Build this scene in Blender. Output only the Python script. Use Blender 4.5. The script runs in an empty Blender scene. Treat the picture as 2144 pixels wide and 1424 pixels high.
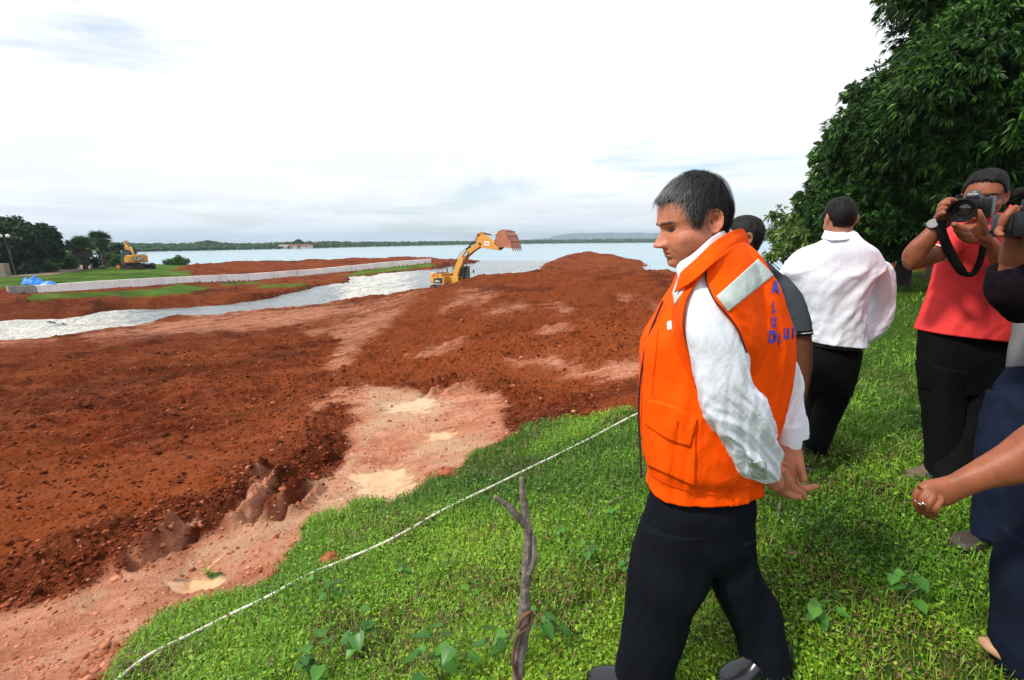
import bpy, bmesh, math, random
import numpy as np
from mathutils import Vector, Matrix
rng = np.random.default_rng(7)
random.seed(7)
S = bpy.context.scene
COL = S.collection
# ------------------------------------------------------------------ camera
CZ = 1.42                      # camera height over the grass the men stand on
PITCH = math.atan(207/1000.0); ROLL = math.radians(0.37); FPX = 1000.0
_f = np.array([0, math.cos(PITCH), -math.sin(PITCH)])
_u0 = np.array([0, math.sin(PITCH), math.cos(PITCH)]); _r0 = np.array([1., 0, 0])
_r = math.cos(ROLL)*_r0 - math.sin(ROLL)*_u0
_u = math.cos(ROLL)*_u0 + math.sin(ROLL)*_r0
cam_d = bpy.data.cameras.new('camera'); cam = bpy.data.objects.new('camera', cam_d); COL.objects.link(cam)
cam_d.sensor_width = 36; cam_d.lens = FPX/2144*36; cam_d.clip_start = 0.05; cam_d.clip_end = 30000
M = Matrix(((_r[0], _u[0], -_f[0], 0), (_r[1], _u[1], -_f[1], 0), (_r[2], _u[2], -_f[2], CZ), (0, 0, 0, 1)))
cam.matrix_world = M
S.camera = cam
# ------------------------------------------------------------------ light
SUN_EL = math.radians(47); SUN_AZ = math.radians(-118)     # azimuth measured clockwise from +Y
S.view_settings.view_transform = 'Standard'; S.view_settings.look = 'None'
S.view_settings.gamma = 1; S.view_settings.exposure = 0.22
W = bpy.data.worlds.new('World'); S.world = W; W.use_nodes = True
nt = W.node_tree; nt.nodes.clear()
def wn(t, **k):
    n = nt.nodes.new(t)
    for a, b in k.items(): setattr(n, a, b)
    return n
L = nt.links.new
wo = wn('ShaderNodeOutputWorld')
sky = wn('ShaderNodeTexSky', sky_type='NISHITA', sun_disc=False)
sky.sun_elevation = SUN_EL; sky.sun_rotation = SUN_AZ % (2*math.pi)
bg1 = wn('ShaderNodeBackground'); bg1.inputs[1].default_value = 0.15; L(sky.outputs[0], bg1.inputs[0])
tc = wn('ShaderNodeTexCoord'); sep = wn('ShaderNodeSeparateXYZ'); L(tc.outputs['Generated'], sep.inputs[0])
zz = wn('ShaderNodeMath', operation='MAXIMUM'); L(sep.outputs[2], zz.inputs[0]); zz.inputs[1].default_value = 0.0
za = wn('ShaderNodeMath', operation='ADD'); L(zz.outputs[0], za.inputs[0]); za.inputs[1].default_value = 0.11
dx = wn('ShaderNodeMath', operation='DIVIDE'); L(sep.outputs[0], dx.inputs[0]); L(za.outputs[0], dx.inputs[1])
dy = wn('ShaderNodeMath', operation='DIVIDE'); L(sep.outputs[1], dy.inputs[0]); L(za.outputs[0], dy.inputs[1])
cmb = wn('ShaderNodeCombineXYZ'); L(dx.outputs[0], cmb.inputs[0]); L(dy.outputs[0], cmb.inputs[1])
def wnoise(scale, det, rough, off, dist=0.0):
    mp = wn('ShaderNodeMapping'); mp.inputs['Location'].default_value = off; L(cmb.outputs[0], mp.inputs[0])
    n = wn('ShaderNodeTexNoise'); n.inputs['Scale'].default_value = scale; n.inputs['Detail'].default_value = det
    n.inputs['Roughness'].default_value = rough; n.inputs['Distortion'].default_value = dist; L(mp.outputs[0], n.inputs[0])
    return n
def wramp(src, pts):
    r = wn('ShaderNodeValToRGB'); L(src, r.inputs[0]); e = r.color_ramp.elements
    while len(e) < len(pts): e.new(0.5)
    for i, (p, c) in enumerate(pts):
        e[i].position = p; e[i].color = (*c, 1) if len(c) == 3 else c
    return r
n1 = wnoise(0.62, 9, 0.6, (3.1, 1.7, 0), 0.3)      # thick deck shading
n2 = wnoise(0.42, 10, 0.58, (8.3, 4.6, 2), 0.5)      # holes of blue
# cloud brightness grows with elevation (thin bright deck above, grey bases far away)
el = wn('ShaderNodeMapRange'); L(sep.outputs[2], el.inputs[0]); el.inputs[1].default_value = 0.0; el.inputs[2].default_value = 0.30
c_low = wramp(n1.outputs[0], [(0.30, (1.0, 1.0, 1.03)), (0.47, (0.90, 0.92, 0.96)), (0.60, (0.78, 0.80, 0.85)), (0.74, (0.93, 0.94, 0.97))])
c_hi = wramp(n1.outputs[0], [(0.35, (1.02, 1.03, 1.05)), (0.62, (1.0, 1.01, 1.03)), (0.75, (0.86, 0.88, 0.93))])
cm = wn('ShaderNodeMix', data_type='RGBA'); L(el.outputs[0], cm.inputs[0]); L(c_low.outputs[0], cm.inputs[6]); L(c_hi.outputs[0], cm.inputs[7])
bg2 = wn('ShaderNodeBackground'); L(cm.outputs[2], bg2.inputs[0]); bg2.inputs[1].default_value = 1.0
hole = wramp(n2.outputs[0], [(0.37, (0.15,)*3), (0.49, (1,)*3)])
ms = wn('ShaderNodeMixShader'); L(hole.outputs[0], ms.inputs[0]); L(bg1.outputs[0], ms.inputs[1]); L(bg2.outputs[0], ms.inputs[2])
L(ms.outputs[0], wo.inputs[0])
sd = bpy.data.lights.new('sun', 'SUN'); sd.energy = 3.5; sd.angle = math.radians(6); sd.color = (1, 0.95, 0.86)
sun = bpy.data.objects.new('sun', sd); COL.objects.link(sun)
_sv = Vector((math.sin(SUN_AZ)*math.cos(SUN_EL), math.cos(SUN_AZ)*math.cos(SUN_EL), math.sin(SUN_EL)))
sun.rotation_euler = _sv.to_track_quat('Z', 'Y').to_euler(); sun.location = (0, 0, 40)

# ------------------------------------------------------------------ geometry helpers
def ray(u, v):
    return _f + _r*((u-1072)/FPX) + _u*((712-v)/FPX)
def P(u, v, d):
    """point of the pixel's line of sight at forward distance d"""
    q = ray(u, v); q = q*(d/q[1]); return np.array([q[0], q[1], q[2]+CZ])
def G(u, v, z):
    """point of the pixel's line of sight at height z (relative to the camera)"""
    q = ray(u, v); q = q*(z/q[2]); return np.array([q[0], q[1], q[2]+CZ])
def Hd(u, D, z):
    """point in the pixel column's direction at forward distance D and height z rel. camera"""
    vh = 505-(u-1072)*math.tan(ROLL)
    q = ray(u, vh); q = q*(D/q[1]); return np.array([q[0], q[1], z+CZ])
def project(X):
    d = X-np.array([0, 0, CZ]); w = d@_f
    w = np.where(np.abs(w) < 1e-6, 1e-6, w)
    return 1072+FPX*(d@_r)/w, 712-FPX*(d@_u)/w, w
def hash2(i, j, s):
    i = i.astype(np.int64).astype(np.uint64); j = j.astype(np.int64).astype(np.uint64)
    h = (i*np.uint64(374761393)+j*np.uint64(668265263)+np.uint64(s*974711+12345)) & np.uint64(0xffffffff)
    h = ((h ^ (h >> np.uint64(13)))*np.uint64(1274126177)) & np.uint64(0xffffffff)
    h = ((h ^ (h >> np.uint64(16)))*np.uint64(2246822519)) & np.uint64(0xffffffff)
    h = h ^ (h >> np.uint64(15))
    return h.astype(np.float64)/4294967295.0
def vnoise(x, y, s=0):
    x = np.asarray(x, float); y = np.asarray(y, float)
    xi = np.floor(x); yi = np.floor(y); fx = x-xi; fy = y-yi
    fx = fx*fx*fx*(fx*(fx*6-15)+10); fy = fy*fy*fy*(fy*(fy*6-15)+10)
    a = hash2(xi, yi, s); b = hash2(xi+1, yi, s); c = hash2(xi, yi+1, s); d = hash2(xi+1, yi+1, s)
    return (a*(1-fx)+b*fx)*(1-fy)+(c*(1-fx)+d*fx)*fy
def fbm(x, y, o=4, s=0, g=0.5):
    t = 0; a = 1; n = 0
    ca, sa = math.cos(0.6), math.sin(0.6)
    for k in range(o):
        t = t+a*(vnoise(x, y, s+k*17)-0.5); n += a*0.5
        x, y = (x*ca-y*sa)*2.03+3.7, (x*sa+y*ca)*2.03-1.3; a *= g
    return t/n            # about -1..1
def ridged(x, y, o=3, s=0):
    t = 0; a = 1; n = 0
    for k in range(o):
        t = t+a*(1-np.abs(2*vnoise(x, y, s+k*31)-1)); n += a
        x, y = (x*0.8-y*0.6)*2.1+1.1, (x*0.6+y*0.8)*2.1+2.3; a *= 0.5
    return t/n            # 0..1
def sstep(a, b, x):
    t = np.clip((x-a)/(b-a), 0, 1); return t*t*(3-2*t)

def mesh_from(name, V, F, mat=None, parent=None, smooth=True, attrs=None, mats=None, midx=None):
    """V (n,3), F (m,k) array or list of arrays with the same k, or python lists"""
    me = bpy.data.meshes.new(name)
    V = np.asarray(V, dtype=np.float32)
    if isinstance(F, np.ndarray):
        m, k = F.shape
        me.vertices.add(len(V)); me.vertices.foreach_set('co', V.ravel())
        me.loops.add(m*k); me.loops.foreach_set('vertex_index', F.astype(np.int32).ravel())
        me.polygons.add(m); me.polygons.foreach_set('loop_start', (np.arange(m)*k).astype(np.int32))
        try: me.polygons.foreach_set('loop_total', np.full(m, k, np.int32))
        except Exception: pass
        me.update(calc_edges=True); me.validate()
    else:
        me.from_pydata([tuple(map(float, q)) for q in V], [], [tuple(int(i) for i in f) for f in F]); me.update()
    if smooth: me.polygons.foreach_set('use_smooth', np.ones(len(me.polygons), bool))
    if attrs:
        for an, (kind, arr) in attrs.items():
            at = me.attributes.new(an, kind, 'POINT')
            if kind == 'FLOAT': at.data.foreach_set('value', np.asarray(arr, np.float32).ravel())
            else: at.data.foreach_set('color', np.asarray(arr, np.float32).ravel())
    if mats:
        for q in mats: me.materials.append(q)
        if midx is not None: me.polygons.foreach_set('material_index', np.asarray(midx, np.int32))
    elif mat: me.materials.append(mat)
    o = bpy.data.objects.new(name, me); COL.objects.link(o)
    if parent: o.parent = parent; o.matrix_parent_inverse = parent.matrix_world.inverted() if parent.matrix_world != Matrix() else Matrix()
    return o
def tag(o, label=None, cat=None, group=None, kind=None):
    if label: o['label'] = label
    if cat: o['category'] = cat
    if group: o['group'] = group
    if kind: o['kind'] = kind
    return o
def empty(name, loc, label, cat, group=None, rz=0.0):
    o = bpy.data.objects.new(name, None); COL.objects.link(o)
    o.empty_display_size = 0.1
    o.location = tuple(float(q) for q in loc); o.rotation_euler = (0, 0, rz)
    bpy.context.view_layer.update()
    return tag(o, label, cat, group)
def copy_tree(o, parent=None):
    c = o.copy(); COL.objects.link(c)
    if parent: c.parent = parent
    for ch in [q for q in bpy.data.objects if q.parent == o]: copy_tree(ch, c)
    return c
class MB:
    """collects pieces into one mesh"""
    def __init__(s): s.V = []; s.F = []; s.n = 0
    def add(s, V, F):
        V = np.asarray(V, float); s.V.append(V)
        for f in F: s.F.append([int(i)+s.n for i in f])
        s.n += len(V); return s
    def xf(s, M, V):
        return (np.asarray(V)@np.array(M.to_3x3()).T)+np.array(M.translation)
    def box(s, c, size, M=None, bev=0.0, taper=None):
        bm = bmesh.new(); bmesh.ops.create_cube(bm, size=1)
        for q in bm.verts:
            t = 1.0
            if taper and q.co.z > 0: q.co.x *= taper[0]; q.co.y *= taper[1]
            q.co = Vector((q.co.x*size[0], q.co.y*size[1], q.co.z*size[2]))
        if bev > 0: bmesh.ops.bevel(bm, geom=bm.edges[:], offset=bev, segments=2, affect='EDGES', profile=0.6)
        return s._bm(bm, c, M)
    def _bm(s, bm, c=(0, 0, 0), M=None):
        bm.verts.index_update()
        V = np.array([q.co[:] for q in bm.verts]).reshape(-1, 3)+np.array(c, float)
        F = [[q.index for q in f.verts] for f in bm.faces]; bm.free()
        if M is not None: V = s.xf(M, V)
        return s.add(V, F)
    def prism(s, pts, y0, y1, M=None, bev=0.0):
        """outline pts (x,z) extruded from y0 to y1"""
        bm = bmesh.new()
        a = [bm.verts.new((p[0], y0, p[1])) for p in pts]
        f = bm.faces.new(a); r = bmesh.ops.extrude_face_region(bm, geom=[f])
        for q in r['geom']:
            if isinstance(q, bmesh.types.BMVert): q.co.y = y1
        bmesh.ops.recalc_face_normals(bm, faces=bm.faces[:])
        if bev > 0: bmesh.ops.bevel(bm, geom=bm.edges[:], offset=bev, segments=2, affect='EDGES')
        return s._bm(bm, (0, 0, 0), M)
    def cyl(s, a, b, r, r2=None, n=14, M=None):
        a = np.array(a, float); b = np.array(b, float); r2 = r if r2 is None else r2
        t = (b-a)/np.linalg.norm(b-a); h = np.array([0, 0, 1.]) if abs(t[2]) < .9 else np.array([1., 0, 0])
        x = np.cross(t, h); x /= np.linalg.norm(x); y = np.cross(t, x)
        an = np.arange(n)/n*2*math.pi
        ring = np.cos(an)[:, None]*x+np.sin(an)[:, None]*y
        V = np.vstack([a+ring*r, b+ring*r2])
        F = [[i, (i+1) % n, n+(i+1) % n, n+i] for i in range(n)]+[list(range(n))[::-1], list(range(n, 2*n))]
        if M is not None: V = s.xf(M, V)
        return s.add(V, F)
    def build(s, name, mat, parent=None, smooth=False, **k):
        o = mesh_from(name, np.vstack(s.V), s.F, mat, parent, smooth, **k)
        if smooth == 'auto' or smooth:
            try: o.data.set_sharp_from_angle(angle=math.radians(35))
            except Exception: pass
        return o
# ------------------------------------------------------------------ material helpers
def newmat(name):
    m = bpy.data.materials.new(name); m.use_nodes = True
    t = m.node_tree; b = t.nodes['Principled BSDF']; return m, t, b
def nd(t, ty, ins=None, **k):
    n = t.nodes.new(ty)
    for a, b in k.items(): setattr(n, a, b)
    if ins:
        for a, b in ins.items():
            if isinstance(b, bpy.types.NodeSocket): t.links.new(b, n.inputs[a])
            else: n.inputs[a].default_value = b
    return n
def ramp(t, src, pts, interp='LINEAR'):
    r = t.nodes.new('ShaderNodeValToRGB'); t.links.new(src, r.inputs[0]); e = r.color_ramp.elements; r.color_ramp.interpolation = interp
    while len(e) < len(pts): e.new(0.5)
    for i, (p, c) in enumerate(pts):
        e[i].position = p; e[i].color = (*c, 1) if len(c) == 3 else c
    return r
def mixc(t, fac, a, b, blend='MIX'):
    n = t.nodes.new('ShaderNodeMix'); n.data_type = 'RGBA'; n.blend_type = blend
    for i, q in ((0, fac), (6, a), (7, b)):
        if isinstance(q, bpy.types.NodeSocket): t.links.new(q, n.inputs[i])
        elif isinstance(q, (int, float)): n.inputs[i].default_value = q
        else: n.inputs[i].default_value = (*q, 1)
    return n.outputs[2]
def pos(t, scale=(1, 1, 1), rot=(0, 0, 0), space='pos'):
    if space == 'pos': s = nd(t, 'ShaderNodeNewGeometry').outputs['Position']
    else: s = nd(t, 'ShaderNodeTexCoord').outputs['Object']
    return nd(t, 'ShaderNodeMapping', {0: s, 'Scale': scale, 'Rotation': rot}).outputs[0]
def noise(t, vec, scale, det=4, rough=0.55, dist=0.0):
    return nd(t, 'ShaderNodeTexNoise', {'Vector': vec, 'Scale': scale, 'Detail': det, 'Roughness': rough, 'Distortion': dist}).outputs[0]
def math_(t, op, a, b=0.0, clamp=False):
    n = t.nodes.new('ShaderNodeMath'); n.operation = op; n.use_clamp = clamp
    for i, q in ((0, a), (1, b)):
        if isinstance(q, bpy.types.NodeSocket): t.links.new(q, n.inputs[i])
        else: n.inputs[i].default_value = q
    return n.outputs[0]
def bump(t, b, h, strength, dist, prev=None):
    n = nd(t, 'ShaderNodeBump', {'Height': h, 'Strength': strength, 'Distance': dist})
    if prev is not None: t.links.new(prev, n.inputs['Normal'])
    t.links.new(n.outputs[0], b.inputs['Normal']); return n.outputs[0]
def simple(name, col, rough=0.6, var=0.12, vscale=8.0, metal=0.0, bstr=0.0, bscale=60, bdist=0.01, spec=0.5, space='obj'):
    m, t, b = newmat(name); v = pos(t, space=space)
    n = noise(t, v, vscale, 5)
    lo = tuple(c*(1-var) for c in col); hi = tuple(min(1, c*(1+var)) for c in col)
    r = ramp(t, n, [(0.3, lo), (0.7, hi)]); t.links.new(r.outputs[0], b.inputs['Base Color'])
    b.inputs['Roughness'].default_value = rough; b.inputs['Metallic'].default_value = metal
    b.inputs['Specular IOR Level'].default_value = spec
    if bstr > 0: bump(t, b, noise(t, v, bscale, 4), bstr, bdist)
    return m
# ================================================================== TERRAIN
# control points: (u, v, z) z relative to camera; or ('w', u, D, z)
CP = [
 # grass shelf where the men stand
 (1250,1410,-1.54),(1450,1440,-1.54),(1620,1420,-1.53),(1900,1400,-1.47),(2144,1350,-1.42),(1000,1424,-1.46),(1700,1150,-1.41),(2050,1150,-1.40),
 (1690,985,-1.42),(1980,1010,-1.40),(2100,880,-1.38),(1800,800,-1.42),(1885,600,-1.5),(2100,640,-1.4),(1950,580,-1.5),(1800,640,-1.55),(1700,700,-1.6),
 (1640,640,-2.0),(1640,800,-1.5),(1500,900,-1.55),(1350,1100,-1.52),(1200,1250,-1.52),(1000,1250,-1.66),(800,1380,-1.68),(1100,1150,-1.7),
 # rope line
 (270,1410,-1.98),(640,1222,-1.95),(880,1105,-1.93),(1100,1000,-1.92),(1340,868,-1.88),(1400,840,-1.85),
 # lower grass edge
 (200,1400,-2.18),(420,1290,-2.2),(620,1190,-2.2),(680,1090,-2.3),(900,1010,-2.28),(960,990,-2.2),(1080,890,-2.4),(1340,850,-2.05),
 # light mud flat
 (0,1400,-2.5),(0,1320,-2.62),(200,1270,-2.6),(420,1170,-2.62),(400,1220,-2.6),(650,1060,-2.7),(820,1010,-2.68),(760,930,-2.8),(900,900,-2.75),(1000,880,-2.65),
 (850,860,-2.95),(1000,820,-2.9),(1150,800,-2.85),(1250,780,-2.7),(1330,740,-2.75),(1200,720,-3.0),(740,830,-3.0),
 # brown field
 (0,1240,-2.55),(150,1180,-2.5),(330,1120,-2.5),(560,1050,-2.6),(650,930,-2.72),(700,880,-2.8),(620,860,-2.95),(300,1000,-2.85),(0,1050,-3.0),
 (500,900,-3.05),(200,880,-3.4),(0,850,-3.8),(400,800,-3.7),(600,760,-3.8),(0,760,-4.5),(200,730,-4.7),(450,705,-4.7),(650,700,-4.5),(750,730,-3.9),(800,760,-3.5),
 # red mound rising to the crest before the excavator
 (900,760,-3.2),(1000,700,-3.3),(1150,670,-3.2),(1300,650,-3.1),(900,690,-3.6),(800,680,-4.1),(900,640,-3.9),(1000,620,-3.6),(1100,600,-3.3),(1200,590,-3.15),(1300,585,-3.0),(1400,590,-2.9),
 (890,606,-4.3),(940,592,-3.85),(1000,578,-3.6),(1070,574,-3.45),(1150,568,-3.2),(1250,568,-3.1),(1330,566,-3.0),(1400,568,-2.8),(1500,600,-2.5),(1560,640,-2.1),
 ('w',930,54,-5.6),('w',1000,60,-5.8),('w',1080,64,-5.9),('w',1150,67,-4.5),('w',1250,70,-5.3),('w',1350,68,-5.3),('w',1450,60,-5.3),('w',1550,55,-5.4),('w',1650,50,-5.4),
 # right shore with the shrubs
 ('w',1620,20,-2.2),('w',1700,24,-2.2),('w',1800,35,-1.9),('w',2000,40,-1.8),('w',2144,30,-1.5),('w',1640,33,-4.2),('w',1700,45,-4.9),('w',1800,60,-5.2),('w',1950,80,-5.2),('w',2144,90,-5.0),('w',1560,30,-4.2),
 ('w',1480,36,-3.8),('w',2100,60,-2.5),
 # lower light strip along the stream (near bank)
 (0,716,-5.35),(130,708,-5.35),(300,678,-5.35),(420,664,-5.2),(520,655,-5.2),(640,640,-5.1),(700,634,-5.1),(780,622,-5.0),(860,610,-4.7),(230,690,-5.2),(600,670,-4.8),(400,690,-4.95),(760,650,-4.6),(150,725,-5.0),
 # far bank foot and top
 (0,678,-5.6),(150,668,-5.5),(300,648,-5.45),(450,638,-5.3),(600,624,-5.2),(700,602,-5.1),(800,588,-5.0),(880,572,-4.95),
 (0,640,-4.5),(80,628,-4.25),(200,624,-4.2),(300,620,-4.25),(380,614,-4.3),(480,608,-4.4),(560,604,-4.55),(650,594,-4.55),(750,577,-4.5),(840,566,-4.5),(900,560,-4.6),
 (0,660,-5.0),(200,650,-5.0),(400,632,-4.95),
 # behind wall (level with its top)
 ('w',120,60,-3.4),('w',285,62,-3.4),('w',180,76,-3.6),('w',0,64,-3.5),('w',0,90,-3.6),('w',200,95,-3.6),('w',350,85,-4.0),
 ('w',-300,60,-3.4),('w',-600,60,-3.4),('w',-300,100,-3.4),
 ('w',430,66,-3.5),('w',480,74,-3.0),('w',560,78,-2.9),('w',660,88,-3.0),('w',750,98,-3.1),('w',830,106,-3.3),('w',890,110,-3.5),('w',930,108,-3.9),
 ('w',400,125,-5.3),('w',300,130,-5.4),('w',500,118,-5.4),('w',600,118,-5.6),('w',750,125,-5.6),('w',900,135,-5.6),('w',960,125,-5.0),('w',1010,122,-4.9),('w',1040,125,-5.1),
 ('w',200,140,-4.6),('w',0,150,-4.5),('w',-300,160,-4.5),('w',250,180,-6.5),
 # low spit of spoil beyond the mound
 (1020,575,-4.7),(1060,565,-4.6),(1105,560,-4.1),(1150,549,-3.7),(1180,539,-3.2),(1230,532,-2.9),(1290,539,-3.7),(1335,546,-4.7),(1240,548,-4.1),(1160,558,-4.4),(1200,543,-3.6),('w',1230,100,-2.55),('w',1230,107,-2.5),('w',1185,100,-3.05),('w',1290,100,-3.3),('w',1210,104,-2.7),('w',1150,96,-3.7),('w',1270,103,-2.9),('w',1250,150,-6.2),('w',1120,140,-6.4),('w',1340,140,-6.3),('w',1400,105,-6.4),('w',1500,100,-6.5),
 # out of frame
 ('w',-300,30,-5.9),('w',-700,20,-5.5),('w',-300,12,-3.6),('w',-300,6,-2.9),('w',-600,4,-2.6),
 # lake bed
 ('w',300,260,-9),('w',700,260,-9),('w',1100,260,-9),('w',1500,260,-9),('w',1900,260,-9),('w',1072,800,-9),('w',300,800,-9),('w',2000,800,-9),
]
WALL = [(14, 599, 617, 38.5), (75, 598, 615, 40.), (212, 588, 605, 46), (409, 578, 592, 57), (520, 573.5, 588, 63.5), (660, 563.5, 575, 75), (820, 548, 559.5, 93), (903, 542, 551, 101)]
for k_ in range(len(WALL)-1):
    for f_ in (0, .5):
        w_ = np.array(WALL[k_])*(1-f_)+np.array(WALL[k_+1])*f_; D_ = w_[3]
        zb_ = P(w_[0], w_[2], D_)[2]-CZ; zt_ = P(w_[0], w_[1], D_)[2]-CZ
        CP += [('w', w_[0], D_-.6, zb_), ('w', w_[0], D_-2.2, zb_-.10), ('w', w_[0], D_+.9, zt_-.12), ('w', w_[0], D_+3.5, zt_-.05)]
_cpw = []
for c in CP:
    q = Hd(c[1], c[2], c[3]) if c[0] == 'w' else G(c[0], c[1], c[2])
    _cpw.append((math.atan2(q[0], q[1]), math.log(math.hypot(q[0], q[1])), q[2]))
# a few behind the camera
for a_, r_, z_ in ((150, 3, 0.05), (180, 3, 0.05), (-150, 3, -0.1), (-110, 3, -0.6), (110, 4, 0.05), (90, 8, 0.05), (180, 20, 0), (-150, 20, -0.5), (-100, 15, -2.5), (120, 25, 0), (90, 60, -2),
                 (180, 200, 0), (120, 200, 0), (-120, 200, -1), (0, 0.3, 0.01), (90, 0.4, 0.01), (-90, 0.4, -0.01), (180, 0.4, 0), (-60, 0.9, -0.1), (-90, 1.5, -0.25)):
    _cpw.append((math.radians(a_), math.log(r_), z_))
_cpw = np.array(_cpw)
def _feat(az, lr): return np.stack([np.cos(az)*2.6*1.0, np.sin(az)*2.6, lr*0.9], -1)
_X = _feat(_cpw[:, 0], _cpw[:, 1])
_D = np.linalg.norm(_X[:, None]-_X[None], axis=-1)
_K = np.zeros((len(_X)+1,)*2); _K[:-1, :-1] = _D-np.eye(len(_X))*0.004; _K[-1, :-1] = 1; _K[:-1, -1] = 1
_w = np.linalg.solve(_K, np.append(_cpw[:, 2], 0))
def rbf(az, lr):
    out = np.empty(az.size); X = _feat(az.ravel(), lr.ravel())
    for i in range(0, len(X), 40000):
        d = np.sqrt(((X[i:i+40000, None]-_X[None])**2).sum(-1)); out[i:i+40000] = d@_w[:-1]+_w[-1]
    return out.reshape(az.shape)
# coarse table then bilinear
_TA = np.linspace(-math.pi, math.pi, 1081); _TR = np.linspace(math.log(0.2), math.log(900), 420)
_ga, _gr = np.meshgrid(_TA, _TR, indexing='ij')
_TZ = rbf(_ga, _gr)
def base_h(x, y):
    az = np.arctan2(x, y); lr = np.log(np.maximum(np.hypot(x, y), 0.21)); lr = np.minimum(lr, _TR[-1]-1e-6)
    fa = (az+math.pi)/(2*math.pi)*1080; fr = (lr-_TR[0])/(_TR[-1]-_TR[0])*419
    ia = np.clip(fa.astype(int), 0, 1079); ir = np.clip(fr.astype(int), 0, 418); fa = fa-ia; fr = fr-ir
    return (_TZ[ia, ir]*(1-fa)+_TZ[ia+1, ir]*fa)*(1-fr)+(_TZ[ia, ir+1]*(1-fa)+_TZ[ia+1, ir+1]*fa)*fr
ST = [(-700,770,-5.62,9.5),(-150,714,-5.60,7.2),(0,696,-5.58,4.6),(150,687,-5.55,4.0),(300,662,-5.48,3.8),(450,650,-5.42,3.4),(600,634,-5.33,4.2),(700,616,-5.22,6.0),(780,603,-5.12,8.0),(850,592,-5.05,9.0),(900,580,-4.985,11.0),('w',985,80,-4.985,11.0),('w',1045,100,-4.985,10),('w',1090,125,-4.985,10)]
def catmull(Pts, n):
    Pts = np.asarray(Pts, float); m = len(Pts); out = []
    ext = np.vstack([2*Pts[0]-Pts[1], Pts, 2*Pts[-1]-Pts[-2]])
    ts = np.linspace(0, m-1, n)
    k = np.minimum(ts.astype(int), m-2); f = (ts-k)[:, None]
    p0, p1, p2, p3 = ext[k], ext[k+1], ext[k+2], ext[k+3]
    return .5*((2*p1)+(-p0+p2)*f+(2*p0-5*p1+4*p2-p3)*f**2+(-p0+3*p1-3*p2+p3)*f**3)
sc = []
for s_ in ST:
    q = Hd(s_[1], s_[2], s_[3]) if s_[0] == 'w' else G(s_[0], s_[1], s_[2]); sc.append([q[0], q[1], q[2], s_[-1]])
sc = catmull(sc, 900)

tgc = np.gradient(sc[:, :2], axis=0)
def carve(x, y, h):
    k = np.where((y > 12) & (y < 130) & (x > -90) & (x < 30))[0]
    if not len(k): return h
    C = sc[::6]; xx = x[k]; yy = y[k]; best = np.full(xx.shape, 1e9); bi = np.zeros(xx.shape, int)
    for i in range(len(C)):
        d = np.hypot(xx-C[i, 0], yy-C[i, 1]); mk = d < best; best[mk] = d[mk]; bi[mk] = i
    T = tgc[::6][bi]; T = T/np.linalg.norm(T, axis=1)[:, None]; dx_ = xx-C[bi, 0]; dy_ = yy-C[bi, 1]
    al = dx_*T[:, 0]+dy_*T[:, 1]; pe = -dx_*T[:, 1]+dy_*T[:, 0]
    d = np.abs(pe)*np.ones_like(al); ok = best < C[bi, 3]*2.5+2
    w = C[bi, 3]*(0.92+.18*fbm(xx*.25, yy*.25, 3, 71)); zs = C[bi, 2]
    far = pe > 0
    bed = np.where(d < w, zs-.15-.7*(1-(d/w)**2), zs-.15+(d-w)*np.where(far, 1.6, .45))
    h = h.copy(); h[k] = np.where(ok, np.minimum(h[k], bed), h[k]); return h
_WL = np.array([[P(w_[0], w_[1], w_[3])[0], P(w_[0], w_[1], w_[3])[1], P(w_[0], w_[1], w_[3])[2], P(w_[0], w_[2], w_[3])[2]] for w_ in WALL])
def wall_carve(x, y, h):
    k = np.where((y > 30) & (y < 112) & (x > -60) & (x < 0))[0]
    if not len(k): return h
    xx, yy = x[k], y[k]; best = np.full(xx.shape, 1e9); sd_ = np.zeros(xx.shape); zt = sd_.copy(); zb = sd_.copy()
    for i in range(len(_WL)-1):
        a, b = _WL[i], _WL[i+1]; ex, ey = b[:2]-a[:2]; L_ = math.hypot(ex, ey); tt = ((xx-a[0])*ex+(yy-a[1])*ey)/L_**2; t = np.clip(tt, 0, 1)
        d = np.hypot(xx-a[0]-t*ex, yy-a[1]-t*ey); s_ = (-(xx-a[0])*ey+(yy-a[1])*ex)/L_; mk = (d < best) & (tt > -.02) & (tt < 1.02)
        best = np.where(mk, d, best); sd_ = np.where(mk, s_, sd_); zt = np.where(mk, a[2]*(1-t)+b[2]*t, zt); zb = np.where(mk, a[3]*(1-t)+b[3]*t, zb)
    ok = best < 7; f = np.where(sd_ < .15, zb+.02+np.maximum(-sd_-1.2, 0)*.22, np.minimum(zt-.06+np.maximum(sd_-.6, 0)*.12, 1e9))
    n_ = .10*fbm(xx*.5, yy*.5, 3, 81)+.35*np.maximum(fbm(xx*.09+3, yy*.09, 2, 82)-.25, 0)*(xx > -40); f = f+np.where(sd_ < 0, n_, 0)
    hk = np.where(sd_ < .15, np.minimum(h[k], f), np.maximum(np.minimum(h[k], f), np.where(sd_ < 2.2, zt-.35, -99))); h = h.copy(); h[k] = np.where(ok, hk, h[k]); return h
def in_poly(u, v, poly):
    r = np.zeros(u.shape, bool); n = len(poly)
    for i in range(n):
        x1, y1 = poly[i]; x2, y2 = poly[(i+1) % n]
        if y1 == y2: continue
        c = ((v > y1) != (v > y2)) & (u < (x2-x1)*(v-y1)/(y2-y1)+x1); r ^= c
    return r
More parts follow.
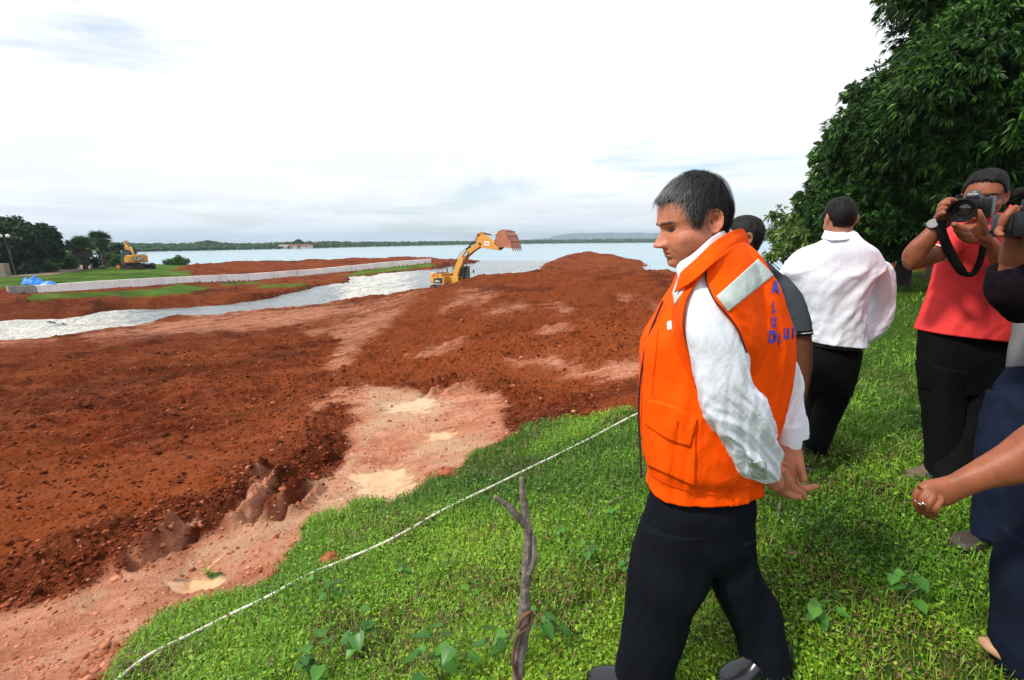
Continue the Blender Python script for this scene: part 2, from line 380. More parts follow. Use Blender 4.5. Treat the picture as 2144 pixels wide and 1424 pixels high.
def sd_poly(u, v, poly):
    """signed distance in px, positive inside"""
    d = np.full(u.shape, 1e9)
    n = len(poly)
    for i in range(n):
        ax, ay = poly[i]; bx, by = poly[(i+1) % n]
        ex, ey = bx-ax, by-ay; L2 = ex*ex+ey*ey+1e-9
        t = np.clip(((u-ax)*ex+(v-ay)*ey)/L2, 0, 1)
        d = np.minimum(d, np.hypot(u-ax-t*ex, v-ay-t*ey))
    return np.where(in_poly(u, v, poly), d, -d)
# material zones, outlined where they lie on the ground
Z_GRASS = [[(150,1500),(200,1405),(300,1340),(340,1300),(420,1270),(560,1235),(600,1200),(640,1150),(655,1100),(720,1075),(760,1040),(830,1030),(900,1010),(930,985),(960,965),(1060,905),(1120,880),(1200,868),(1340,852),
            (1420,840),(1560,700),(1640,620),(1700,590),(1780,560),(1850,520),(2600,500),(3500,900),(3500,4000),(-500,4000),(0,1600)],
           [(780,1035),(850,1028),(850,1048),(790,1055)],[(650,1082),(700,1066),(715,1078),(665,1098)],[(425,1190),(455,1186),(462,1198),(435,1203)],[(560,1222),(600,1208),(620,1212),(580,1232)],
           [(-900,540),(-900,600),(0,602),(40,600),(90,601),(200,592),(350,582),(420,577),(395,566),(365,566),(380,558),(420,552),(330,550),(230,540),(100,505),(-900,480)],
           [(60,628),(75,614),(200,612),(300,605),(380,594),(410,600),(440,606),(400,612),(330,620),(200,622),(110,628)],
           [(545,603),(620,600),(640,594),(560,596)],[(400,598),(450,600),(440,607),(405,606)],[(700,578),(800,560),(900,550),(905,558),(840,566),(740,578)],
           [(960,557),(1060,545),(1060,549),(980,560)],[(470,592),(530,588),(560,590),(480,600)]]
Z_LIGHT = [[(690,765),(715,705),(790,655),(835,652),(770,712),(725,768)],[(1290,618),(1400,648),(1400,658),(1295,628)],[(1005,664),(1100,638),(1112,646),(1020,672)],[(630,694),(760,668),(775,676),(650,704)],[(925,645),(1010,613),(1020,621),(940,655)],[(1140,652),(1185,643),(1195,655),(1160,664)],[(1085,705),(1180,690),(1185,697),(1095,714)],[(860,735),(960,712),(965,720),(870,745)],[(-700,1800),(-300,1500),(0,1290),(120,1235),(330,1150),(420,1120),(620,1085),(660,1030),(700,970),(735,900),(740,850),(700,840),(640,880),(650,850),(760,808),(830,820),(900,830),(980,810),(1040,850),
            (1080,890),(930,985),(760,1060),(640,1160),(540,1240),(340,1310),(150,1420),(0,1560)],
           [(1060,766),(1140,758),(1240,768),(1340,750),(1345,790),(1240,790),(1180,778),(1090,775)],
           [(140,700),(300,682),(420,660),(560,652),(640,640),(760,640),(900,615),(890,625),(760,655),(640,672),(560,690),(420,694),(300,702),(200,712)],
           [(700,700),(790,650),(850,640),(830,670),(760,720)],[(990,650),(1030,618),(1045,616),(1010,648)],[(470,1110),(490,1050),(520,1000),(560,990),(560,1040),(520,1120)],[(560,1090),(590,1050),(600,1060),(575,1105)],
           [(240,1180),(330,1120),(380,1090),(390,1100),(330,1150),(270,1200)],[(-900,735),(0,712),(120,715),(10,725),(-900,760)]]
Z_SAND = [[(760,812),(830,820),(880,830),(870,850),(940,850),(900,880),(790,900),(760,930),(740,920),(770,880),(750,850)],[(690,1010),(760,990),(900,985),(905,1010),(830,1030),(740,1060),(660,1075),(670,1040)],
          [(560,1100),(640,1085),(650,1110),(560,1140),(470,1170),(380,1180),(350,1230),(330,1220),(360,1170),(420,1140)],[(110,1255),(200,1225),(215,1232),(140,1270)],
          [(850,930),(1000,905),(1040,910),(960,950),(880,965)],[(640,1000),(740,960),(730,985),(650,1030)]]
Z_PUD = [[(770,850),(870,838),(930,850),(870,868),(800,878),(790,862)],[(740,1005),(800,985),(895,985),(900,1008),(850,1022),(770,1040),(750,1020)],[(345,1205),(400,1188),(440,1195),(465,1205),(430,1222),(370,1228)],
         [(700,1045),(740,1035),(745,1050),(690,1062)],[(870,905),(940,895),(950,902),(880,915)],[(395,1180),(425,1160),(445,1160),(420,1185)]]
Z_DARK = [[(-700,1700),(0,1275),(200,1200),(330,1130),(480,1080),(640,1040),(700,960),(735,880),(720,860),(660,880),(620,930),(600,990),(480,1000),(300,1070),(0,1180),(-600,1400)],
          [(-900,680),(0,676),(140,668),(250,650),(300,640),(260,632),(150,640),(60,632),(0,630),(-900,630)],[(1000,790),(1080,800),(1090,830),(1010,820)]]
Z_ORANGE = [[(560,800),(760,690),(900,615),(1080,585),(1400,570),(1400,700),(1340,850),(1150,830),(1000,790),(850,780),(700,790)],[(1080,590),(1120,565),(1200,568),(1260,590),(1230,610),(1150,600)],[(-900,1000),(0,1080),(200,1020),(420,960),(480,1020),(250,1060),(0,1160),(-800,1300)]]
def zone(u, v, polys, soft):
    m = np.zeros(u.shape)
    for p in polys:
        p_ = np.array(p); x0, y0 = p_.min(0)-3*soft-10; x1, y1 = p_.max(0)+3*soft+10
        k = (u > x0) & (u < x1) & (v > y0) & (v < y1)
        if not k.any(): continue
        d = sd_poly(u[k], v[k], p); m[k] = np.maximum(m[k], sstep(-soft, soft, d))
    return m
# ridges and ruts left by the machines: pixel polylines, half width (m), height (m)
RIDGES = [([(640,1000),(590,1050),(540,1105)], .10, .14),([(600,985),(560,1030),(500,1100),(470,1120)], .09, .15),([(560,975),(510,1020),(470,1090)], .09, .12),([(680,1010),(630,1070),(600,1090)], .07, .10),
          ([(620,1000),(575,1050),(530,1105)], .06, -.12),([(580,985),(530,1035),(490,1100)], .06, -.12),([(660,1010),(612,1060),(580,1095)], .06, -.10),
          ([(390,1095),(300,1150),(210,1205)], .09, .12),([(420,1110),(330,1160),(260,1200)], .06, -.1),
          ([(700,850),(645,880),(620,940)], .25, .10),([(740,900),(700,960),(650,1040)], .2, -.10),
          ([(560,1150),(640,1110),(760,1085)], .04, .03),([(480,1195),(640,1165),(700,1130)], .03, -.03),([(470,1215),(600,1190)], .03, -.03),([(340,1290),(500,1240),(560,1220)], .05, .04),
          ([(760,930),(900,895),(1010,870)], .10, -.06),([(740,975),(880,930),(1000,900)], .10, -.05),([(780,915),(900,880),(1000,860)], .10, .06),
          ([(900,830),(930,800),(960,790)], .10, .12),([(880,835),(905,805),(940,795)], .08, -.08),([(930,835),(960,815),(1000,805)], .10, .10),
          ([(1090,770),(1190,772),(1330,750)], .25, .12),([(1100,700),(1200,690),(1330,700)], .6, .25),([(850,740),(980,720),(1100,735)], .5, .16),([(1150,640),(1250,630),(1380,660)], .9, .25),
          ([(1330,625),(1380,640),(1420,655)], .2, -.1),([(700,720),(760,670),(850,635)], .6, -.12),([(960,660),(1000,635),(1040,615)], .5, -.15)]
def rlines(x, y):
    h = np.zeros(x.shape)
    for pl, w, a in RIDGES:
        q = []
        for (u, v) in pl:
            zt = -2.8
            for _ in range(6):
                g = G(u, v, zt); zt = float(base_h(np.array([g[0]]), np.array([g[1]]))[0])-CZ
                zt = min(zt, -0.5)
            q.append(g[:2])
        q = np.array(q); lo = q.min(0)-4*w; hi = q.max(0)+4*w
        k = (x > lo[0]) & (x < hi[0]) & (y > lo[1]) & (y < hi[1])
        if not k.any(): continue
        xx = x[k]; yy = y[k]; d = np.full(xx.shape, 1e9); e = np.zeros(xx.shape)
        for i in range(len(q)-1):
            ex, ey = q[i+1]-q[i]; L2 = ex*ex+ey*ey; t = np.clip(((xx-q[i][0])*ex+(yy-q[i][1])*ey)/L2, 0, 1)
            dd = np.hypot(xx-q[i][0]-t*ex, yy-q[i][1]-t*ey); tt = (i+t)/(len(q)-1)
            e = np.where(dd < d, tt, e); d = np.minimum(d, dd)
        wob = w*(1+0.5*fbm(xx/w/3, yy/w/3, 3, 5))
        h[k] += a*np.exp(-(d/wob)**2)*sstep(0, .12, e)*sstep(1, .88, e)*(1+0.5*fbm(xx/w, yy/w, 2, 9))
    return h
def zones_at(X):
    """zone masks for world points"""
    x, y = X[:, 0], X[:, 1]; u, v, w = project(X); r = np.hypot(x, y)
    bad = (w < 0.15); u = np.where(bad, 3000, u); v = np.where(bad, 3000, v)
    k = np.clip(1000/np.maximum(r, .3), 0, 900)          # px per metre
    fa = sstep(18, 40, r)
    wu = u+fbm(x*1.3, y*1.3, 4, 21)*k*(0.22+.2*fa)+fbm(x*5, y*5, 3, 28)*k*.05+fbm(x*.2, y*.2, 3, 22)*k*(0.35+1.0*fa)
    wv = v+(fbm(x*5, y*5, 3, 29)*k*.05+fbm(x*1.3, y*1.3, 4, 23)*k*0.16+fbm(x*.2, y*.2, 3, 24)*k*0.25)*np.clip(3/r, 0.02, 1)*(1+4*fa)+fa*2.2*fbm(x*.9, y*.9, 4, 25)
    # mud tongues break up along the direction the machines pushed
    q1 = x*.82+y*.57; q2 = -x*.57+y*.82; mid = sstep(4, 9, r); st = fbm(q1*.35, q2*2.2, 4, 26)+.6*fbm(q1*1.2, q2*5, 3, 27)
    g = zone(wu, wv, Z_GRASS, 3.0)
    g[bad] = 1
    g = np.where((u > 1400) & (v > 520) & (v < 640) & (r > 30), 0, g)
    li = zone(wu+st*14*mid, wv+st*26*np.clip(6/r, .12, 1)*mid, Z_LIGHT, 17); li = np.clip(li*(1+sstep(9, 18, r)*(.9*st-.12)), 0, 1); sa = zone(wu, wv, Z_SAND, 15); pu = zone(wu+fbm(x*3.1, y*3.1, 4, 36)*k*.22, wv+fbm(x*3.1, y*3.1, 4, 37)*k*.10, Z_PUD, 5); da = zone(wu, wv, Z_DARK, 26); og = zone(wu, wv, Z_ORANGE, 30)
    return g, li, sa, pu, da, og
def full_h(x, y, detail=True):
    b = base_h(x, y); r = np.hypot(x, y)
    X = np.stack([x, y, b], -1)
    g, li, sa, pu, da, og = zones_at(X)
    dirt = 1-g
    lg = dirt*(1-0.75*np.clip(li+sa, 0, 1))
    near = np.clip(6/np.maximum(r, 1), 0, 1)
    h = b + dirt*rlines(x, y)
    h = h + dirt*(0.05*fbm(x*.9, y*.9, 3, 1)) + lg*(0.10*fbm(x*.35, y*.35, 3, 2)*sstep(5, 16, r))
    # clods
    c1 = ridged(x*4.2, y*4.2, 3, 3); c2 = ridged(x*10, y*10, 3, 4); patch = 0.5+0.5*fbm(x*.6, y*.6, 3, 8)
    c3 = vnoise(x*26, y*26, 77)
    qx = x*.82+y*.57; qy = -x*.57+y*.82; b1 = 1-ridged(qx*2.4, qy*4.4, 3, 90)
    h = h + lg*((0.24*(b1-.35)*(.25+1.2*patch)+.05*fbm(qx*9, qy*12, 3, 94)*(.3+patch))+0.05*(.5-c2)+0.022*(c3-.5))*(0.55+0.6*da) + lg*sstep(6.5, 14, r)*(0.30*(.4-ridged(qx*.7, qy*1.25, 3, 93))+0.22*(ridged(x*.9, y*.9, 3, 6)-.5)+0.10*(ridged(x*2.1, y*2.1, 3, 29)-.5)+0.65*(ridged(x*.22+y*.05, y*.30, 3, 19)-.5)*sstep(-.52, -.27, x/np.maximum(y, .1)))
    h = h + dirt*np.clip(li+sa, 0, 1)*(0.020*(c1-.5)+0.012*(c2-.5)+.004*(c3-.5))
    h = h + lg*sstep(40, 70, r)*0.25*fbm(x*.35, y*.35, 4, 16)
    h = h + g*(0.03*fbm(x*1.5, y*1.5, 3, 11)+0.012*fbm(x*6, y*6, 2, 12))
    # grass sod overhangs the cut edge a little
    h = np.where(pu > 0.02, h-(0.016+0.02*(c1-.5))*pu, h)
    h = wall_carve(x, y, carve(x, y, h))
    return h, (g, li, sa, pu, da, og, c1, c2)
def build_terrain():
    az_in = np.arange(-53, 53.01, 0.115); az_l = np.linspace(-180, -53.6, 60); az_r = np.linspace(53.6, 180, 60)
    az = np.radians(np.concatenate([az_l, az_in, az_r])); r1 = np.exp(np.concatenate([np.arange(math.log(0.25), math.log(3), 0.008), np.arange(math.log(3), math.log(20), 0.0040), np.arange(math.log(20), math.log(220), 0.0062)])); r2 = np.exp(np.linspace(math.log(221), math.log(9000), 30))
    r = np.concatenate([r1, r2]); A, R = np.meshgrid(az, r, indexing='ij'); x = (np.sin(A)*R).ravel(); y = (np.cos(A)*R).ravel()
    h, (g, li, sa, pu, da, og, c1, c2) = full_h(x, y)
    rr = R.ravel(); h = np.where(rr > 880, np.where(y > 0, -7.5, h), h)
    V = np.stack([x, y, h], -1); na, nr = len(az), len(r)
    i, j = np.meshgrid(np.arange(na-1), np.arange(nr-1), indexing='ij'); a = (i*nr+j).ravel()
    F = np.stack([a, a+1, a+nr+1, a+nr], -1)
    c0 = len(V); V = np.vstack([V, [[0, 0, 0.0]]])
    z1 = np.zeros(1)
    col = np.stack([np.append(g, 1), np.append(np.clip(li, 0, 1), 0), np.append(sa, 0), np.append(pu, 0)], -1)
    col2 = np.stack([np.append(da, 0), np.append(og, 0), np.append(c1, 0), np.append(c2, 0)], -1)
    return V, F, col, col2
def mat_ground():
    m, t, b = newmat('ground_soil_and_turf')
    a1 = nd(t, 'ShaderNodeAttribute', attribute_name='zones'); a2 = nd(t, 'ShaderNodeAttribute', attribute_name='zones_b')
    s1 = nd(t, 'ShaderNodeSeparateColor', {0: a1.outputs['Color']}); s2 = nd(t, 'ShaderNodeSeparateColor', {0: a2.outputs['Color']})
    g, li, sa, pu = s1.outputs[0], s1.outputs[1], s1.outputs[2], a1.outputs['Alpha']; da, og, c1 = s2.outputs[0], s2.outputs[1], s2.outputs[2]
    v = pos(t)
    nb = noise(t, v, .35, 6, .6, .4); nm = noise(t, v, 2.2, 6, .65); nf = noise(t, v, 14, 6, .7); nx = noise(t, v, 55, 4, .7)
    vs = pos(t, scale=(.25, 1.3, 1), rot=(0, 0, math.radians(-28))); nstreak = noise(t, vs, 1.2, 6, .62, .6)
    red = ramp(t, nm, [(.25, (.075, .013, .005)), (.5, (.19, .031, .009)), (.72, (.38, .068, .018))]).outputs[0]
    red = mixc(t, ramp(t, nstreak, [(.40, (0, 0, 0)), (.66, (.75,)*3)]).outputs[0], red, (.52, .16, .065))
    red = mixc(t, ramp(t, nb, [(.5, (0, 0, 0)), (.72, (.6,)*3)]).outputs[0], red, (.13, .045, .012))
    red = mixc(t, math_(t, 'MULTIPLY', og, .55), red, (.47, .105, .026))
    red = mixc(t, math_(t, 'MULTIPLY', da, .42), red, (.075, .018, .010))
    red = mixc(t, ramp(t, nf, [(.35, (.45,)*3), (.6, (0,)*3)]).outputs[0], red, (.06, .014, .007))
    red = mixc(t, ramp(t, noise(t, v, 6.5, 5, .7), [(.52, (0,)*3), (.68, (.55,)*3)]).outputs[0], red, (.40, .11, .05))
    nl = noise(t, v, .16, 5, .62, .8); red = mixc(t, ramp(t, nl, [(.42, (0,)*3), (.58, (.55,)*3)]).outputs[0], red, (.30, .072, .020)); red = mixc(t, ramp(t, nl, [(.36, (.5,)*3), (.46, (0,)*3)]).outputs[0], red, (.060, .016, .008))
    lcol = ramp(t, nm, [(.3, (.55, .20, .115)), (.5, (.74, .33, .20)), (.7, (.85, .46, .31))]).outputs[0]
    lcol = mixc(t, ramp(t, noise(t, pos(t, scale=(.22, 1.6, 1), rot=(0, 0, math.radians(-28))), 3.0, 5, .65, .5), [(.45, (0,)*3), (.6, (.5,)*3)]).outputs[0], lcol, (.46, .15, .08))
    lcol = mixc(t, ramp(t, nf, [(.35, (.35,)*3), (.5, (0,)*3)]).outputs[0], lcol, (.32, .10, .05))
    lm = math_(t, 'ADD', math_(t, 'MULTIPLY', li, .85), ramp(t, nstreak, [(.35, (-0.0,)*3), (.7, (.25,)*3)]).outputs[0]); lm = math_(t, 'MULTIPLY', lm, ramp(t, li, [(.02, (0,)*3), (.5, (1,)*3)]).outputs[0], True)
    col = mixc(t, lm, red, lcol)
    scol = ramp(t, nm, [(.3, (.60, .30, .16)), (.7, (.78, .50, .30))]).outputs[0]
    scol = mixc(t, ramp(t, nf, [(.3, (.55,)*3), (.5, (0,)*3)]).outputs[0], scol, (.40, .15, .08))
    col = mixc(t, math_(t, 'MULTIPLY', sa, .85), col, scol)
    col = mixc(t, pu, col, (.60, .35, .18))
    gcol = ramp(t, nf, [(.3, (.030, .045, .010)), (.5, (.055, .12, .014)), (.7, (.09, .20, .02))]).outputs[0]
    gcol = mixc(t, ramp(t, nm, [(.60, (0,)*3), (.78, (.7,)*3)]).outputs[0], gcol, (.12, .060, .022))
    geo = nd(t, 'ShaderNodeNewGeometry').outputs['Position']; ln = nd(t, 'ShaderNodeVectorMath', {0: geo}, operation='LENGTH').outputs['Value']
    farm = nd(t, 'ShaderNodeMapRange', {0: ln, 1: 10.0, 2: 40.0}).outputs[0]
    gfar = ramp(t, noise(t, v, .30, 7, .72), [(.34, (.055, .105, .018)), (.5, (.10, .20, .025)), (.62, (.17, .26, .04)), (.72, (.22, .20, .07))]).outputs[0]
    gcol = mixc(t, farm, gcol, gfar)
    col = mixc(t, g, col, gcol)
    t.links.new(col, b.inputs['Base Color'])
    ro = math_(t, 'SUBTRACT', .92, math_(t, 'MULTIPLY', sa, .25)); ro = math_(t, 'SUBTRACT', ro, math_(t, 'MULTIPLY', pu, .60), True)
    t.links.new(ro, b.inputs['Roughness']); t.links.new(math_(t, 'ADD', math_(t, 'MULTIPLY', math_(t, 'MAXIMUM', sa, pu), .4), .04), b.inputs['Specular IOR Level'])
    hh = math_(t, 'ADD', math_(t, 'MULTIPLY', nf, 1.0), math_(t, 'MULTIPLY', nx, .45)); inv = math_(t, 'SUBTRACT', 1, pu, True)
    hh = math_(t, 'MULTIPLY', hh, inv)
    p1 = bump(t, b, hh, 1.0, .09)
    hb = math_(t, 'MULTIPLY', noise(t, v, 3.0, 6, .7), math_(t, 'MULTIPLY', nd(t, 'ShaderNodeMapRange', {0: ln, 1: 8.0, 2: 25.0}).outputs[0], inv))
    bump(t, b, hb, 1.0, .6, p1)
    return m
_V, _F, _c1, _c2 = build_terrain()
terrain = mesh_from('ground', _V, _F, mat_ground(), attrs={'zones': ('FLOAT_COLOR', _c1), 'zones_b': ('FLOAT_COLOR', _c2)})
tag(terrain, 'red excavated earth, muddy flats and green turf sloping down to the lake', kind='structure')
def gz(x, y):
    h, _ = full_h(np.atleast_1d(np.asarray(x, float)), np.atleast_1d(np.asarray(y, float))); return h
def ground_pt(u, v):
    """where the pixel's line of sight meets the ground"""
    q = ray(u, v); t = np.exp(np.linspace(math.log(.5), math.log(400), 1600)); X = q[None]*(t/q[1])[:, None]; X[:, 2] += CZ
    h = base_h(X[:, 0], X[:, 1]); k = np.argmax(X[:, 2] < h)
    p = X[k]; p[2] = gz(p[0], p[1])[0]; return p

# ------------------------------------------------------------------ water
WZ = CZ-5.0
def mat_lake():
    m, t, b = newmat('lake_water'); v = pos(t, scale=(.5, 1, 1))
    n = noise(t, v, 1.2, 6, .65); n2 = noise(t, pos(t, scale=(.02, .2, 1)), .6, 4, .5)
    b.inputs['Base Color'].default_value = (.30, .40, .44, 1); b.inputs['Roughness'].default_value = .2; b.inputs['IOR'].default_value = 1.2
    r = ramp(t, n2, [(.35, (.20, .33, .39)), (.65, (.28, .41, .47))]); t.links.new(r.outputs[0], b.inputs['Base Color'])
    bump(t, b, n, .35, .12)
    return m
bm_ = MB()
def sheet(name, xs, ys, mat):
    X, Y = np.meshgrid(xs, ys, indexing='ij'); V = np.stack([X.ravel(), Y.ravel(), np.full(X.size, WZ)], -1); nx, ny = len(xs), len(ys)
    i, j = np.meshgrid(np.arange(nx-1), np.arange(ny-1), indexing='ij'); a = (i*ny+j).ravel(); Fq = np.stack([a, a+ny, a+ny+1, a+1], -1)
    cx = V[Fq].mean(1); Fq = Fq[~((cx[:, 0] < 6) & (cx[:, 1] < 84))]
    return mesh_from(name, V, Fq, mat)
lake = sheet('lake', np.concatenate([np.linspace(-9000, -400, 12), [6], np.linspace(400, 9000, 14)]), np.concatenate([[48, 60, 84, 100, 130, 200], np.linspace(400, 9000, 20)]), mat_lake()); tag(lake, kind='structure')
# stream: strip following the channel with white water
tg = np.gradient(sc[:, :2], axis=0); tg /= np.linalg.norm(tg, axis=1)[:, None]; nrm = np.stack([-tg[:, 1], tg[:, 0]], -1)
ss = np.linspace(-1, 1, 90); cum = np.cumsum(np.append(0, np.linalg.norm(np.diff(sc[:, :2], axis=0), axis=1)))
X = sc[:, None, 0]+nrm[:, None, 0]*ss[None]*sc[:, None, 3]; Y = sc[:, None, 1]+nrm[:, None, 1]*ss[None]*sc[:, None, 3]
along = np.repeat(cum[:, None], 90, 1); across = ss[None]*sc[:, None, 3]
rough_ = sstep(1.0, 0.2, (sc[:, 2]-(CZ-5.6))/.62)[:, None]; 
uu, vv, _ = project(np.stack([X.ravel(), Y.ravel(), np.repeat(sc[:, 2], 90)], -1)); uu = uu.reshape(X.shape)
foam = np.clip(sstep(150, 0, np.abs(uu-780))*1.0+sstep(420, 100, uu)*.95+.25, 0, 1)*sstep(925, 870, uu)
foam = np.clip(foam*(0.55+0.9*(ridged(along*.28, across*.9, 4, 41)-.35))+foam*.25*fbm(along*.8, across*2.4, 3, 44), 0, 1)
foam = np.clip(foam+.55*sstep(.60, .8, ridged(along*.10, across*.35, 3, 60))*sstep(925, 1100, uu), 0, 1)
Zs = sc[:, None, 2]+foam*(.45*(ridged(along*.5, across*1.2, 3, 42)-.35)+.10*fbm(along*2, across*3, 3, 43))+.015*fbm(along*.7, across, 3, 46)
Zs = Zs+0.0*rough_
V = np.stack([X.ravel(), Y.ravel(), Zs.ravel()], -1); i, j = np.meshgrid(np.arange(899), np.arange(89), indexing='ij'); a = (i*90+j).ravel()
def mat_stream():
    m, t, b = newmat('rushing_water'); at = nd(t, 'ShaderNodeAttribute', attribute_name='foam').outputs['Fac']
    v = pos(t, scale=(.5, 1.4, 1), rot=(0, 0, -.3)); n = noise(t, v, 3.2, 6, .7, .4); n3 = noise(t, v, 9, 5, .7)
    f = math_(t, 'ADD', at, math_(t, 'MULTIPLY', math_(t, 'SUBTRACT', n, .5), 1.1)); fr = ramp(t, f, [(.42, (0,)*3), (.80, (1,)*3)]).outputs[0]
    wat = ramp(t, n3, [(.3, (.14, .16, .17)), (.7, (.30, .33, .35))]).outputs[0]
    fo = ramp(t, n3, [(.34, (.30, .27, .20)), (.58, (.66, .66, .63))]).outputs[0]
    t.links.new(mixc(t, fr, wat, fo), b.inputs['Base Color']); t.links.new(math_(t, 'ADD', math_(t, 'MULTIPLY', fr, .5), .2), b.inputs['Roughness'])
    bump(t, b, math_(t, 'ADD', n, math_(t, 'MULTIPLY', n3, .4)), .7, .25); return m
stream = mesh_from('stream', V, np.stack([a, a+90, a+91, a+1], -1), mat_stream(), attrs={'foam': ('FLOAT', foam.ravel())}); tag(stream, kind='structure')
# ================================================================== FAR THINGS
YEL = None
def mat_paint(name, col, dirt=(.30, .10, .045), amt=.35):
    m, t, b = newmat(name); v = pos(t, space='obj')
    n = noise(t, v, 1.6, 6, .7); n2 = noise(t, v, 14, 4, .6)
    c = mixc(t, ramp(t, n2, [(.3, (0,)*3), (.8, (.25,)*3)]).outputs[0], col, tuple(q*.7 for q in col))
    sp = nd(t, 'ShaderNodeSeparateXYZ', {0: nd(t, 'ShaderNodeTexCoord').outputs['Object']}).outputs[2]
    low = nd(t, 'ShaderNodeMapRange', {0: sp, 1: 2.4, 2: .3, 3: 0, 4: 1}).outputs[0]
    f = math_(t, 'MULTIPLY', ramp(t, n, [(.42, (0,)*3), (.62, (1,)*3)]).outputs[0], math_(t, 'ADD', math_(t, 'MULTIPLY', low, .9), amt), True)
    t.links.new(mixc(t, f, c, dirt), b.inputs['Base Color']); b.inputs['Roughness'].default_value = .48; return m
M_yel = mat_paint('yellow_machine_paint', (.66, .32, .035))
M_blk = simple('black_machine_parts', (.018, .018, .02), .5, .3, 5)
M_steel = simple('worn_track_steel', (.085, .06, .05), .6, .5, 4, metal=.4)
M_rod = simple('polished_rod', (.5, .5, .52), .25, .1, 4, metal=1.0)
M_mudsteel = mat_paint('earth_caked_steel', (.34, .115, .06), (.48, .19, .11), .6)
M_white = simple('white_paint', (.78, .77, .74), .6, .08, 5)
M_redtxt = simple('red_lettering', (.55, .05, .04), .6)
def mat_glass(name, tint=(.10, .20, .20)):
    m, t, b = newmat(name); b.inputs['Base Color'].default_value = (*tint, 1); b.inputs['Roughness'].default_value = .06
    b.inputs['Alpha'].default_value = .62; b.inputs['Specular IOR Level'].default_value = .9; return m
M_cabglass = mat_glass('cab_glass')
def text_mesh(name, body, size, mat, parent, M, ext=.006, bold=.0, align='CENTER', sx=1.0):
    cu = bpy.data.curves.new(name, 'FONT'); cu.body = body; cu.size = size; cu.extrude = ext; cu.offset = bold
    cu.align_x = align; cu.align_y = 'CENTER'; cu.resolution_u = 3
    tmp = bpy.data.objects.new(name+'_t', cu); COL.objects.link(tmp)
    bpy.context.view_layer.update(); dg = bpy.context.evaluated_depsgraph_get()
    me = bpy.data.meshes.new_from_object(tmp.evaluated_get(dg)); bpy.data.objects.remove(tmp)
    me.transform(M @ Matrix.Diagonal((sx, 1, 1, 1))); me.materials.clear(); me.materials.append(mat)
    o = bpy.data.objects.new(name, me); COL.objects.link(o)
    if parent: o.parent = parent
    return o
def part(mb, name, mat, root, **k):
    o = mb.build(name, mat, root, **k); o.matrix_parent_inverse = Matrix(); return o
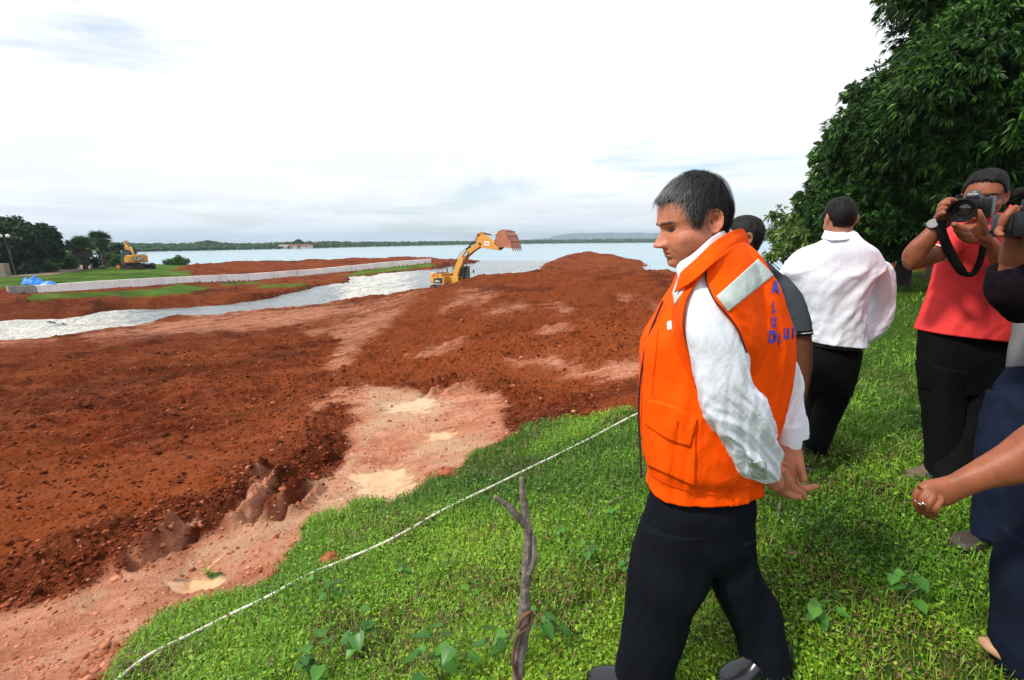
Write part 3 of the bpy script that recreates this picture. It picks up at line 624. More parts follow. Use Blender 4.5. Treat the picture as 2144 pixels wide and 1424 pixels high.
def excavator(label, loc, rz, house, boom_pts, stick_pts, bucket_pts, pivots, logo, sc=1.0):
    root = empty('excavator', loc, label, 'excavator', rz=rz); root.scale = (sc,)*3
    H = Matrix.Rotation(house, 4, 'Z')
    # undercarriage
    for sy in (-1, 1):
        y0, y1 = (sy*1.15-.3, sy*1.15+.3); out = []
        for k in range(9): a = math.pi/2+math.pi*k/8; out.append((-1.75+.44*math.cos(a), .47+.44*math.sin(a)))
        for k in range(9): a = -math.pi/2+math.pi*k/8; out.append((1.75+.44*math.cos(a), .47+.44*math.sin(a)))
        tr = MB(); pth = np.array(out+[out[0]])
        seg = np.linalg.norm(np.diff(pth, axis=0), axis=1); cu_ = np.append(0, np.cumsum(seg)); N = 46
        for k in range(N):
            s_ = cu_[-1]*k/N; i = np.searchsorted(cu_, s_, side='right')-1; f = (s_-cu_[i])/seg[i]; q = pth[i]*(1-f)+pth[i+1]*f; d = pth[i+1]-pth[i]; an = math.atan2(d[1], d[0])
            Mx = Matrix.Translation((q[0], (y0+y1)/2, q[1])) @ Matrix.Rotation(-an, 4, 'Y')
            tr.box((0, 0, 0), (cu_[-1]/N*.93, .6, .045), Mx); tr.box((0, 0, -.04), (.03, .6, .05), Mx)
        t_ = part(tr, 'track', M_steel, root)
        fr = MB(); fr.prism([(-1.6, .25), (1.6, .25), (1.75, .5), (1.4, .75), (-1.4, .75), (-1.75, .5)], y0+.12, y1-.12, bev=.03); o = part(fr, 'track_frame', M_blk, root)
        for kx, nm in ((-1.75, 'sprocket'), (1.75, 'idler_wheel')):
            w = MB(); w.cyl((kx, y0+.06, .47), (kx, y1-.06, .47), .36, n=20); w.cyl((kx, y0+.0, .47), (kx, y1, .47), .14, n=12)
            q = part(w, nm, M_yel if nm == 'sprocket' else M_steel, o)
        for k in range(7):
            w = MB(); w.cyl((-1.2+k*.4, y0+.1, .22), (-1.2+k*.4, y1-.1, .22), .13, n=12); part(w, 'track_roller', M_steel, o)
    b = MB(); b.box((0, 0, .65), (1.8, 1.8, .45), bev=.08); b.cyl((0, 0, .85), (0, 0, 1.08), .62, n=28); part(b, 'chassis', M_blk, root)
    # upper structure
    b = MB()
    rear = [(-2.35+.0, -1.38)]
    arc = [(-1.55-1.15*math.cos(a)**.8 if math.cos(a) > 0 else -1.55, 1.38*math.sin(a)) for a in np.linspace(-math.pi/2, math.pi/2, 15)]
    def slab(pts, z0, z1, bev=.06, taper=1.0):
        bm = bmesh.new(); f = bm.faces.new([bm.verts.new((p[0], p[1], z0)) for p in pts]); r = bmesh.ops.extrude_face_region(bm, geom=[f])
        for q in r['geom']:
            if isinstance(q, bmesh.types.BMVert): q.co.z = z1
        bmesh.ops.recalc_face_normals(bm, faces=bm.faces[:])
        bmesh.ops.bevel(bm, geom=[e for e in bm.edges if abs(e.verts[0].co.z-e.verts[1].co.z) < 1e-4], offset=bev, segments=3, affect='EDGES'); return bm
    cw = MB(); cw._bm(slab(arc+[(-1.5, 1.38), (-1.5, -1.38)], 1.12, 2.28, .12), M=H); part(cw, 'counterweight', M_yel, root, smooth='auto')
    hs = MB(); hs._bm(slab([(-1.49, -1.36), (.15, -1.36), (.15, -.45), (1.5, -.45), (1.5, .42), (-.1, .42), (-.1, 1.36), (-1.49, 1.36)][::-1], 1.1, 1.95, .04), M=H)
    hs.box((-.9, -.3, 2.1), (1.15, 1.9, .32), M=H, bev=.08); part(hs, 'engine_house', M_yel, root, smooth='auto')
    dk = MB(); dk.box((-1.0, -.55, 2.29), (1.0, .8, .12), M=H, bev=.03); dk.cyl(H @ Vector((-1.2, .55, 2.2)), H @ Vector((-1.25, .55, 2.85)), .07, n=10); dk.box((-.5, -1.375, 1.55), (.9, .02, .5), M=H); part(dk, 'exhaust_and_hood', M_blk, root)
    rl = MB()
    for q in ((-.9, -1.3), (.05, -1.3)): rl.cyl(H @ Vector((q[0], q[1], 1.95)), H @ Vector((q[0], q[1], 2.75)), .02, n=6)
    rl.cyl(H @ Vector((-.9, -1.3, 2.75)), H @ Vector((.05, -1.3, 2.75)), .02, n=6); rl.cyl(H @ Vector((-.9, -1.3, 2.4)), H @ Vector((.05, -1.3, 2.4)), .02, n=6); part(rl, 'handrail', M_blk, root)
    # cab
    cb = MB(); z0, z1 = 1.12, 3.0; xs = (-.08, 1.6); ys = (.46, 1.38)
    fr_ = .07
    for x in xs:
        for y in ys: cb.box((x+(fr_/2 if x < 0 else -fr_/2), y+(fr_/2 if y < 1 else -fr_/2), (z0+z1)/2), (fr_, fr_, z1-z0), M=H)
    cb.box((.76, .92, z1), (1.78, .98, .1), M=H, bev=.04); cb.box((.76, .92, z0+.3), (1.66, .9, .6), M=H, bev=.03); cb.box((.55, 1.36, 2.0), (.07, .05, 1.8), M=H)
    cb.box((.55, .48, 2.0), (.07, .05, 1.8), M=H); cb.box((.3, .92, 1.75), (.5, .5, .9), M=H, bev=.08)
    c_ = part(cb, 'cab', M_blk, root)
    for (cx, cy, sx_, sy_, zz0, zz1) in ((.24, 1.365, .5, .012, 1.75, 2.92), (1.05, 1.365, .85, .012, 1.75, 2.92), (.24, .475, .5, .012, 1.75, 2.92), (1.05, .475, .85, .012, 1.75, 2.92), (1.575, .92, .012, .78, 1.5, 2.92), (-.05, .92, .012, .78, 1.9, 2.9)):
        w = MB(); w.box((cx, cy, (zz0+zz1)/2), (sx_, sy_, zz1-zz0), M=H); q = part(w, 'cab_window', M_cabglass, c_)
    mr = MB(); mr.cyl(H @ Vector((1.6, 1.4, 2.3)), H @ Vector((1.95, 1.6, 2.45)), .015, n=6); mr.box((1.97, 1.62, 2.45), (.05, .2, .36), M=H, bev=.015); part(mr, 'mirror', M_blk, root)
    # boom, stick
    w = MB(); w.prism(boom_pts, -.24, .24, M=H, bev=.03)
    bo = part(w, 'boom', M_yel, root, smooth='auto')
    w = MB(); w.prism(stick_pts, -.19, .19, M=H, bev=.025); st = part(w, 'stick', M_yel, root, smooth='auto')
    for (a, c, r_) in pivots['pins']:
        w = MB(); w.cyl(H @ Vector((a, -.30, c)), H @ Vector((a, .30, c)), r_, n=14); part(w, 'pivot_pin', M_blk, root)
    for (a0, c0, a1, c1, yo, rr) in pivots['rams']:
        for yy in yo:
            A = np.array([a0, c0]); B = np.array([a1, c1]); Mid = A*.42+B*.58
            w = MB(); w.cyl(H @ Vector((A[0], yy, A[1])), H @ Vector((Mid[0], yy, Mid[1])), rr, n=12); q = part(w, 'hydraulic_ram', M_blk, root)
            w = MB(); w.cyl(H @ Vector((Mid[0], yy, Mid[1])), H @ Vector((B[0], yy, B[1])), rr*.55, n=10); part(w, 'ram_rod', M_rod, q)
    hz = MB()
    for yy in (-.2, .2):
        q = catmull(pivots['hose'], 24)
        for k in range(23): hz.cyl(H @ Vector((q[k][0], yy, q[k][1])), H @ Vector((q[k+1][0], yy, q[k+1][1])), .03, n=6)
    part(hz, 'hydraulic_hose', M_blk, root)
    # bucket
    bw = .78; w = MB(); bp = np.array(bucket_pts['wrap']); n = len(bp)
    ctr = bp.mean(0)
    inn = bp+(ctr-bp)/np.linalg.norm(ctr-bp, axis=1)[:, None]*.07
    V = []; 
    for yy in (-bw, bw):
        V += [(p[0], yy, p[1]) for p in bp]+[(p[0], yy, p[1]) for p in inn]
    F = []
    for k in range(n-1):
        F += [[k, k+1, 2*n+k+1, 2*n+k], [n+k+1, n+k, 3*n+k, 3*n+k+1], [k+1, k, n+k, n+k+1], [2*n+k, 2*n+k+1, 3*n+k+1, 3*n+k]]
    F += [[0, n, 3*n, 2*n][::-1], [n-1, 2*n-1, 4*n-1, 3*n-1]]
    w.add(w.xf(H, V), F)
    for yy in (-bw, bw-.05): w.prism([tuple(p) for p in bp], yy, yy+.05, M=H)
    for k in range(1, n-1):
        d = bp[k]-ctr; d /= np.linalg.norm(d); c0 = bp[k]+d*.01
        w.cyl(H @ Vector((c0[0], -bw-.02, c0[1])), H @ Vector((c0[0], bw+.02, c0[1])), .055, n=6)
    for yy in (-.18, .14): w.prism(bucket_pts['ears'], yy, yy+.05, M=H)
    bk = part(w, 'bucket', M_mudsteel, root)
    tp, td = bucket_pts['teeth']
    for k in range(5):
        yy = -bw+.1+k*(2*bw-.2)/4; w = MB(); a = Vector((tp[0], yy, tp[1])); c = Vector((tp[0]+td[0], yy, tp[1]+td[1]))
        w.cyl(H @ a, H @ c, .085, .03, n=6); part(w, 'bucket_tooth', M_mudsteel, bk)
    w = MB(); w.box((bp[0][0]*.6+bp[-1][0]*.4, 0, bp[0][1]*.7+ctr[1]*.3), (.8, 1.2, .25), M=H, bev=.1); part(w, 'load_of_earth', M_mudsteel, bk)
    return root, H
BOOM = [(.35, 1.55), (.45, 2.3), (.78, 3.5), (1.25, 4.5), (1.95, 5.35), (3.0, 6.1), (3.75, 6.75), (4.25, 6.85), (4.45, 6.5), (4.1, 6.0), (3.2, 5.35), (2.45, 4.6), (1.9, 3.75), (1.45, 2.8), (1.1, 1.9), (.85, 1.5)]
STICK = [(3.75, 6.85), (3.7, 7.35), (4.0, 7.75), (4.5, 7.75), (5.2, 7.3), (6.9, 6.35), (7.05, 6.0), (6.9, 5.9), (4.6, 6.15), (4.1, 6.3)]
BUCKET = dict(wrap=[(6.95, 6.25), (6.85, 6.9), (6.95, 7.45), (7.25, 7.75), (7.7, 7.88), (8.15, 7.75), (8.5, 7.35), (8.8, 6.8), (9.05, 6.1)], ears=[(6.85, 6.0), (7.25, 6.1), (7.3, 6.9), (6.9, 7.2), (6.7, 6.6)], teeth=((9.0, 6.15), (.14, -.36)))
PIV = dict(pins=[(.6, 1.7, .11), (4.2, 6.55, .12), (4.1, 7.5, .09), (6.95, 6.1, .09), (2.0, 4.7, .08), (6.8, 7.2, .07)],
           rams=[(1.55, 1.55, 2.1, 4.6, (-.36, .36), .10), (2.1, 5.6, 3.9, 7.45, (0,), .10), (4.2, 7.75, 6.75, 7.25, (0,), .08), (6.3, 6.5, 6.8, 7.3, (-.22, .22), .04)],
           hose=[(.4, 2.2), (.3, 2.9), (.75, 4.0), (1.2, 4.8), (1.9, 5.6), (2.8, 6.25), (3.6, 7.0), (3.8, 7.9), (4.4, 8.0)])
loc = P(946, 606, 55.0); loc[2] -= .42
BOOM = [(x+.10*max(z-1.6, 0)*.9, z if z < 3 else 3+(z-3)*.72) for x, z in BOOM]
STICK = [(x+.35, z-1.02) for x, z in STICK]
BUCKET = dict(wrap=[(x+.4, z-.98) for x, z in BUCKET['wrap']], ears=[(x+.4, z-.98) for x, z in BUCKET['ears']], teeth=((9.4, 5.17), (.14, -.36)))
fz = lambda x, z: (x+.10*max(z-1.6, 0)*.9, z if z < 3 else 3+(z-3)*.72)
PIV = dict(pins=[fz(a, b)+(r,) for a, b, r in PIV['pins'][:2]]+[(4.45, 6.5, .09), (7.35, 5.1, .09), fz(2.0, 4.7)+(.08,), (7.2, 6.2, .07)],
           rams=[fz(1.55, 1.55)+fz(2.1, 4.6)+((-.36, .36), .10), fz(2.1, 5.6)+(4.25, 6.45, (0,), .10), (4.55, 6.75, 7.15, 6.25, (0,), .08), (6.7, 5.5, 7.2, 6.3, (-.22, .22), .04)],
           hose=[fz(a, b) for a, b in PIV['hose']])
ex1, H1 = excavator('yellow excavator behind the red earth mound raising its earth-caked bucket', loc, math.radians(-38), 0.0, BOOM, STICK, BUCKET, PIV, 'side')
# lettering: rear quarter stripe, boom plate, stick plate
def plate(root, pts_box, M, mat, name):
    w = MB(); w.box((0, 0, 0), pts_box, M); return part(w, name, mat, root)
Mside = Matrix.Translation((2.68, -.245, 4.47)) @ Matrix.Rotation(math.radians(-42), 4, 'Y') @ Matrix.Rotation(math.radians(90), 4, 'X')
w = MB(); w.prism([(-.42, -.26), (.42, -.26), (.34, .28), (-.34, .28)], -.012, .0, M=Matrix.Translation((2.68, -.242, 4.47)) @ Matrix.Rotation(math.radians(-42), 4, 'Y')); q = part(w, 'boom_plate', M_blk, ex1)
text_mesh('boom_lettering', 'CAT', .36, M_white, q, Matrix.Translation((0, -.016, 0)) @ Mside, bold=.012)
Ms = Matrix.Translation((5.6, -.195, 5.6)) @ Matrix.Rotation(math.radians(6), 4, 'Y') @ Matrix.Rotation(math.radians(90), 4, 'X')
w = MB(); w.box((5.6, -.2, 5.6), (.74, .015, .42)); q = part(w, 'stick_plate', M_white, ex1); text_mesh('stick_lettering', 'ADRO', .22, M_redtxt, q, Matrix.Translation((0, -.02, 0)) @ Ms, bold=.006)
w = MB(); w.prism([(-1.45, 1.2), (-.1, 1.2), (-.35, 1.5), (-.8, 1.66), (-1.45, 1.72)], -1.395, -1.38); q = part(w, 'side_stripe', M_blk, ex1)
text_mesh('side_lettering', '320D L', .26, M_white, q, Matrix.Translation((-.86, -1.40, 1.41)) @ Matrix.Rotation(math.radians(90), 4, 'X'), bold=.008)
w = MB(); w.box((-1.9, -1.0, 2.292), (.6, .5, .02)); part(w, 'white_hood_panel', M_white, ex1)
# left machine
B2 = [(.35, 1.45), (.35, 2.0), (1.0, 2.75), (1.9, 3.4), (3.0, 3.65), (4.3, 4.05), (4.7, 4.0), (4.7, 3.6), (3.2, 3.0), (2.2, 2.65), (1.5, 2.1), (.9, 1.4)]
S2 = [(4.3, 4.4), (4.75, 4.5), (5.0, 4.0), (5.3, 1.9), (5.1, 1.7), (4.9, 1.9), (4.35, 3.6)]
K2 = dict(wrap=[(5.1, 1.75), (5.5, 1.4), (5.6, .9), (5.3, .5), (4.8, .35), (4.3, .5)], ears=[(5.0, 1.9), (5.4, 1.8), (5.2, 1.3), (4.9, 1.4)], teeth=((4.35, .5), (-.28, .12)))
P2 = dict(pins=[(.6, 1.6, .11), (4.6, 3.8, .12), (5.15, 1.85, .08)], rams=[(1.5, 1.45, 2.2, 3.0, (-.36, .36), .1), (2.4, 3.55, 4.5, 4.4, (0,), .1), (4.85, 4.1, 5.5, 2.2, (0,), .07)], hose=[(.4, 2.0), (.8, 2.8), (1.9, 3.6), (3.0, 3.9), (4.3, 4.5), (4.8, 4.5)])
g2 = P(286, 567, 66.0); g2[2] = gz(g2[0], g2[1])[0]-.03
ex2, H2 = excavator('yellow excavator parked on the far green bank with its back turned', g2, math.radians(-8), math.radians(146), B2, S2, K2, P2, 'rear', .86)
Hm = H2 @ Matrix.Translation((-2.70, 0, 1.75)) @ Matrix.Rotation(math.radians(90), 4, 'Z')
w = MB(); w.box((-2.72, 0, 1.72), (.06, 1.15, .5), M=H2); q = part(w, 'rear_plate', M_blk, ex2)
text_mesh('rear_lettering', 'CAT', .58, M_white, q, H2 @ Matrix.Translation((-2.757, 0, 1.72)) @ Matrix.Rotation(math.radians(-90), 4, 'Z') @ Matrix.Rotation(math.radians(90), 4, 'X'), bold=.02, sx=1.0)
w = MB(); w.box((-2.2, 0, 2.295), (.7, 1.3, .02), M=H2); part(w, 'white_hood_panel', M_white, ex2)

# ---- long white wall of the channel
def mat_wall():
    m, t, b = newmat('whitewashed_concrete'); v = pos(t); n = noise(t, v, .5, 6, .7); vz = pos(t, scale=(1, 1, .12)); n2 = noise(t, vz, 2.5, 5, .7)
    c = ramp(t, n, [(.3, (.70, .68, .65)), (.55, (.90, .89, .87))]).outputs[0]
    c = mixc(t, ramp(t, n2, [(.52, (0,)*3), (.75, (.55,)*3)]).outputs[0], c, (.38, .30, .24)); t.links.new(c, b.inputs['Base Color']); b.inputs['Roughness'].default_value = .85; return m
MW = mat_wall(); M_conc = simple('bare_grey_concrete', (.27, .25, .23), .9, .3, 1.5, space='pos')
def wall_seg(a, b, name, mat, th=.35, gap=.0):
    A = P(a[0], a[1], a[3]); B = P(b[0], b[1], b[3]); A2 = P(a[0], a[2], a[3]); B2_ = P(b[0], b[2], b[3])
    d = (B-A); d[2] = 0; L_ = np.linalg.norm(d); d /= L_; nn = np.array([-d[1], d[0], 0]); A = A+d*gap; B = B-d*gap
    N = 8; V = []; F = []
    for k in range(N+1):
        f = k/N; T = A*(1-f)+B*f; zb = A2[2]*(1-f)+B2_[2]*f-.5
        T = T+nn*0; w_ = .015*math.sin(k*2.1)
        V += [T-nn*.02, T+nn*th, [T[0]+nn[0]*th, T[1]+nn[1]*th, zb], [T[0]-nn[0]*.10, T[1]-nn[1]*.10, zb]]
    for k in range(N):
        for j in range(4): F.append([4*k+j, 4*k+(j+1) % 4, 4*k+4+(j+1) % 4, 4*k+4+j])
    F += [[0, 3, 2, 1], [4*N, 4*N+1, 4*N+2, 4*N+3]]
    return V, F
wl = empty('channel_wall', P(409, 590, 57), 'long low whitewashed concrete wall along the far bank', 'wall')
for k in range(len(WALL)-1):
    V, F = wall_seg(WALL[k], WALL[k+1], 'wall', MW, gap=.03)
    o = mesh_from('wall_panel', np.array(V)-np.array(wl.location), F, MW if k else M_conc, smooth=False); o.parent = wl
    if k == 0: o['label'] = 'bare grey concrete end of the white wall'
# ---- trees
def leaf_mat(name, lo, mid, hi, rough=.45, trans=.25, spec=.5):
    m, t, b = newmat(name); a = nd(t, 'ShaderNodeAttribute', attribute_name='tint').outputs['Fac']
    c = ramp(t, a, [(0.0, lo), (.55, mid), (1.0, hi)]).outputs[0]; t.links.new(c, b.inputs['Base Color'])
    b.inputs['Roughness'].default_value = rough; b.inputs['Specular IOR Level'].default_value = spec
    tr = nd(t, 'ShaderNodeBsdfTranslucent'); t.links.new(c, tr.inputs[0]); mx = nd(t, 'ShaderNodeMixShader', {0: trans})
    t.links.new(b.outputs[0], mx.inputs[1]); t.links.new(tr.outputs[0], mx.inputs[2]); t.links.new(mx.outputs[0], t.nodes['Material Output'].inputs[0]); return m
def unit(n, r=None):
    v = rng.normal(size=(n, 3)); return v/np.linalg.norm(v, axis=1)[:, None]
def leaves_mesh(C, Dr, Nr, Ln, Wd, shape='long', droop=.25):
    """C base points, Dr directions, Nr approx normals -> verts, quads (6 verts, 2 quads per leaf)"""
    sd_ = np.cross(Dr, Nr); sd_ /= (np.linalg.norm(sd_, axis=1)[:, None]+1e-9); up = np.cross(sd_, Dr)
    Ln = Ln[:, None]; Wd = Wd[:, None]
    dz = np.array([0, 0, -1.0])*Ln*droop
    a = C; m1 = C+Dr*Ln*.45+up*Ln*.05; m2 = C+Dr*Ln+dz
    if shape == 'long': w1, w0 = .5, .12
    else: w1, w0 = .5, .30
    V = np.stack([a-sd_*Wd*w0, a+sd_*Wd*w0, m1-sd_*Wd*w1, m1+sd_*Wd*w1, m2-sd_*Wd*w0*.8, m2+sd_*Wd*w0*.8], 1)
    n = len(C); i = np.arange(n)*6; F = np.concatenate([np.stack([i, i+1, i+3, i+2], -1), np.stack([i+2, i+3, i+5, i+4], -1)])
    return V.reshape(-1, 3), F
def crown_mesh(name, blobs, mat, parent, leaf=.2, wid=.05, dens=12, per=9, shape='long', inner=True, droop=.3, jit=.35):
    Cs, Ds, Ns, Ls, Ws, Ts = [], [], [], [], [], []
    blobs = np.array(blobs, float)
    # every blob breaks into sub-clumps for an uneven outline
    sub = []
    for b in blobs:
        k = max(6, int(14*min(b[3], 3)**1.2)); d = unit(k); d[:, 2] = d[:, 2]*.8+.15
        rr = b[3]*rng.uniform(.28, .52, k); sub.append(np.column_stack([b[:3]+d*(b[3]-rr*.75)[:, None]*rng.uniform(.75, 1.08, k)[:, None], rr]))
    sub = np.vstack(sub)
    for b in sub:
        n = int(dens*4*math.pi*b[3]**2*.6)+3; d = unit(n); d = d[d[:, 2] > -.75]; n = len(d)
        if n == 0: continue
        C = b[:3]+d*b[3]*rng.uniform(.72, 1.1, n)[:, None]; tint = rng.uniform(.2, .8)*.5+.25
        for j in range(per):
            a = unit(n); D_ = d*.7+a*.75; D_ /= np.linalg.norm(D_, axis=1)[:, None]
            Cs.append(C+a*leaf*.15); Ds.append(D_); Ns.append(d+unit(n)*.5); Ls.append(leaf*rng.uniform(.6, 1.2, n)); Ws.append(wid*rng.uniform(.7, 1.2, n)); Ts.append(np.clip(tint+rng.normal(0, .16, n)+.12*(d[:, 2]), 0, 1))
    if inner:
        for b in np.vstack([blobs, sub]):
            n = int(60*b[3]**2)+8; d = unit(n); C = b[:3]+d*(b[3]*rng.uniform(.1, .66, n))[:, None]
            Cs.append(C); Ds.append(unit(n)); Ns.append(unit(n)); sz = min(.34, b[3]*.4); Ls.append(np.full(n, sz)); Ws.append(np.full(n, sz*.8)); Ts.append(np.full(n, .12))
    C = np.vstack(Cs); V, F = leaves_mesh(C, np.vstack(Ds), np.vstack(Ns), np.concatenate(Ls), np.concatenate(Ws), shape, droop)
    T = np.repeat(np.concatenate(Ts), 6)
    o = mesh_from(name, V, F, mat, None, smooth=False, attrs={'tint': ('FLOAT', T)})
    if parent: o.parent = parent; o.matrix_parent_inverse = parent.matrix_world.inverted()
    return o
def tube(pts, rad, n=10, closed_caps=True, wob=0.0, seed=0):
    pts = np.asarray(pts, float); rad = np.asarray(rad, float); m = len(pts)
    T = np.gradient(pts, axis=0); T /= np.linalg.norm(T, axis=1)[:, None]
    ref = np.array([0, 1., .13]); V = []
    an = np.arange(n)/n*2*math.pi
    for k in range(m):
        x = np.cross(T[k], ref); x /= np.linalg.norm(x); y = np.cross(T[k], x)
        rr = rad[k]*(1+wob*np.sin(an*3+k*1.3+seed)+wob*np.cos(an*5-k*.7))
        V.append(pts[k]+np.cos(an)[:, None]*x*rr[:, None]+np.sin(an)[:, None]*y*rr[:, None])
    F = [[k*n+i, k*n+(i+1) % n, (k+1)*n+(i+1) % n, (k+1)*n+i] for k in range(m-1) for i in range(n)]
    if closed_caps: F += [list(range(n))[::-1], list(range((m-1)*n, m*n))]
    return np.vstack(V), F
M_bark = simple('grey_brown_bark', (.055, .042, .032), .9, .4, 3, bstr=.8, bscale=18, bdist=.04)
M_barkL = simple('pale_bark', (.20, .17, .13), .9, .3, 3, bstr=.6, bscale=12, bdist=.03)
def tree(label, base, blobs, mat, trunk_r=.25, limbs=6, name='tree', group=None, tmat=None, **kw):
    r = empty(name, base, label, 'tree' if 'tree' in name or 'palm' in name else 'bush', group)
    top = np.array(blobs)[:, :3].mean(0)
    w = MB()
    fork = base*.62+np.array([base[0]*.6+top[0]*.4, base[1]*.6+top[1]*.4, top[2]])*.38
    t0 = catmull([base-np.array([0, 0, .2]), base*.6+fork*.4+np.array([.1, 0, 0])*trunk_r, fork], 8); w.add(*tube(t0, np.linspace(trunk_r*1.25, trunk_r*.8, 8), 10, wob=.06))
    idx = rng.choice(len(blobs), min(limbs, len(blobs)), replace=False)
    for i in idx:
        b = np.array(blobs[i])[:3]; mid = fork*.5+b*.5+np.array([0, 0, .1])*trunk_r; w.add(*tube(catmull([fork, mid, b], 7), np.linspace(trunk_r*.6, trunk_r*.12, 7), 7, wob=.05))
    o = w.build('trunk', tmat or M_bark, None, smooth=True); o.parent = r; o.matrix_parent_inverse = r.matrix_world.inverted()
    crown_mesh('crown', blobs, mat, r, **kw); return r
def PB(lst): return [tuple(P(u, v, d))+(r,) for (u, v, d, r) in lst]
LM_dark = leaf_mat('mango_leaves', (.008, .020, .004), (.020, .068, .009), (.10, .24, .025), .5, .15, .2)
LM_mid = leaf_mat('broad_leaves', (.02, .05, .010), (.05, .14, .022), (.13, .30, .05), .4, .25)
LM_light = leaf_mat('light_leaves', (.03, .06, .010), (.09, .17, .022), (.22, .33, .05), .5, .3)
LM_far = leaf_mat('far_leaves', (.008, .017, .006), (.018, .040, .012), (.045, .085, .022), .7, .1, .2)
LM_farmid = leaf_mat('far_bush_leaves', (.025, .06, .012), (.06, .13, .022), (.12, .22, .04), .7, .2, .2)
def gp(u, v, D):
    q = P(u, v, D); q[2] = gz(q[0], q[1])[0]; return q
# far left big trees
tree('large dark rounded tree at the left edge of the far bank', gp(35, 575, 58), PB([(15, 500, 58, 2.4), (-30, 495, 58, 2.6), (45, 505, 57, 2.2), (-60, 530, 58, 2.4), (20, 478, 59, 1.6), (25, 540, 57, 1.9), (-20, 545, 57, 2.0)]), LM_far, .35, name='tree', leaf=.42, wid=.22, dens=5, per=4, shape='b')
tree('dark spreading tree between the edge tree and the palms', gp(70, 572, 62), PB([(85, 505, 62, 2.0), (105, 520, 62, 1.7), (65, 500, 62, 1.8), (75, 535, 61, 1.8), (112, 535, 62, 1.2), (50, 545, 61, 1.5), (95, 485, 63, 1.1)]), LM_far, .3, name='tree', leaf=.42, wid=.22, dens=5, per=4, shape='b')
for (u, v, D, r, lb, nm, mt) in ((128, 545, 66, 1.1, 'light green bush at the right foot of the dark far trees', 'bush', LM_farmid), (148, 552, 68, .8, 'small green bush left of the shorter palm', 'bush', LM_farmid), (100, 560, 60, .9, 'low bush in the shade of the dark far trees', 'bush', LM_farmid),
                              (60, 566, 56, .8, 'low undergrowth bush at the foot of the edge tree', 'bush', LM_far), (236, 545, 76, 1.3, 'green bush behind the left of the parked excavator', 'bush', LM_farmid), (252, 530, 90, 1.7, 'darker rounded bush above the parked excavator cab', 'bush', LM_far), (160, 535, 84, 1.5, 'bush behind the shorter palm', 'bush', LM_farmid), (228, 528, 88, 1.5, 'dark bush right of the tall palm', 'bush', LM_far),
                              (369, 550, 97, 1.1, 'small light bush at the lake edge right of the parked excavator', 'bush', LM_farmid), (198, 548, 70, .75, 'narrow dark shrub between the two palms', 'shrub', LM_far)):
    c = P(u, v, D)
    if nm == 'shrub': bl = [tuple(c)+(r,), (c[0], c[1], c[2]-.6, r*.8), (c[0], c[1], c[2]+.3, r*.7)]
    elif u == 369: bl = [tuple(c+np.array([dx_, 0, dz_]))+(r,) for dx_, dz_ in ((-1.3, -.2), (0, .2), (1.3, 0), (.6, .3))]
    else: bl = [tuple(c+np.array([dx_*r, 0, dz_*r]))+(r*.8,) for dx_, dz_ in ((-.7, -.3), (0, .3), (.8, -.1), (.2, -.5))]
    g_ = np.array([c[0], c[1], gz(c[0], c[1])[0]]); tree(lb, g_, bl, mt, .08, 3, name='bush' if nm == 'bush' else 'shrub', leaf=.30, wid=.17, dens=7, per=4, shape='b')
# palms
M_frond = leaf_mat('palm_fronds', (.03, .055, .015), (.06, .13, .03), (.13, .24, .05), .5, .15)
M_dead = simple('dead_palm_skirt', (.11, .085, .06), .9, .4, 3)
def palm(label, base, top, rc, skirt):
    r = empty('palm_tree', base, label, 'palm', 'fan palms on the far bank')
    w = MB(); q = catmull([base-np.array([0, 0, .2]), base*.5+top*.5+np.array([.12, 0, 0]), top], 12); w.add(*tube(q, np.linspace(.30, .2, 12), 10, wob=.08)); o = w.build('trunk', M_bark, smooth=True); o.parent = r; o.matrix_parent_inverse = r.matrix_world.inverted()
    for nm, mt, lo, hi, cnt, k in (('crown', M_frond, -.25, .98, 80, 1.0), ('skirt', M_dead, -.95, -.35, 50, skirt)):
        Cs, Ds, Ns, Ls, Ws = [], [], [], [], []
        for i in range(cnt):
            z_ = rng.uniform(lo, hi); a = rng.uniform(0, 2*math.pi); d = np.array([math.cos(a)*math.sqrt(1-z_*z_), math.sin(a)*math.sqrt(1-z_*z_), z_]); stem = rc*rng.uniform(.35, .5)*k
            c = top+d*stem; s1 = np.cross(d, [0, 0, 1.]); s1 /= np.linalg.norm(s1)+1e-9; n_ = np.cross(s1, d)
            for j in np.linspace(-1.25, 1.25, 11):
                dd = d*math.cos(j)+s1*math.sin(j)+n_*rng.normal(0, .08); Cs.append(c); Ds.append(dd/np.linalg.norm(dd)); Ns.append(n_); Ls.append(rc*.55*k*rng.uniform(.85, 1.1)); Ws.append(.16)
            Cs.append(top); Ds.append(d); Ns.append(n_); Ls.append(stem*1.05); Ws.append(.05)
        V, F = leaves_mesh(np.array(Cs), np.array(Ds), np.array(Ns), np.array(Ls), np.array(Ws), 'long', .18 if nm == 'crown' else .4)
        o = mesh_from(nm, V, F, mt, smooth=False, attrs={'tint': ('FLOAT', np.repeat(rng.uniform(.2, .9, len(Cs)), 6))}); o.parent = r; o.matrix_parent_inverse = r.matrix_world.inverted()
palm('shorter fan palm with a thick brown skirt of dead leaves', gp(178, 562, 66), P(172, 518, 66), 1.9, .75)
palm('taller fan palm with a dark leaning trunk', gp(219, 561, 70), P(208, 503, 70), 1.8, .65)
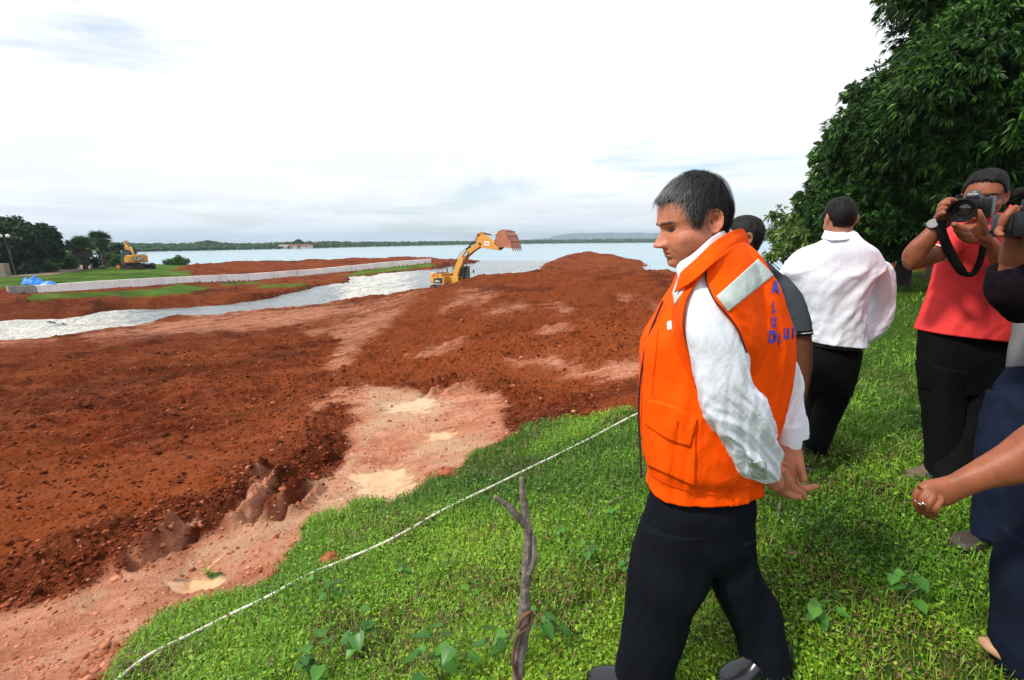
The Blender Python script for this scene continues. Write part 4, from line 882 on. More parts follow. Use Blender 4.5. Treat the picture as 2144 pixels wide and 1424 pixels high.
# little things of the far bank
g_ = gp(216, 563, 69); bm = bmesh.new(); bmesh.ops.create_icosphere(bm, subdivisions=3, radius=.42)
for q in bm.verts: q.co *= 1+.18*float(fbm(np.array([q.co.x*4+9]), np.array([q.co.y*4+q.co.z*3]), 3, 3)[0]); q.co.z *= .7
w = MB(); w._bm(bm); o = w.build('boulder', M_bark, smooth=True); o.location = g_+np.array([0, 0, .2]); tag(o, 'small dark boulder beside the taller palm', 'rock')
# dirt track
def ribbon(name, pts, wd, mat, n=60, lift=.02, m=9):
    q = catmull(pts, n); t_ = np.gradient(q[:, :2], axis=0); t_ /= np.linalg.norm(t_, axis=1)[:, None]; nn = np.stack([-t_[:, 1], t_[:, 0]], -1); V = []
    for k in range(n):
        for s_ in np.linspace(-1, 1, m): V.append([q[k, 0]+nn[k, 0]*s_*wd, q[k, 1]+nn[k, 1]*s_*wd, 0])
    V = np.array(V); V[:, 2] = gz(V[:, 0], V[:, 1])+lift; i, j = np.meshgrid(np.arange(n-1), np.arange(m-1), indexing='ij'); a = (i*m+j).ravel()
    return mesh_from(name, V, np.stack([a, a+m, a+m+1, a+1], -1), mat)
tag(ribbon('dirt_track', [P(60, 580, 52)[:2].tolist()+[0], P(120, 570, 60)[:2].tolist()+[0], P(165, 560, 72)[:2].tolist()+[0], P(200, 551, 90)[:2].tolist()+[0]], 1.8, simple('track_earth', (.20, .13, .10), .95, .3, .6, space='pos')), kind='structure')
# blue tarpaulin
def crumple(c, sx, sy, sz, seed, n=40):
    u_, v_ = np.meshgrid(np.linspace(-1, 1, n), np.linspace(-1, 1, n), indexing='ij'); r_ = np.sqrt(u_**2+v_**2); h = np.clip(1-r_**2.5*.9, 0, 1)**.6*(.45+.9*ridged(u_*1.7+seed, v_*2+seed, 3, seed))
    V = np.stack([c[0]+u_*sx, c[1]+v_*sy, c[2]-.08+h*sz], -1).reshape(-1, 3); i, j = np.meshgrid(np.arange(n-1), np.arange(n-1), indexing='ij'); a = (i*n+j).ravel(); return V, np.stack([a, a+n, a+n+1, a+1], -1)
tb = gp(70, 594, 41.5); V, F = crumple(tb, .85, .6, .65, 3); V2, F2 = crumple(tb+np.array([1.1, .1, -.05]), .7, .5, .32, 8)
o = mesh_from('tarpaulin', np.vstack([V, V2]), np.vstack([F, F2+len(V)]), simple('blue_plastic_sheet', (.03, .22, .70), .35, .25, 2.5, bstr=.4, bscale=6, bdist=.05, space='pos')); tag(o, 'crumpled bright blue tarpaulin on the grass behind the wall', 'tarpaulin')
# lamp post and concrete stump
b0 = gp(34, 577, 54); r = empty('street_lamp', b0, 'thin leaning lamp post with two white lamps before the dark trees', 'street lamp')
w = MB(); tp = P(9, 498, 54); w.add(*tube([b0-np.array([0, 0, .2]), b0*.5+tp*.5, tp], [.07, .055, .045], 8)); w.cyl(tp+np.array([-.5, 0, .05]), tp+np.array([.5, 0, .05]), .03, n=6); o = w.build('pole', M_bark); o.parent = r; o.matrix_parent_inverse = r.matrix_world.inverted()
for s_ in (-.42, .42):
    bm = bmesh.new(); bmesh.ops.create_uvsphere(bm, u_segments=16, v_segments=10, radius=.2); w = MB(); w._bm(bm, tp+np.array([s_, 0, .2])); o = w.build('lamp_globe', M_white, smooth=True); o.parent = r; o.matrix_parent_inverse = r.matrix_world.inverted()
c = gp(11, 575, 52); w = MB(); w.box((0, 0, .7), (.75, .6, 1.5), bev=.04); o = w.build('concrete_post', M_barkL); o.location = c; tag(o, 'short square concrete post under the dark far trees', 'post')
# ---- far shore: land strip, woodland, hill
SH = [(-900, 240), (-200, 260), (240, 290), (310, 306), (500, 357), (640, 413), (820, 540), (1000, 720), (1180, 910), (1370, 960), (1600, 1500), (2144, 1700), (3200, 1700)]
def shore_D(u): return np.interp(u, [s[0] for s in SH], [s[1] for s in SH])
us = np.concatenate([np.linspace(-900, 1700, 500), np.linspace(1710, 3200, 60)]); Vs = []; prof = [(0, -.6), (.004, .1), (.02, 1.0), (.10, 1.6), (.5, 2.5), (2.0, 4.0)]
for k, u in enumerate(us):
    D = shore_D(u)*(1+.012*float(fbm(np.array([u*.02]), np.array([0.]), 4, 5)[0])); 
    for (dd, hz_) in prof: q = Hd(u, D*(1+dd), -5.0+hz_); Vs.append(q)
m_ = len(prof); i, j = np.meshgrid(np.arange(len(us)-1), np.arange(m_-1), indexing='ij'); a = (i*m_+j).ravel()
tag(mesh_from('far_shore', np.array(Vs), np.stack([a, a+m_, a+m_+1, a+1], -1), simple('shore_scrub', (.07, .13, .035), .95, .45, .05, space='pos')), kind='structure')
Cs, Rs = [], []
for u in np.arange(225, 1700, 1.35):
    D0 = shore_D(u); top_px = np.interp(u, [225, 300, 400, 435, 460, 500, 640, 820, 1000, 1180, 1370, 1700], [17, 14, 13, 17, 13, 10, 12, 8, 7, 7.5, 8, 6])
    for row, (dd, kf) in enumerate(((.012, .45), (.05, .75), (.12, 1.0))):
        D = D0*(1+dd+rng.uniform(-.01, .03)); H_ = top_px*.96e-3*D*kf*rng.uniform(.72, 1.12); r_ = H_*rng.uniform(.30, .5)*1.0
        r_ = max(r_, .9); c = Hd(u+rng.uniform(-1, 1), D, -4.6+max(H_-r_, .4)); Cs.append(c); Rs.append((r_*rng.uniform(1.0, 1.5), r_))
Cs = np.array(Cs); Rs = np.array(Rs)
bm = bmesh.new(); bmesh.ops.create_icosphere(bm, subdivisions=2, radius=1); iv = np.array([q.co[:] for q in bm.verts]); bm.verts.index_update(); fi = np.array([[q.index for q in f.verts] for f in bm.faces]); bm.free()
n = len(Cs); jt = 1+rng.normal(0, .13, (n, len(iv), 1)); V = Cs[:, None]+iv[None]*jt*np.stack([Rs[:, 0], Rs[:, 0], Rs[:, 1]], -1)[:, None]; F = (fi[None]+(np.arange(n)*len(iv))[:, None, None]).reshape(-1, 3)
tag(mesh_from('far_woodland', V.reshape(-1, 3), F, leaf_mat('far_wood', (.012, .028, .010), (.025, .055, .016), (.06, .11, .03), .9, 0, .1), smooth=False, attrs={'tint': ('FLOAT', np.repeat(np.clip(rng.normal(.5, .25, n), 0, 1), len(iv)))}), kind='stuff', label='low dark green woodland along the far lake shore', cat='woodland')
# one round tree and cottages on the far shore
c = Hd(625, 440, -4.6); c[2] = CZ-4; tree('single tall round tree rising above the far woodland', c, [tuple(Hd(625, 440, .0))+(2.4,), tuple(Hd(620, 440, -1.2))+(2.2,), tuple(Hd(630, 440, -1.2))+(2.2,)], LM_far, .3, 3, name='tree', leaf=1.2, wid=.8, dens=1.5, per=3, shape='b')
M_tile = simple('terracotta', (.42, .16, .09), .9, .2, .5, space='pos'); M_plas = simple('plaster', (.60, .52, .46), .9, .15, .5, space='pos')
for k, (u, wd, lb) in enumerate(((609, 9, 'small far house with a red roof left of the round tree'), (636, 13, 'wider far house with a red roof right of the round tree'), (592, 5, 'smallest white far house at the wood edge'))):
    D = shore_D(u)*1.005; c = Hd(u, D, -4.9); r = empty('house', c, lb, 'house', 'houses on the far shore')
    w = MB(); w.box((0, 0, 1.0), (wd, 5, 2.0)); o = w.build('wall', M_plas); o.parent = r
    w = MB(); w.prism([(-wd/2-.4, 2.0), (wd/2+.4, 2.0), (wd/2-1, 3.2), (-wd/2+1, 3.2)], -2.9, 2.9); o = w.build('roof', M_tile if k < 2 else M_plas); o.parent = r
    for s_ in (-.25, .2): w = MB(); w.box((s_*wd, -2.52, 1.0), (1.0, .05, 1.2)); o = w.build('window', M_blk); o.parent = r
# hill
prof = [(1060, 0), (1110, 3), (1150, 7), (1168, 12), (1190, 15), (1215, 16.5), (1235, 15.5), (1255, 16.5), (1290, 16), (1330, 16.5), (1370, 15), (1420, 16), (1480, 13), (1540, 9), (1600, 5), (1680, 2), (1760, 0)]
D = 4200; us = np.linspace(1060, 1760, 260); hp = np.interp(us, [p[0] for p in prof], [p[1] for p in prof]); V = []
for k, u in enumerate(us):
    hh = hp[k]*.96e-3*D; fr2 = 1+.06*float(fbm(np.array([u*.05]), np.array([2.]), 4, 9)[0])
    for j, (dd, kz) in enumerate(((-.10, -.02), (-.07, .22), (-.045, .5), (-.02, .82), (0, 1.0), (.06, 1.0), (.12, .2))):
        V.append(Hd(u, D*(1+dd*(1+.3*math.sin(k*.35+j))), -5+(5+hh)*kz*(fr2 if j < 5 else 1)))
V = np.array(V); i, j = np.meshgrid(np.arange(len(us)-1), np.arange(6), indexing='ij'); a = (i*7+j).ravel()
tag(mesh_from('hills', V, np.stack([a, a+7, a+8, a+1], -1), simple('forested_hill', (.022, .05, .03), .95, .4, .01, space='pos')), kind='structure')
# ================================================================== NEAR VEGETATION
R_MANGO = [(2065,45,13,1.1),(1985,120,13,1.1),(1930,165,13.3,.8),(2100,60,12,1.9),(2130,200,11,2.5),(1885,215,13.2,.8),(1900,250,13,1.5),(2000,260,12,2),(1830,300,13.5,1.2),(1775,370,14,1.0),(1950,400,13,1.8),(2080,380,12,2.0),(1850,430,13.5,1.3),(1760,440,14,1.0),(2144,470,12,1.7),(1980,490,13.5,1.1),(1900,500,14,.8),(2060,-90,12,2.0),(2250,60,11,2.5),(2320,330,11,2.5)]
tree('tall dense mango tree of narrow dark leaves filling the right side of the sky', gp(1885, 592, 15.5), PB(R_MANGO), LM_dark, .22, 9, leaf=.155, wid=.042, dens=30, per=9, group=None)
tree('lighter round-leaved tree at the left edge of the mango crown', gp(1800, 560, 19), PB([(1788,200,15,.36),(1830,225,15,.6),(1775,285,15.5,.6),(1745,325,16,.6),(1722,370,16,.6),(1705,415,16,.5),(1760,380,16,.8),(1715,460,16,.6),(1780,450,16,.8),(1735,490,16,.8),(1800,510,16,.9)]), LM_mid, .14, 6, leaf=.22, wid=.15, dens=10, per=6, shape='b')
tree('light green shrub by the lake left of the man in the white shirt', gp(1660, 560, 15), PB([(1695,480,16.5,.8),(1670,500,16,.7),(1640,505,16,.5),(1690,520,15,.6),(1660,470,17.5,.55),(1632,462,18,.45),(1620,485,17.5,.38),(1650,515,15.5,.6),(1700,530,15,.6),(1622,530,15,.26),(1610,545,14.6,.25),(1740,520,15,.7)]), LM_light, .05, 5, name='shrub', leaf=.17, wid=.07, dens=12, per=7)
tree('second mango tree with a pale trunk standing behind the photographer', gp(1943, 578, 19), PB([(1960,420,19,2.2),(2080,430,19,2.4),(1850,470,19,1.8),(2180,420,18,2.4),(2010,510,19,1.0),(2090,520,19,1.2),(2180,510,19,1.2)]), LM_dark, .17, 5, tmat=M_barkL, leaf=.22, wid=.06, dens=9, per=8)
for (u, v, D, r, lb) in ((1790, 560, 23, .9, 'dark undergrowth bush left of the mango trunk'), (2040, 575, 26, 1.0, 'dark undergrowth bush right of the pale trunk'), (2150, 575, 24, 1.1, 'dark undergrowth bush behind the video camera'), (1900, 560, 34, 1.6, 'far dark bush seen between the two mango trunks'), (1980, 560, 38, 1.6, 'farthest dark bush behind the pale trunk')):
    c = gp(u, v, D); tree(lb, c, [(c[0]-r*.8, c[1], c[2]+r*.8, r*.8), (c[0]+r*.7, c[1], c[2]+r*.7, r*.8), (c[0], c[1]+.4, c[2]+r*1.4, r*.7)], LM_dark, .05, 3, name='bush', leaf=.25, wid=.09, dens=8, per=6)

def scatter(n, r0, r1, az0, az1, pw):
    """random ground points, thinning with distance"""
    t = rng.random(n); e = 1-pw; r = (r0**e+(r1**e-r0**e)*t)**(1/e); a = np.radians(rng.uniform(az0, az1, n)); return np.sin(a)*r, np.cos(a)*r
def build_grass():
    Cs, Ds, Ns, Ls, Ws, Ts = [], [], [], [], [], []
    def addl(x, y, z, kind, n_, big=1.0):
        r = np.hypot(x, y); k = (r/2.5)**.45*big
        if kind == 'blade':
            a = rng.uniform(0, 2*math.pi, n_); t = np.abs(rng.normal(.55, .35, n_)); D_ = np.stack([np.cos(a)*np.sin(t), np.sin(a)*np.sin(t), np.cos(t)], -1)
            L_ = rng.uniform(.03, .10, n_)*k; W_ = rng.uniform(.0022, .0052, n_)*k**1.3; N_ = np.stack([np.cos(a), np.sin(a), np.full(n_, .4)], -1)
        elif kind == 'leaf':
            a = rng.uniform(0, 2*math.pi, n_); t = rng.uniform(.7, 1.5, n_); D_ = np.stack([np.cos(a)*np.sin(t), np.sin(a)*np.sin(t), np.cos(t)], -1)
            L_ = rng.uniform(.009, .024, n_)*k; W_ = L_*rng.uniform(.4, .75, n_); N_ = np.tile([0, 0, 1.], (n_, 1))+rng.normal(0, .3, (n_, 3)); z = z+rng.uniform(.008, .05, n_)*k
        Cs.append(np.stack([x, y, z-.004], -1)); Ds.append(D_); Ns.append(N_); Ls.append(L_); Ws.append(W_)
    def field(n, kind, r0, r1, per, spread, pw=1.55, big=1.0, clump=0.0):
        x, y = scatter(n, r0, r1, -64, 60, pw); h, zz = full_h(x, y); dens = .62+.75*fbm(x*.9, y*.9, 3, 91); dens = dens*(1-clump)+clump*3*sstep(.1, .5, fbm(x*5, y*5, 2, 97))
        bare = sstep(.12, .42, fbm(x*1.6, y*1.6, 4, 95)); keep = (zz[0] > .5+.3*fbm(x*3, y*3, 2, 33)) & (rng.random(n) < dens*(1-.8*bare)+.1); x, y, h = x[keep], y[keep], h[keep]
        for j in range(per):
            m = len(x); xx = x+rng.normal(0, spread, m); yy = y+rng.normal(0, spread, m); addl(xx, yy, h, kind, m, big)
            q = np.clip(.50+.50*fbm(xx*.8, yy*.8, 4, 92)+rng.normal(0, .17, m), 0.14, 1); dry = rng.random(m) < (.05+.40*sstep(.0, .4, fbm(xx*1.6, yy*1.6, 4, 95))); q[dry] = rng.uniform(0, .07, dry.sum()); Ts.append(q)
    field(120000, 'blade', 1.0, 28, 3, .012)
    field(62000, 'leaf', 1.0, 14, 3, .018)
    field(42000, 'blade', .9, 6, 3, .02, 1.3, 1.0, .35)
    V, F = leaves_mesh(np.vstack(Cs), np.vstack(Ds), np.vstack(Ns), np.concatenate(Ls), np.concatenate(Ws), 'b', .28)
    return V, F, np.repeat(np.concatenate(Ts), 6)
V, F, T = build_grass()
m, t, b = newmat('grass_blades'); a = nd(t, 'ShaderNodeAttribute', attribute_name='tint').outputs['Fac']
c = ramp(t, a, [(0.0, (.19, .12, .05)), (.08, (.14, .10, .03)), (.12, (.022, .060, .004)), (.40, (.068, .185, .007)), (.70, (.17, .36, .012)), (1.0, (.33, .47, .03))]).outputs[0]
t.links.new(c, b.inputs['Base Color']); b.inputs['Roughness'].default_value = .5; tr = nd(t, 'ShaderNodeBsdfTranslucent'); t.links.new(c, tr.inputs[0]); mx = nd(t, 'ShaderNodeMixShader', {0: .3}); t.links.new(b.outputs[0], mx.inputs[1]); t.links.new(tr.outputs[0], mx.inputs[2]); t.links.new(mx.outputs[0], t.nodes['Material Output'].inputs[0])
M_grass = m
tag(mesh_from('grass', V, F, m, smooth=False, attrs={'tint': ('FLOAT', T)}), 'short green grass and small creeping weeds covering the near bank', 'grass', kind='stuff')

# clods of earth
def clods(n, r0, r1, s0, s1, pw, zsel):
    x, y = scatter(n, r0, r1, -60, 34, pw); h, zz = full_h(x, y); g, li, sa, pu, da, og = zz[:6]
    w_ = (1-g)*(1-.85*np.clip(li+sa, 0, 1))*(1-pu)*(.35+.6*da+.5*(fbm(x*.5, y*.5, 3, 66)+.3))*(~((y > 28) & (h < CZ-5.0))); w_ = np.maximum(w_, (1-g)*.10*(1-pu)); k = rng.random(n) < w_; return x[k], y[k], h[k], li[k]
bm = bmesh.new(); bmesh.ops.create_icosphere(bm, subdivisions=1, radius=1); iv = np.array([q.co[:] for q in bm.verts]); bm.verts.index_update(); fi = np.array([[q.index for q in f.verts] for f in bm.faces]); bm.free()
Vs, Fs, Ts_, n0 = [], [], [], 0
for args in ((95000, 2.4, 24, .005, .017, 1.2, 0), (9000, 2.6, 26, .012, .034, 1.1, 0)):
    x, y, h, li = clods(*args); n = len(x); r = np.hypot(x, y); sz = rng.uniform(args[3], args[4], n)*(r/5)**.5
    q = iv[None]*rng.uniform(.5, 1.35, (n, len(iv), 1))*np.stack([sz*rng.uniform(.8, 1.5, n), sz*rng.uniform(.8, 1.4, n), sz*rng.uniform(.5, .95, n)], -1)[:, None]; q = q+np.stack([x, y, h+sz*.12], -1)[:, None]
    Vs.append(q.reshape(-1, 3)); Fs.append((fi[None]+(n0+np.arange(n)*len(iv))[:, None, None]).reshape(-1, 3)); n0 += n*len(iv); Ts_.append(np.repeat(np.clip(rng.normal(.35, .22, n)+li*.6, 0, 1), len(iv)))
m, t, b = newmat('loose_earth'); a = nd(t, 'ShaderNodeAttribute', attribute_name='tint').outputs['Fac']; c = ramp(t, a, [(0, (.05, .012, .006)), (.4, (.15, .032, .012)), (.75, (.32, .09, .04)), (1, (.50, .22, .13))]).outputs[0]
t.links.new(c, b.inputs['Base Color']); b.inputs['Roughness'].default_value = .95; b.inputs['Specular IOR Level'].default_value = .05; bump(t, b, noise(t, pos(t), 60, 3), .6, .01)
tag(mesh_from('earth_clods', np.vstack(Vs), np.vstack(Fs), m, smooth=False, attrs={'tint': ('FLOAT', np.concatenate(Ts_))}), 'loose clods of red-brown earth strewn over the excavated slope', 'earth clods', kind='stuff')

# white pipe line
pl = [ground_pt(u, v) for (u, v) in ((255, 1424), (300, 1394), (360, 1362), (430, 1325), (510, 1292), (540, 1275), (600, 1243), (640, 1222), (700, 1190), (760, 1160), (830, 1132), (880, 1105), (950, 1068), (1040, 1022), (1120, 985), (1200, 943), (1270, 905), (1345, 866), (1420, 828), (1500, 790))]
pl = np.array(pl); pl = np.vstack([pl[0]-(pl[1]-pl[0])*3, pl]); q = catmull(pl, 160); q[:, 0] = np.convolve(np.pad(q[:, 0], 12, mode='reflect', reflect_type='odd'), np.ones(25)/25, 'valid'); q[:, 1] = np.convolve(np.pad(q[:, 1], 12, mode='reflect', reflect_type='odd'), np.ones(25)/25, 'valid'); q[:, 2] = gz(q[:, 0], q[:, 1])+.034
q[:, 2] = np.convolve(np.pad(q[:, 2], 6, mode='edge'), np.ones(13)/13, 'valid'); w = MB(); w.add(*tube(q, .007+.0016*np.hypot(q[:, 0], q[:, 1])*.5, 8)); o = w.build('white_pipe', simple('flaking_white_pipe', (.70, .66, .56), .7, .35, 9, space='pos'), smooth=True); tag(o, 'thin white pipe lying along the edge of the grass slope', 'pipe')
# forked dry stick
base = P(1070, 1640, 1.0); base[2] = gz(base[0], base[1])[0]-.02
def SP(u, v, d=1.0): return P(u, v, d)
r = empty('dry_stick', base, 'grey forked dry stick standing upright in the near grass', 'stick')
w = MB()
main = np.array([base, SP(1078, 1500, .995), SP(1082, 1424), SP(1090, 1370, 1.0), SP(1098, 1300, 1.003), SP(1099, 1240, .998), SP(1104, 1180), SP(1106, 1120, 1.0), SP(1099, 1075, 1.002), SP(1095, 1040), SP(1091, 1000)])
rad = np.interp(np.linspace(0, 1, 60), np.linspace(0, 1, 11), [.017, .015, .0138, .013, .0168, .0112, .012, .0108, .0094, .0078, .005]); rad *= 1+.09*np.sin(np.linspace(0, 60, 60))*rng.uniform(.2, 1, 60)
w.add(*tube(catmull(main, 60), rad, 12, wob=.07))
w.add(*tube(catmull([SP(1101, 1098), SP(1082, 1080, .99), SP(1062, 1058, .985), SP(1036, 1040, .98)], 16), np.linspace(.011, .0052, 16), 9, wob=.08))
w.add(*tube(catmull([SP(1108, 1200, .995), SP(1118, 1175, .985), SP(1119, 1150, .985), SP(1118, 1122, .985)], 12), np.linspace(.0085, .004, 12), 8, wob=.06))
M_stick = simple('weathered_stick_bark', (.16, .13, .11), .9, .55, 40, bstr=.9, bscale=90, bdist=.006, space='pos')
o = w.build('branch', M_stick, smooth=True); o.parent = r; o.matrix_parent_inverse = r.matrix_world.inverted()
w = MB(); w.add(*tube(catmull([SP(1085, 1424, .985), SP(1074, 1385, .985), SP(1085, 1330, .983), SP(1112, 1305, .985), SP(1112, 1280, .99), SP(1092, 1295, .975), SP(1085, 1315, .98)], 30), np.full(30, .0045), 7, wob=.1)); o = w.build('dry_vine', simple('dry_vine', (.12, .055, .03), .9, .3, 20, space='pos'), smooth=True); o.parent = r; o.matrix_parent_inverse = r.matrix_world.inverted()
# broad leaved weeds
M_weed = leaf_mat('weed_leaves', (.02, .07, .008), (.045, .17, .015), (.10, .29, .03), .42, .3)
M_stem = simple('weed_stem', (.10, .12, .04), .7)
def heart(c, d, up, L_, mb_v, mb_f, n0):
    s_ = np.cross(d, up); s_ /= np.linalg.norm(s_); up = np.cross(s_, d)
    prof = [(0, 0), (-.10, .30), (.05, .50), (.35, .52), (.65, .36), (.88, .14), (1.0, 0)]
    V = []; m_ = len(prof)
    for k, (x, y_) in enumerate(prof):
        for sg, q in ((-1, y_), (-.5, y_*.5), (0, 0), (.5, y_*.5), (1, y_)):
            xx = x if abs(sg) > .1 else max(x, 0)+.0; V.append(c+d*xx*L_+s_*math.copysign(q, sg)*L_*.9*(1 if sg else 0)+up*(abs(q)*.22*L_-x*x*.16*L_))
    F = [[k*5+j, k*5+j+1, (k+1)*5+j+1, (k+1)*5+j] for k in range(m_-1) for j in range(4)]
    mb_v.append(np.array(V)); mb_f += [[i+n0 for i in f] for f in F]; return n0+len(V)
WD = [(660, 1405, .15, 7, 'lowest left weed'), (760, 1335, .16, 7, ''), (930, 1424, .19, 9, ''), (690, 1240, .13, 5, ''), (1045, 1385, .15, 8, ''), (1150, 1330, .14, 7, ''), (1712, 1300, .13, 7, ''), (1880, 1250, .14, 7, ''), (1000, 1230, .10, 5, ''), (1215, 1160, .10, 5, ''), (1325, 1180, .09, 5, ''), (1290, 1075, .09, 5, ''), (840, 1180, .08, 5, ''), (1180, 1110, .10, 5, '')]
WL = ['low heart-leaved weed at the bottom left of the grass slope', 'tall heart-leaved weed left of the upright stick', 'large leafy weed at the bottom edge left of the stick', 'small leafy weed growing over the white pipe', 'heart-leaved weed at the left foot of the stick', 'heart-leaved weed at the right of the stick', 'light green weed in the shaded grass right of the trousers', 'broad weed in the shaded grass below the pointing hand', 'small weed in the middle of the slope left of the stick top', 'small weed right of the upper stick', 'small weed just left of the striding man', 'uppermost small weed beside the orange vest', 'small weed just below the middle of the pipe', 'small weed beside the fork of the stick']
for (u, v, hgt, nl, _), lb in zip(WD, WL):
    g_ = ground_pt(u, min(v+25, 1500)); r = empty('weed', g_, lb, 'weed', 'broad-leaved weeds in the grass'); V, F, n0 = [], [], 0; w = MB()
    nst = 3 if hgt > .12 else 2
    for s_ in range(nst):
        a = rng.uniform(0, 6.28); top = g_+np.array([math.cos(a)*hgt*.35, math.sin(a)*hgt*.35, hgt*rng.uniform(.75, 1.1)]); w.add(*tube(catmull([g_-np.array([0, 0, .01]), g_*.5+top*.5+np.array([0, 0, .02]), top], 7), np.linspace(.0032, .0018, 7), 6))
        for k in range(max(2, nl//nst+1)):
            f = rng.uniform(.5, 1.0) if k else 1.0; st = g_*(1-f)+top*f; an = rng.uniform(0, 6.28); d = np.array([math.cos(an), math.sin(an), rng.uniform(-.1, .5)]); d /= np.linalg.norm(d); e = st+d*hgt*.22
            w.add(*tube(np.array([st, st*.5+e*.5+np.array([0, 0, .008]), e]), [.0015, .0013, .001], 5)); d2 = d+np.array([0, 0, -.45]); d2 /= np.linalg.norm(d2); n0 = heart(e, d2, np.array([0, 0, 1.])+d*.4+rng.normal(0, .2, 3), hgt*rng.uniform(.26, .42), V, F, n0)
    for k in range(len(V)):
        o = mesh_from('leaf', V[k], F[:24], M_weed, smooth=True, attrs={'tint': ('FLOAT', np.full(35, rng.uniform(.3, .95)))}); o.parent = r; o.matrix_parent_inverse = r.matrix_world.inverted()
    o = w.build('stem', M_stem, smooth=True); o.parent = r; o.matrix_parent_inverse = r.matrix_world.inverted()
# stones and lumps in the grass
def lump(u, v, r_, label, mat, name='stone', flat=.5, cat='stone'):
    g_ = ground_pt(u, v); bm = bmesh.new(); bmesh.ops.create_icosphere(bm, subdivisions=3, radius=1)
    for q in bm.verts:
        k = 1+.45*float(fbm(np.array([q.co.x*1.3+u]), np.array([q.co.y*1.3+q.co.z*1.7]), 3, 3)[0]); q.co = Vector((q.co.x*r_*k, q.co.y*r_*k*.8, q.co.z*r_*k*flat))
    w = MB(); w._bm(bm); o = w.build(name, mat, smooth=True); o.location = g_+np.array([0, 0, r_*flat*.45]); tag(o, label, cat)
M_stone = simple('tan_stone', (.26, .17, .10), .9, .3, 30, bstr=.5, bscale=60, bdist=.006, space='pos')
M_lump = simple('red_earth_lump', (.28, .07, .028), .95, .4, 20, bstr=.8, bscale=50, bdist=.01, space='pos')
lump(1664, 1172, .035, 'small flat tan stone in the grass right of the striding man', M_stone)
lump(690, 1178, .07, 'lump of red earth in the grass above the white pipe', M_lump, 'earth_lump', .6, 'earth lump'); lump(940, 1000, .10, 'lump of red earth at the upper edge of the grass', M_lump, 'earth_lump', .5, 'earth lump')
# small twigs
for k, (a, c, z1, lb) in enumerate((((820, 1150), (838, 1120), .09, 'short broken twig poking up beside the white pipe'), ((1035, 1165), (1068, 1128), .05, 'thin dark twig lying left of the stick'), ((1265, 1070), (1345, 1040), .03, 'pale twig lying in the grass left of the trousers'), ((1228, 1105), (1250, 1070), .06, 'thin upright twig right of the stick'), ((1628, 1095), (1632, 1060), .07, 'short dark twig in the grass under the clasped hands'))):
    A = ground_pt(*a); B = ground_pt(*c); B = B*.55+A*.45; B[2] = gz(B[0], B[1])[0]+z1; w = MB(); w.add(*tube(catmull([A, A*.5+B*.5+np.array([0, 0, .02]), B], 8), np.linspace(.006, .003, 8), 6, wob=.1)); o = w.build('twig', M_stick, smooth=True); tag(o, lb, 'twig')
# ================================================================== PEOPLE: helpers
from mathutils.bvhtree import BVHTree
def nrmz(v): return v/(np.linalg.norm(v, axis=-1, keepdims=True)+1e-12)
def sil(secs, rows=60, seg=48, expo=2.2, wr=None, hem0=False, hem1=False, grow=0.0):
    """loft through sections (uL,vL,uR,vR,d,b): silhouette edge pixels at depth d, half thickness b"""
    secs = [tuple(s) for s in secs]; PL = np.array([P(s[0], s[1], s[4]) for s in secs]); PR = np.array([P(s[2], s[3], s[4]) for s in secs]); B = np.array([s[5] for s in secs])
    X = catmull(np.hstack([PL, PR, B[:, None]]), rows); PL, PR, B = X[:, :3], X[:, 3:6], X[:, 6]
    C = (PL+PR)/2; A = (PR-PL)/2; T = np.gradient(C, axis=0); T = nrmz(T); a = nrmz(A); Bd = nrmz(np.cross(a, T)); L_ = np.linalg.norm(A, axis=1)+grow; B = B+grow
    s_ = np.append(0, np.cumsum(np.linalg.norm(np.diff(C, axis=0), axis=1)))
    th = np.arange(seg)/seg*2*math.pi; ct, st = np.cos(th), np.sin(th); e = 2/expo
    cx = np.sign(ct)*np.abs(ct)**e; cy = np.sign(st)*np.abs(st)**e
    V = C[:, None]+a[:, None]*cx[None, :, None]*L_[:, None, None]+Bd[:, None]*cy[None, :, None]*B[:, None, None]
    N = nrmz(a[:, None]*(cx/1)[None, :, None]*B[:, None, None]+Bd[:, None]*cy[None, :, None]*L_[:, None, None])
    if wr is not None:
        S_ = np.repeat(s_[:, None], seg, 1); TH = np.repeat(th[None], rows, 0); R_ = np.repeat(L_[:, None], seg, 1)
        V = V+N*wr(S_, TH, R_)[..., None]
    V = list(V)
    def inner(ring, c, t, dep): return [c+(ring-c)*.94, c+(ring-c)*.90+t*dep]
    if hem1: V += inner(V[-1], C[-1], -T[-1], .03)
    if hem0: V = inner(V[0], C[0], T[0], .03)[::-1]+V
    m = len(V); V = np.array(V).reshape(-1, 3)
    F = [[k*seg+i, k*seg+(i+1) % seg, (k+1)*seg+(i+1) % seg, (k+1)*seg+i] for k in range(m-1) for i in range(seg)]
    F += [list(range(seg))[::-1], list(range((m-1)*seg, m*seg))]
    return V, F
def wrinkle(amp=.006, fs=9, fc=1.6, seed=0, diag=1.2, big=.0, env=None, ring=.35):
    def f(S_, TH, R_):
        a = S_*fs+np.sin(TH+seed)*diag; w = ridged(a+seed*3.7, np.cos(TH)*fc+seed, 3, seed)-.5; w2 = fbm(S_*fs*2.3+np.cos(TH)*diag*2, np.sin(TH)*fc*2.2+seed, 3, seed+3)
        w3 = fbm(S_*3+seed, np.cos(TH)*1.3+np.sin(TH)*.7, 2, seed+5)
        k = amp if env is None else amp*env(S_/S_.max())
        return k*(w*1.6+w2*.25)+big*w3
    return f
def limb(pts, n=24, seg=14, flat=1.0):
    """round limb through (u,v,d,radius px)"""
    X = np.array([np.append(P(p[0], p[1], p[2]), p[3]*p[2]/1000.0) for p in pts]); X = catmull(X, n); return tube2(X[:, :3], X[:, 3], seg, flat)
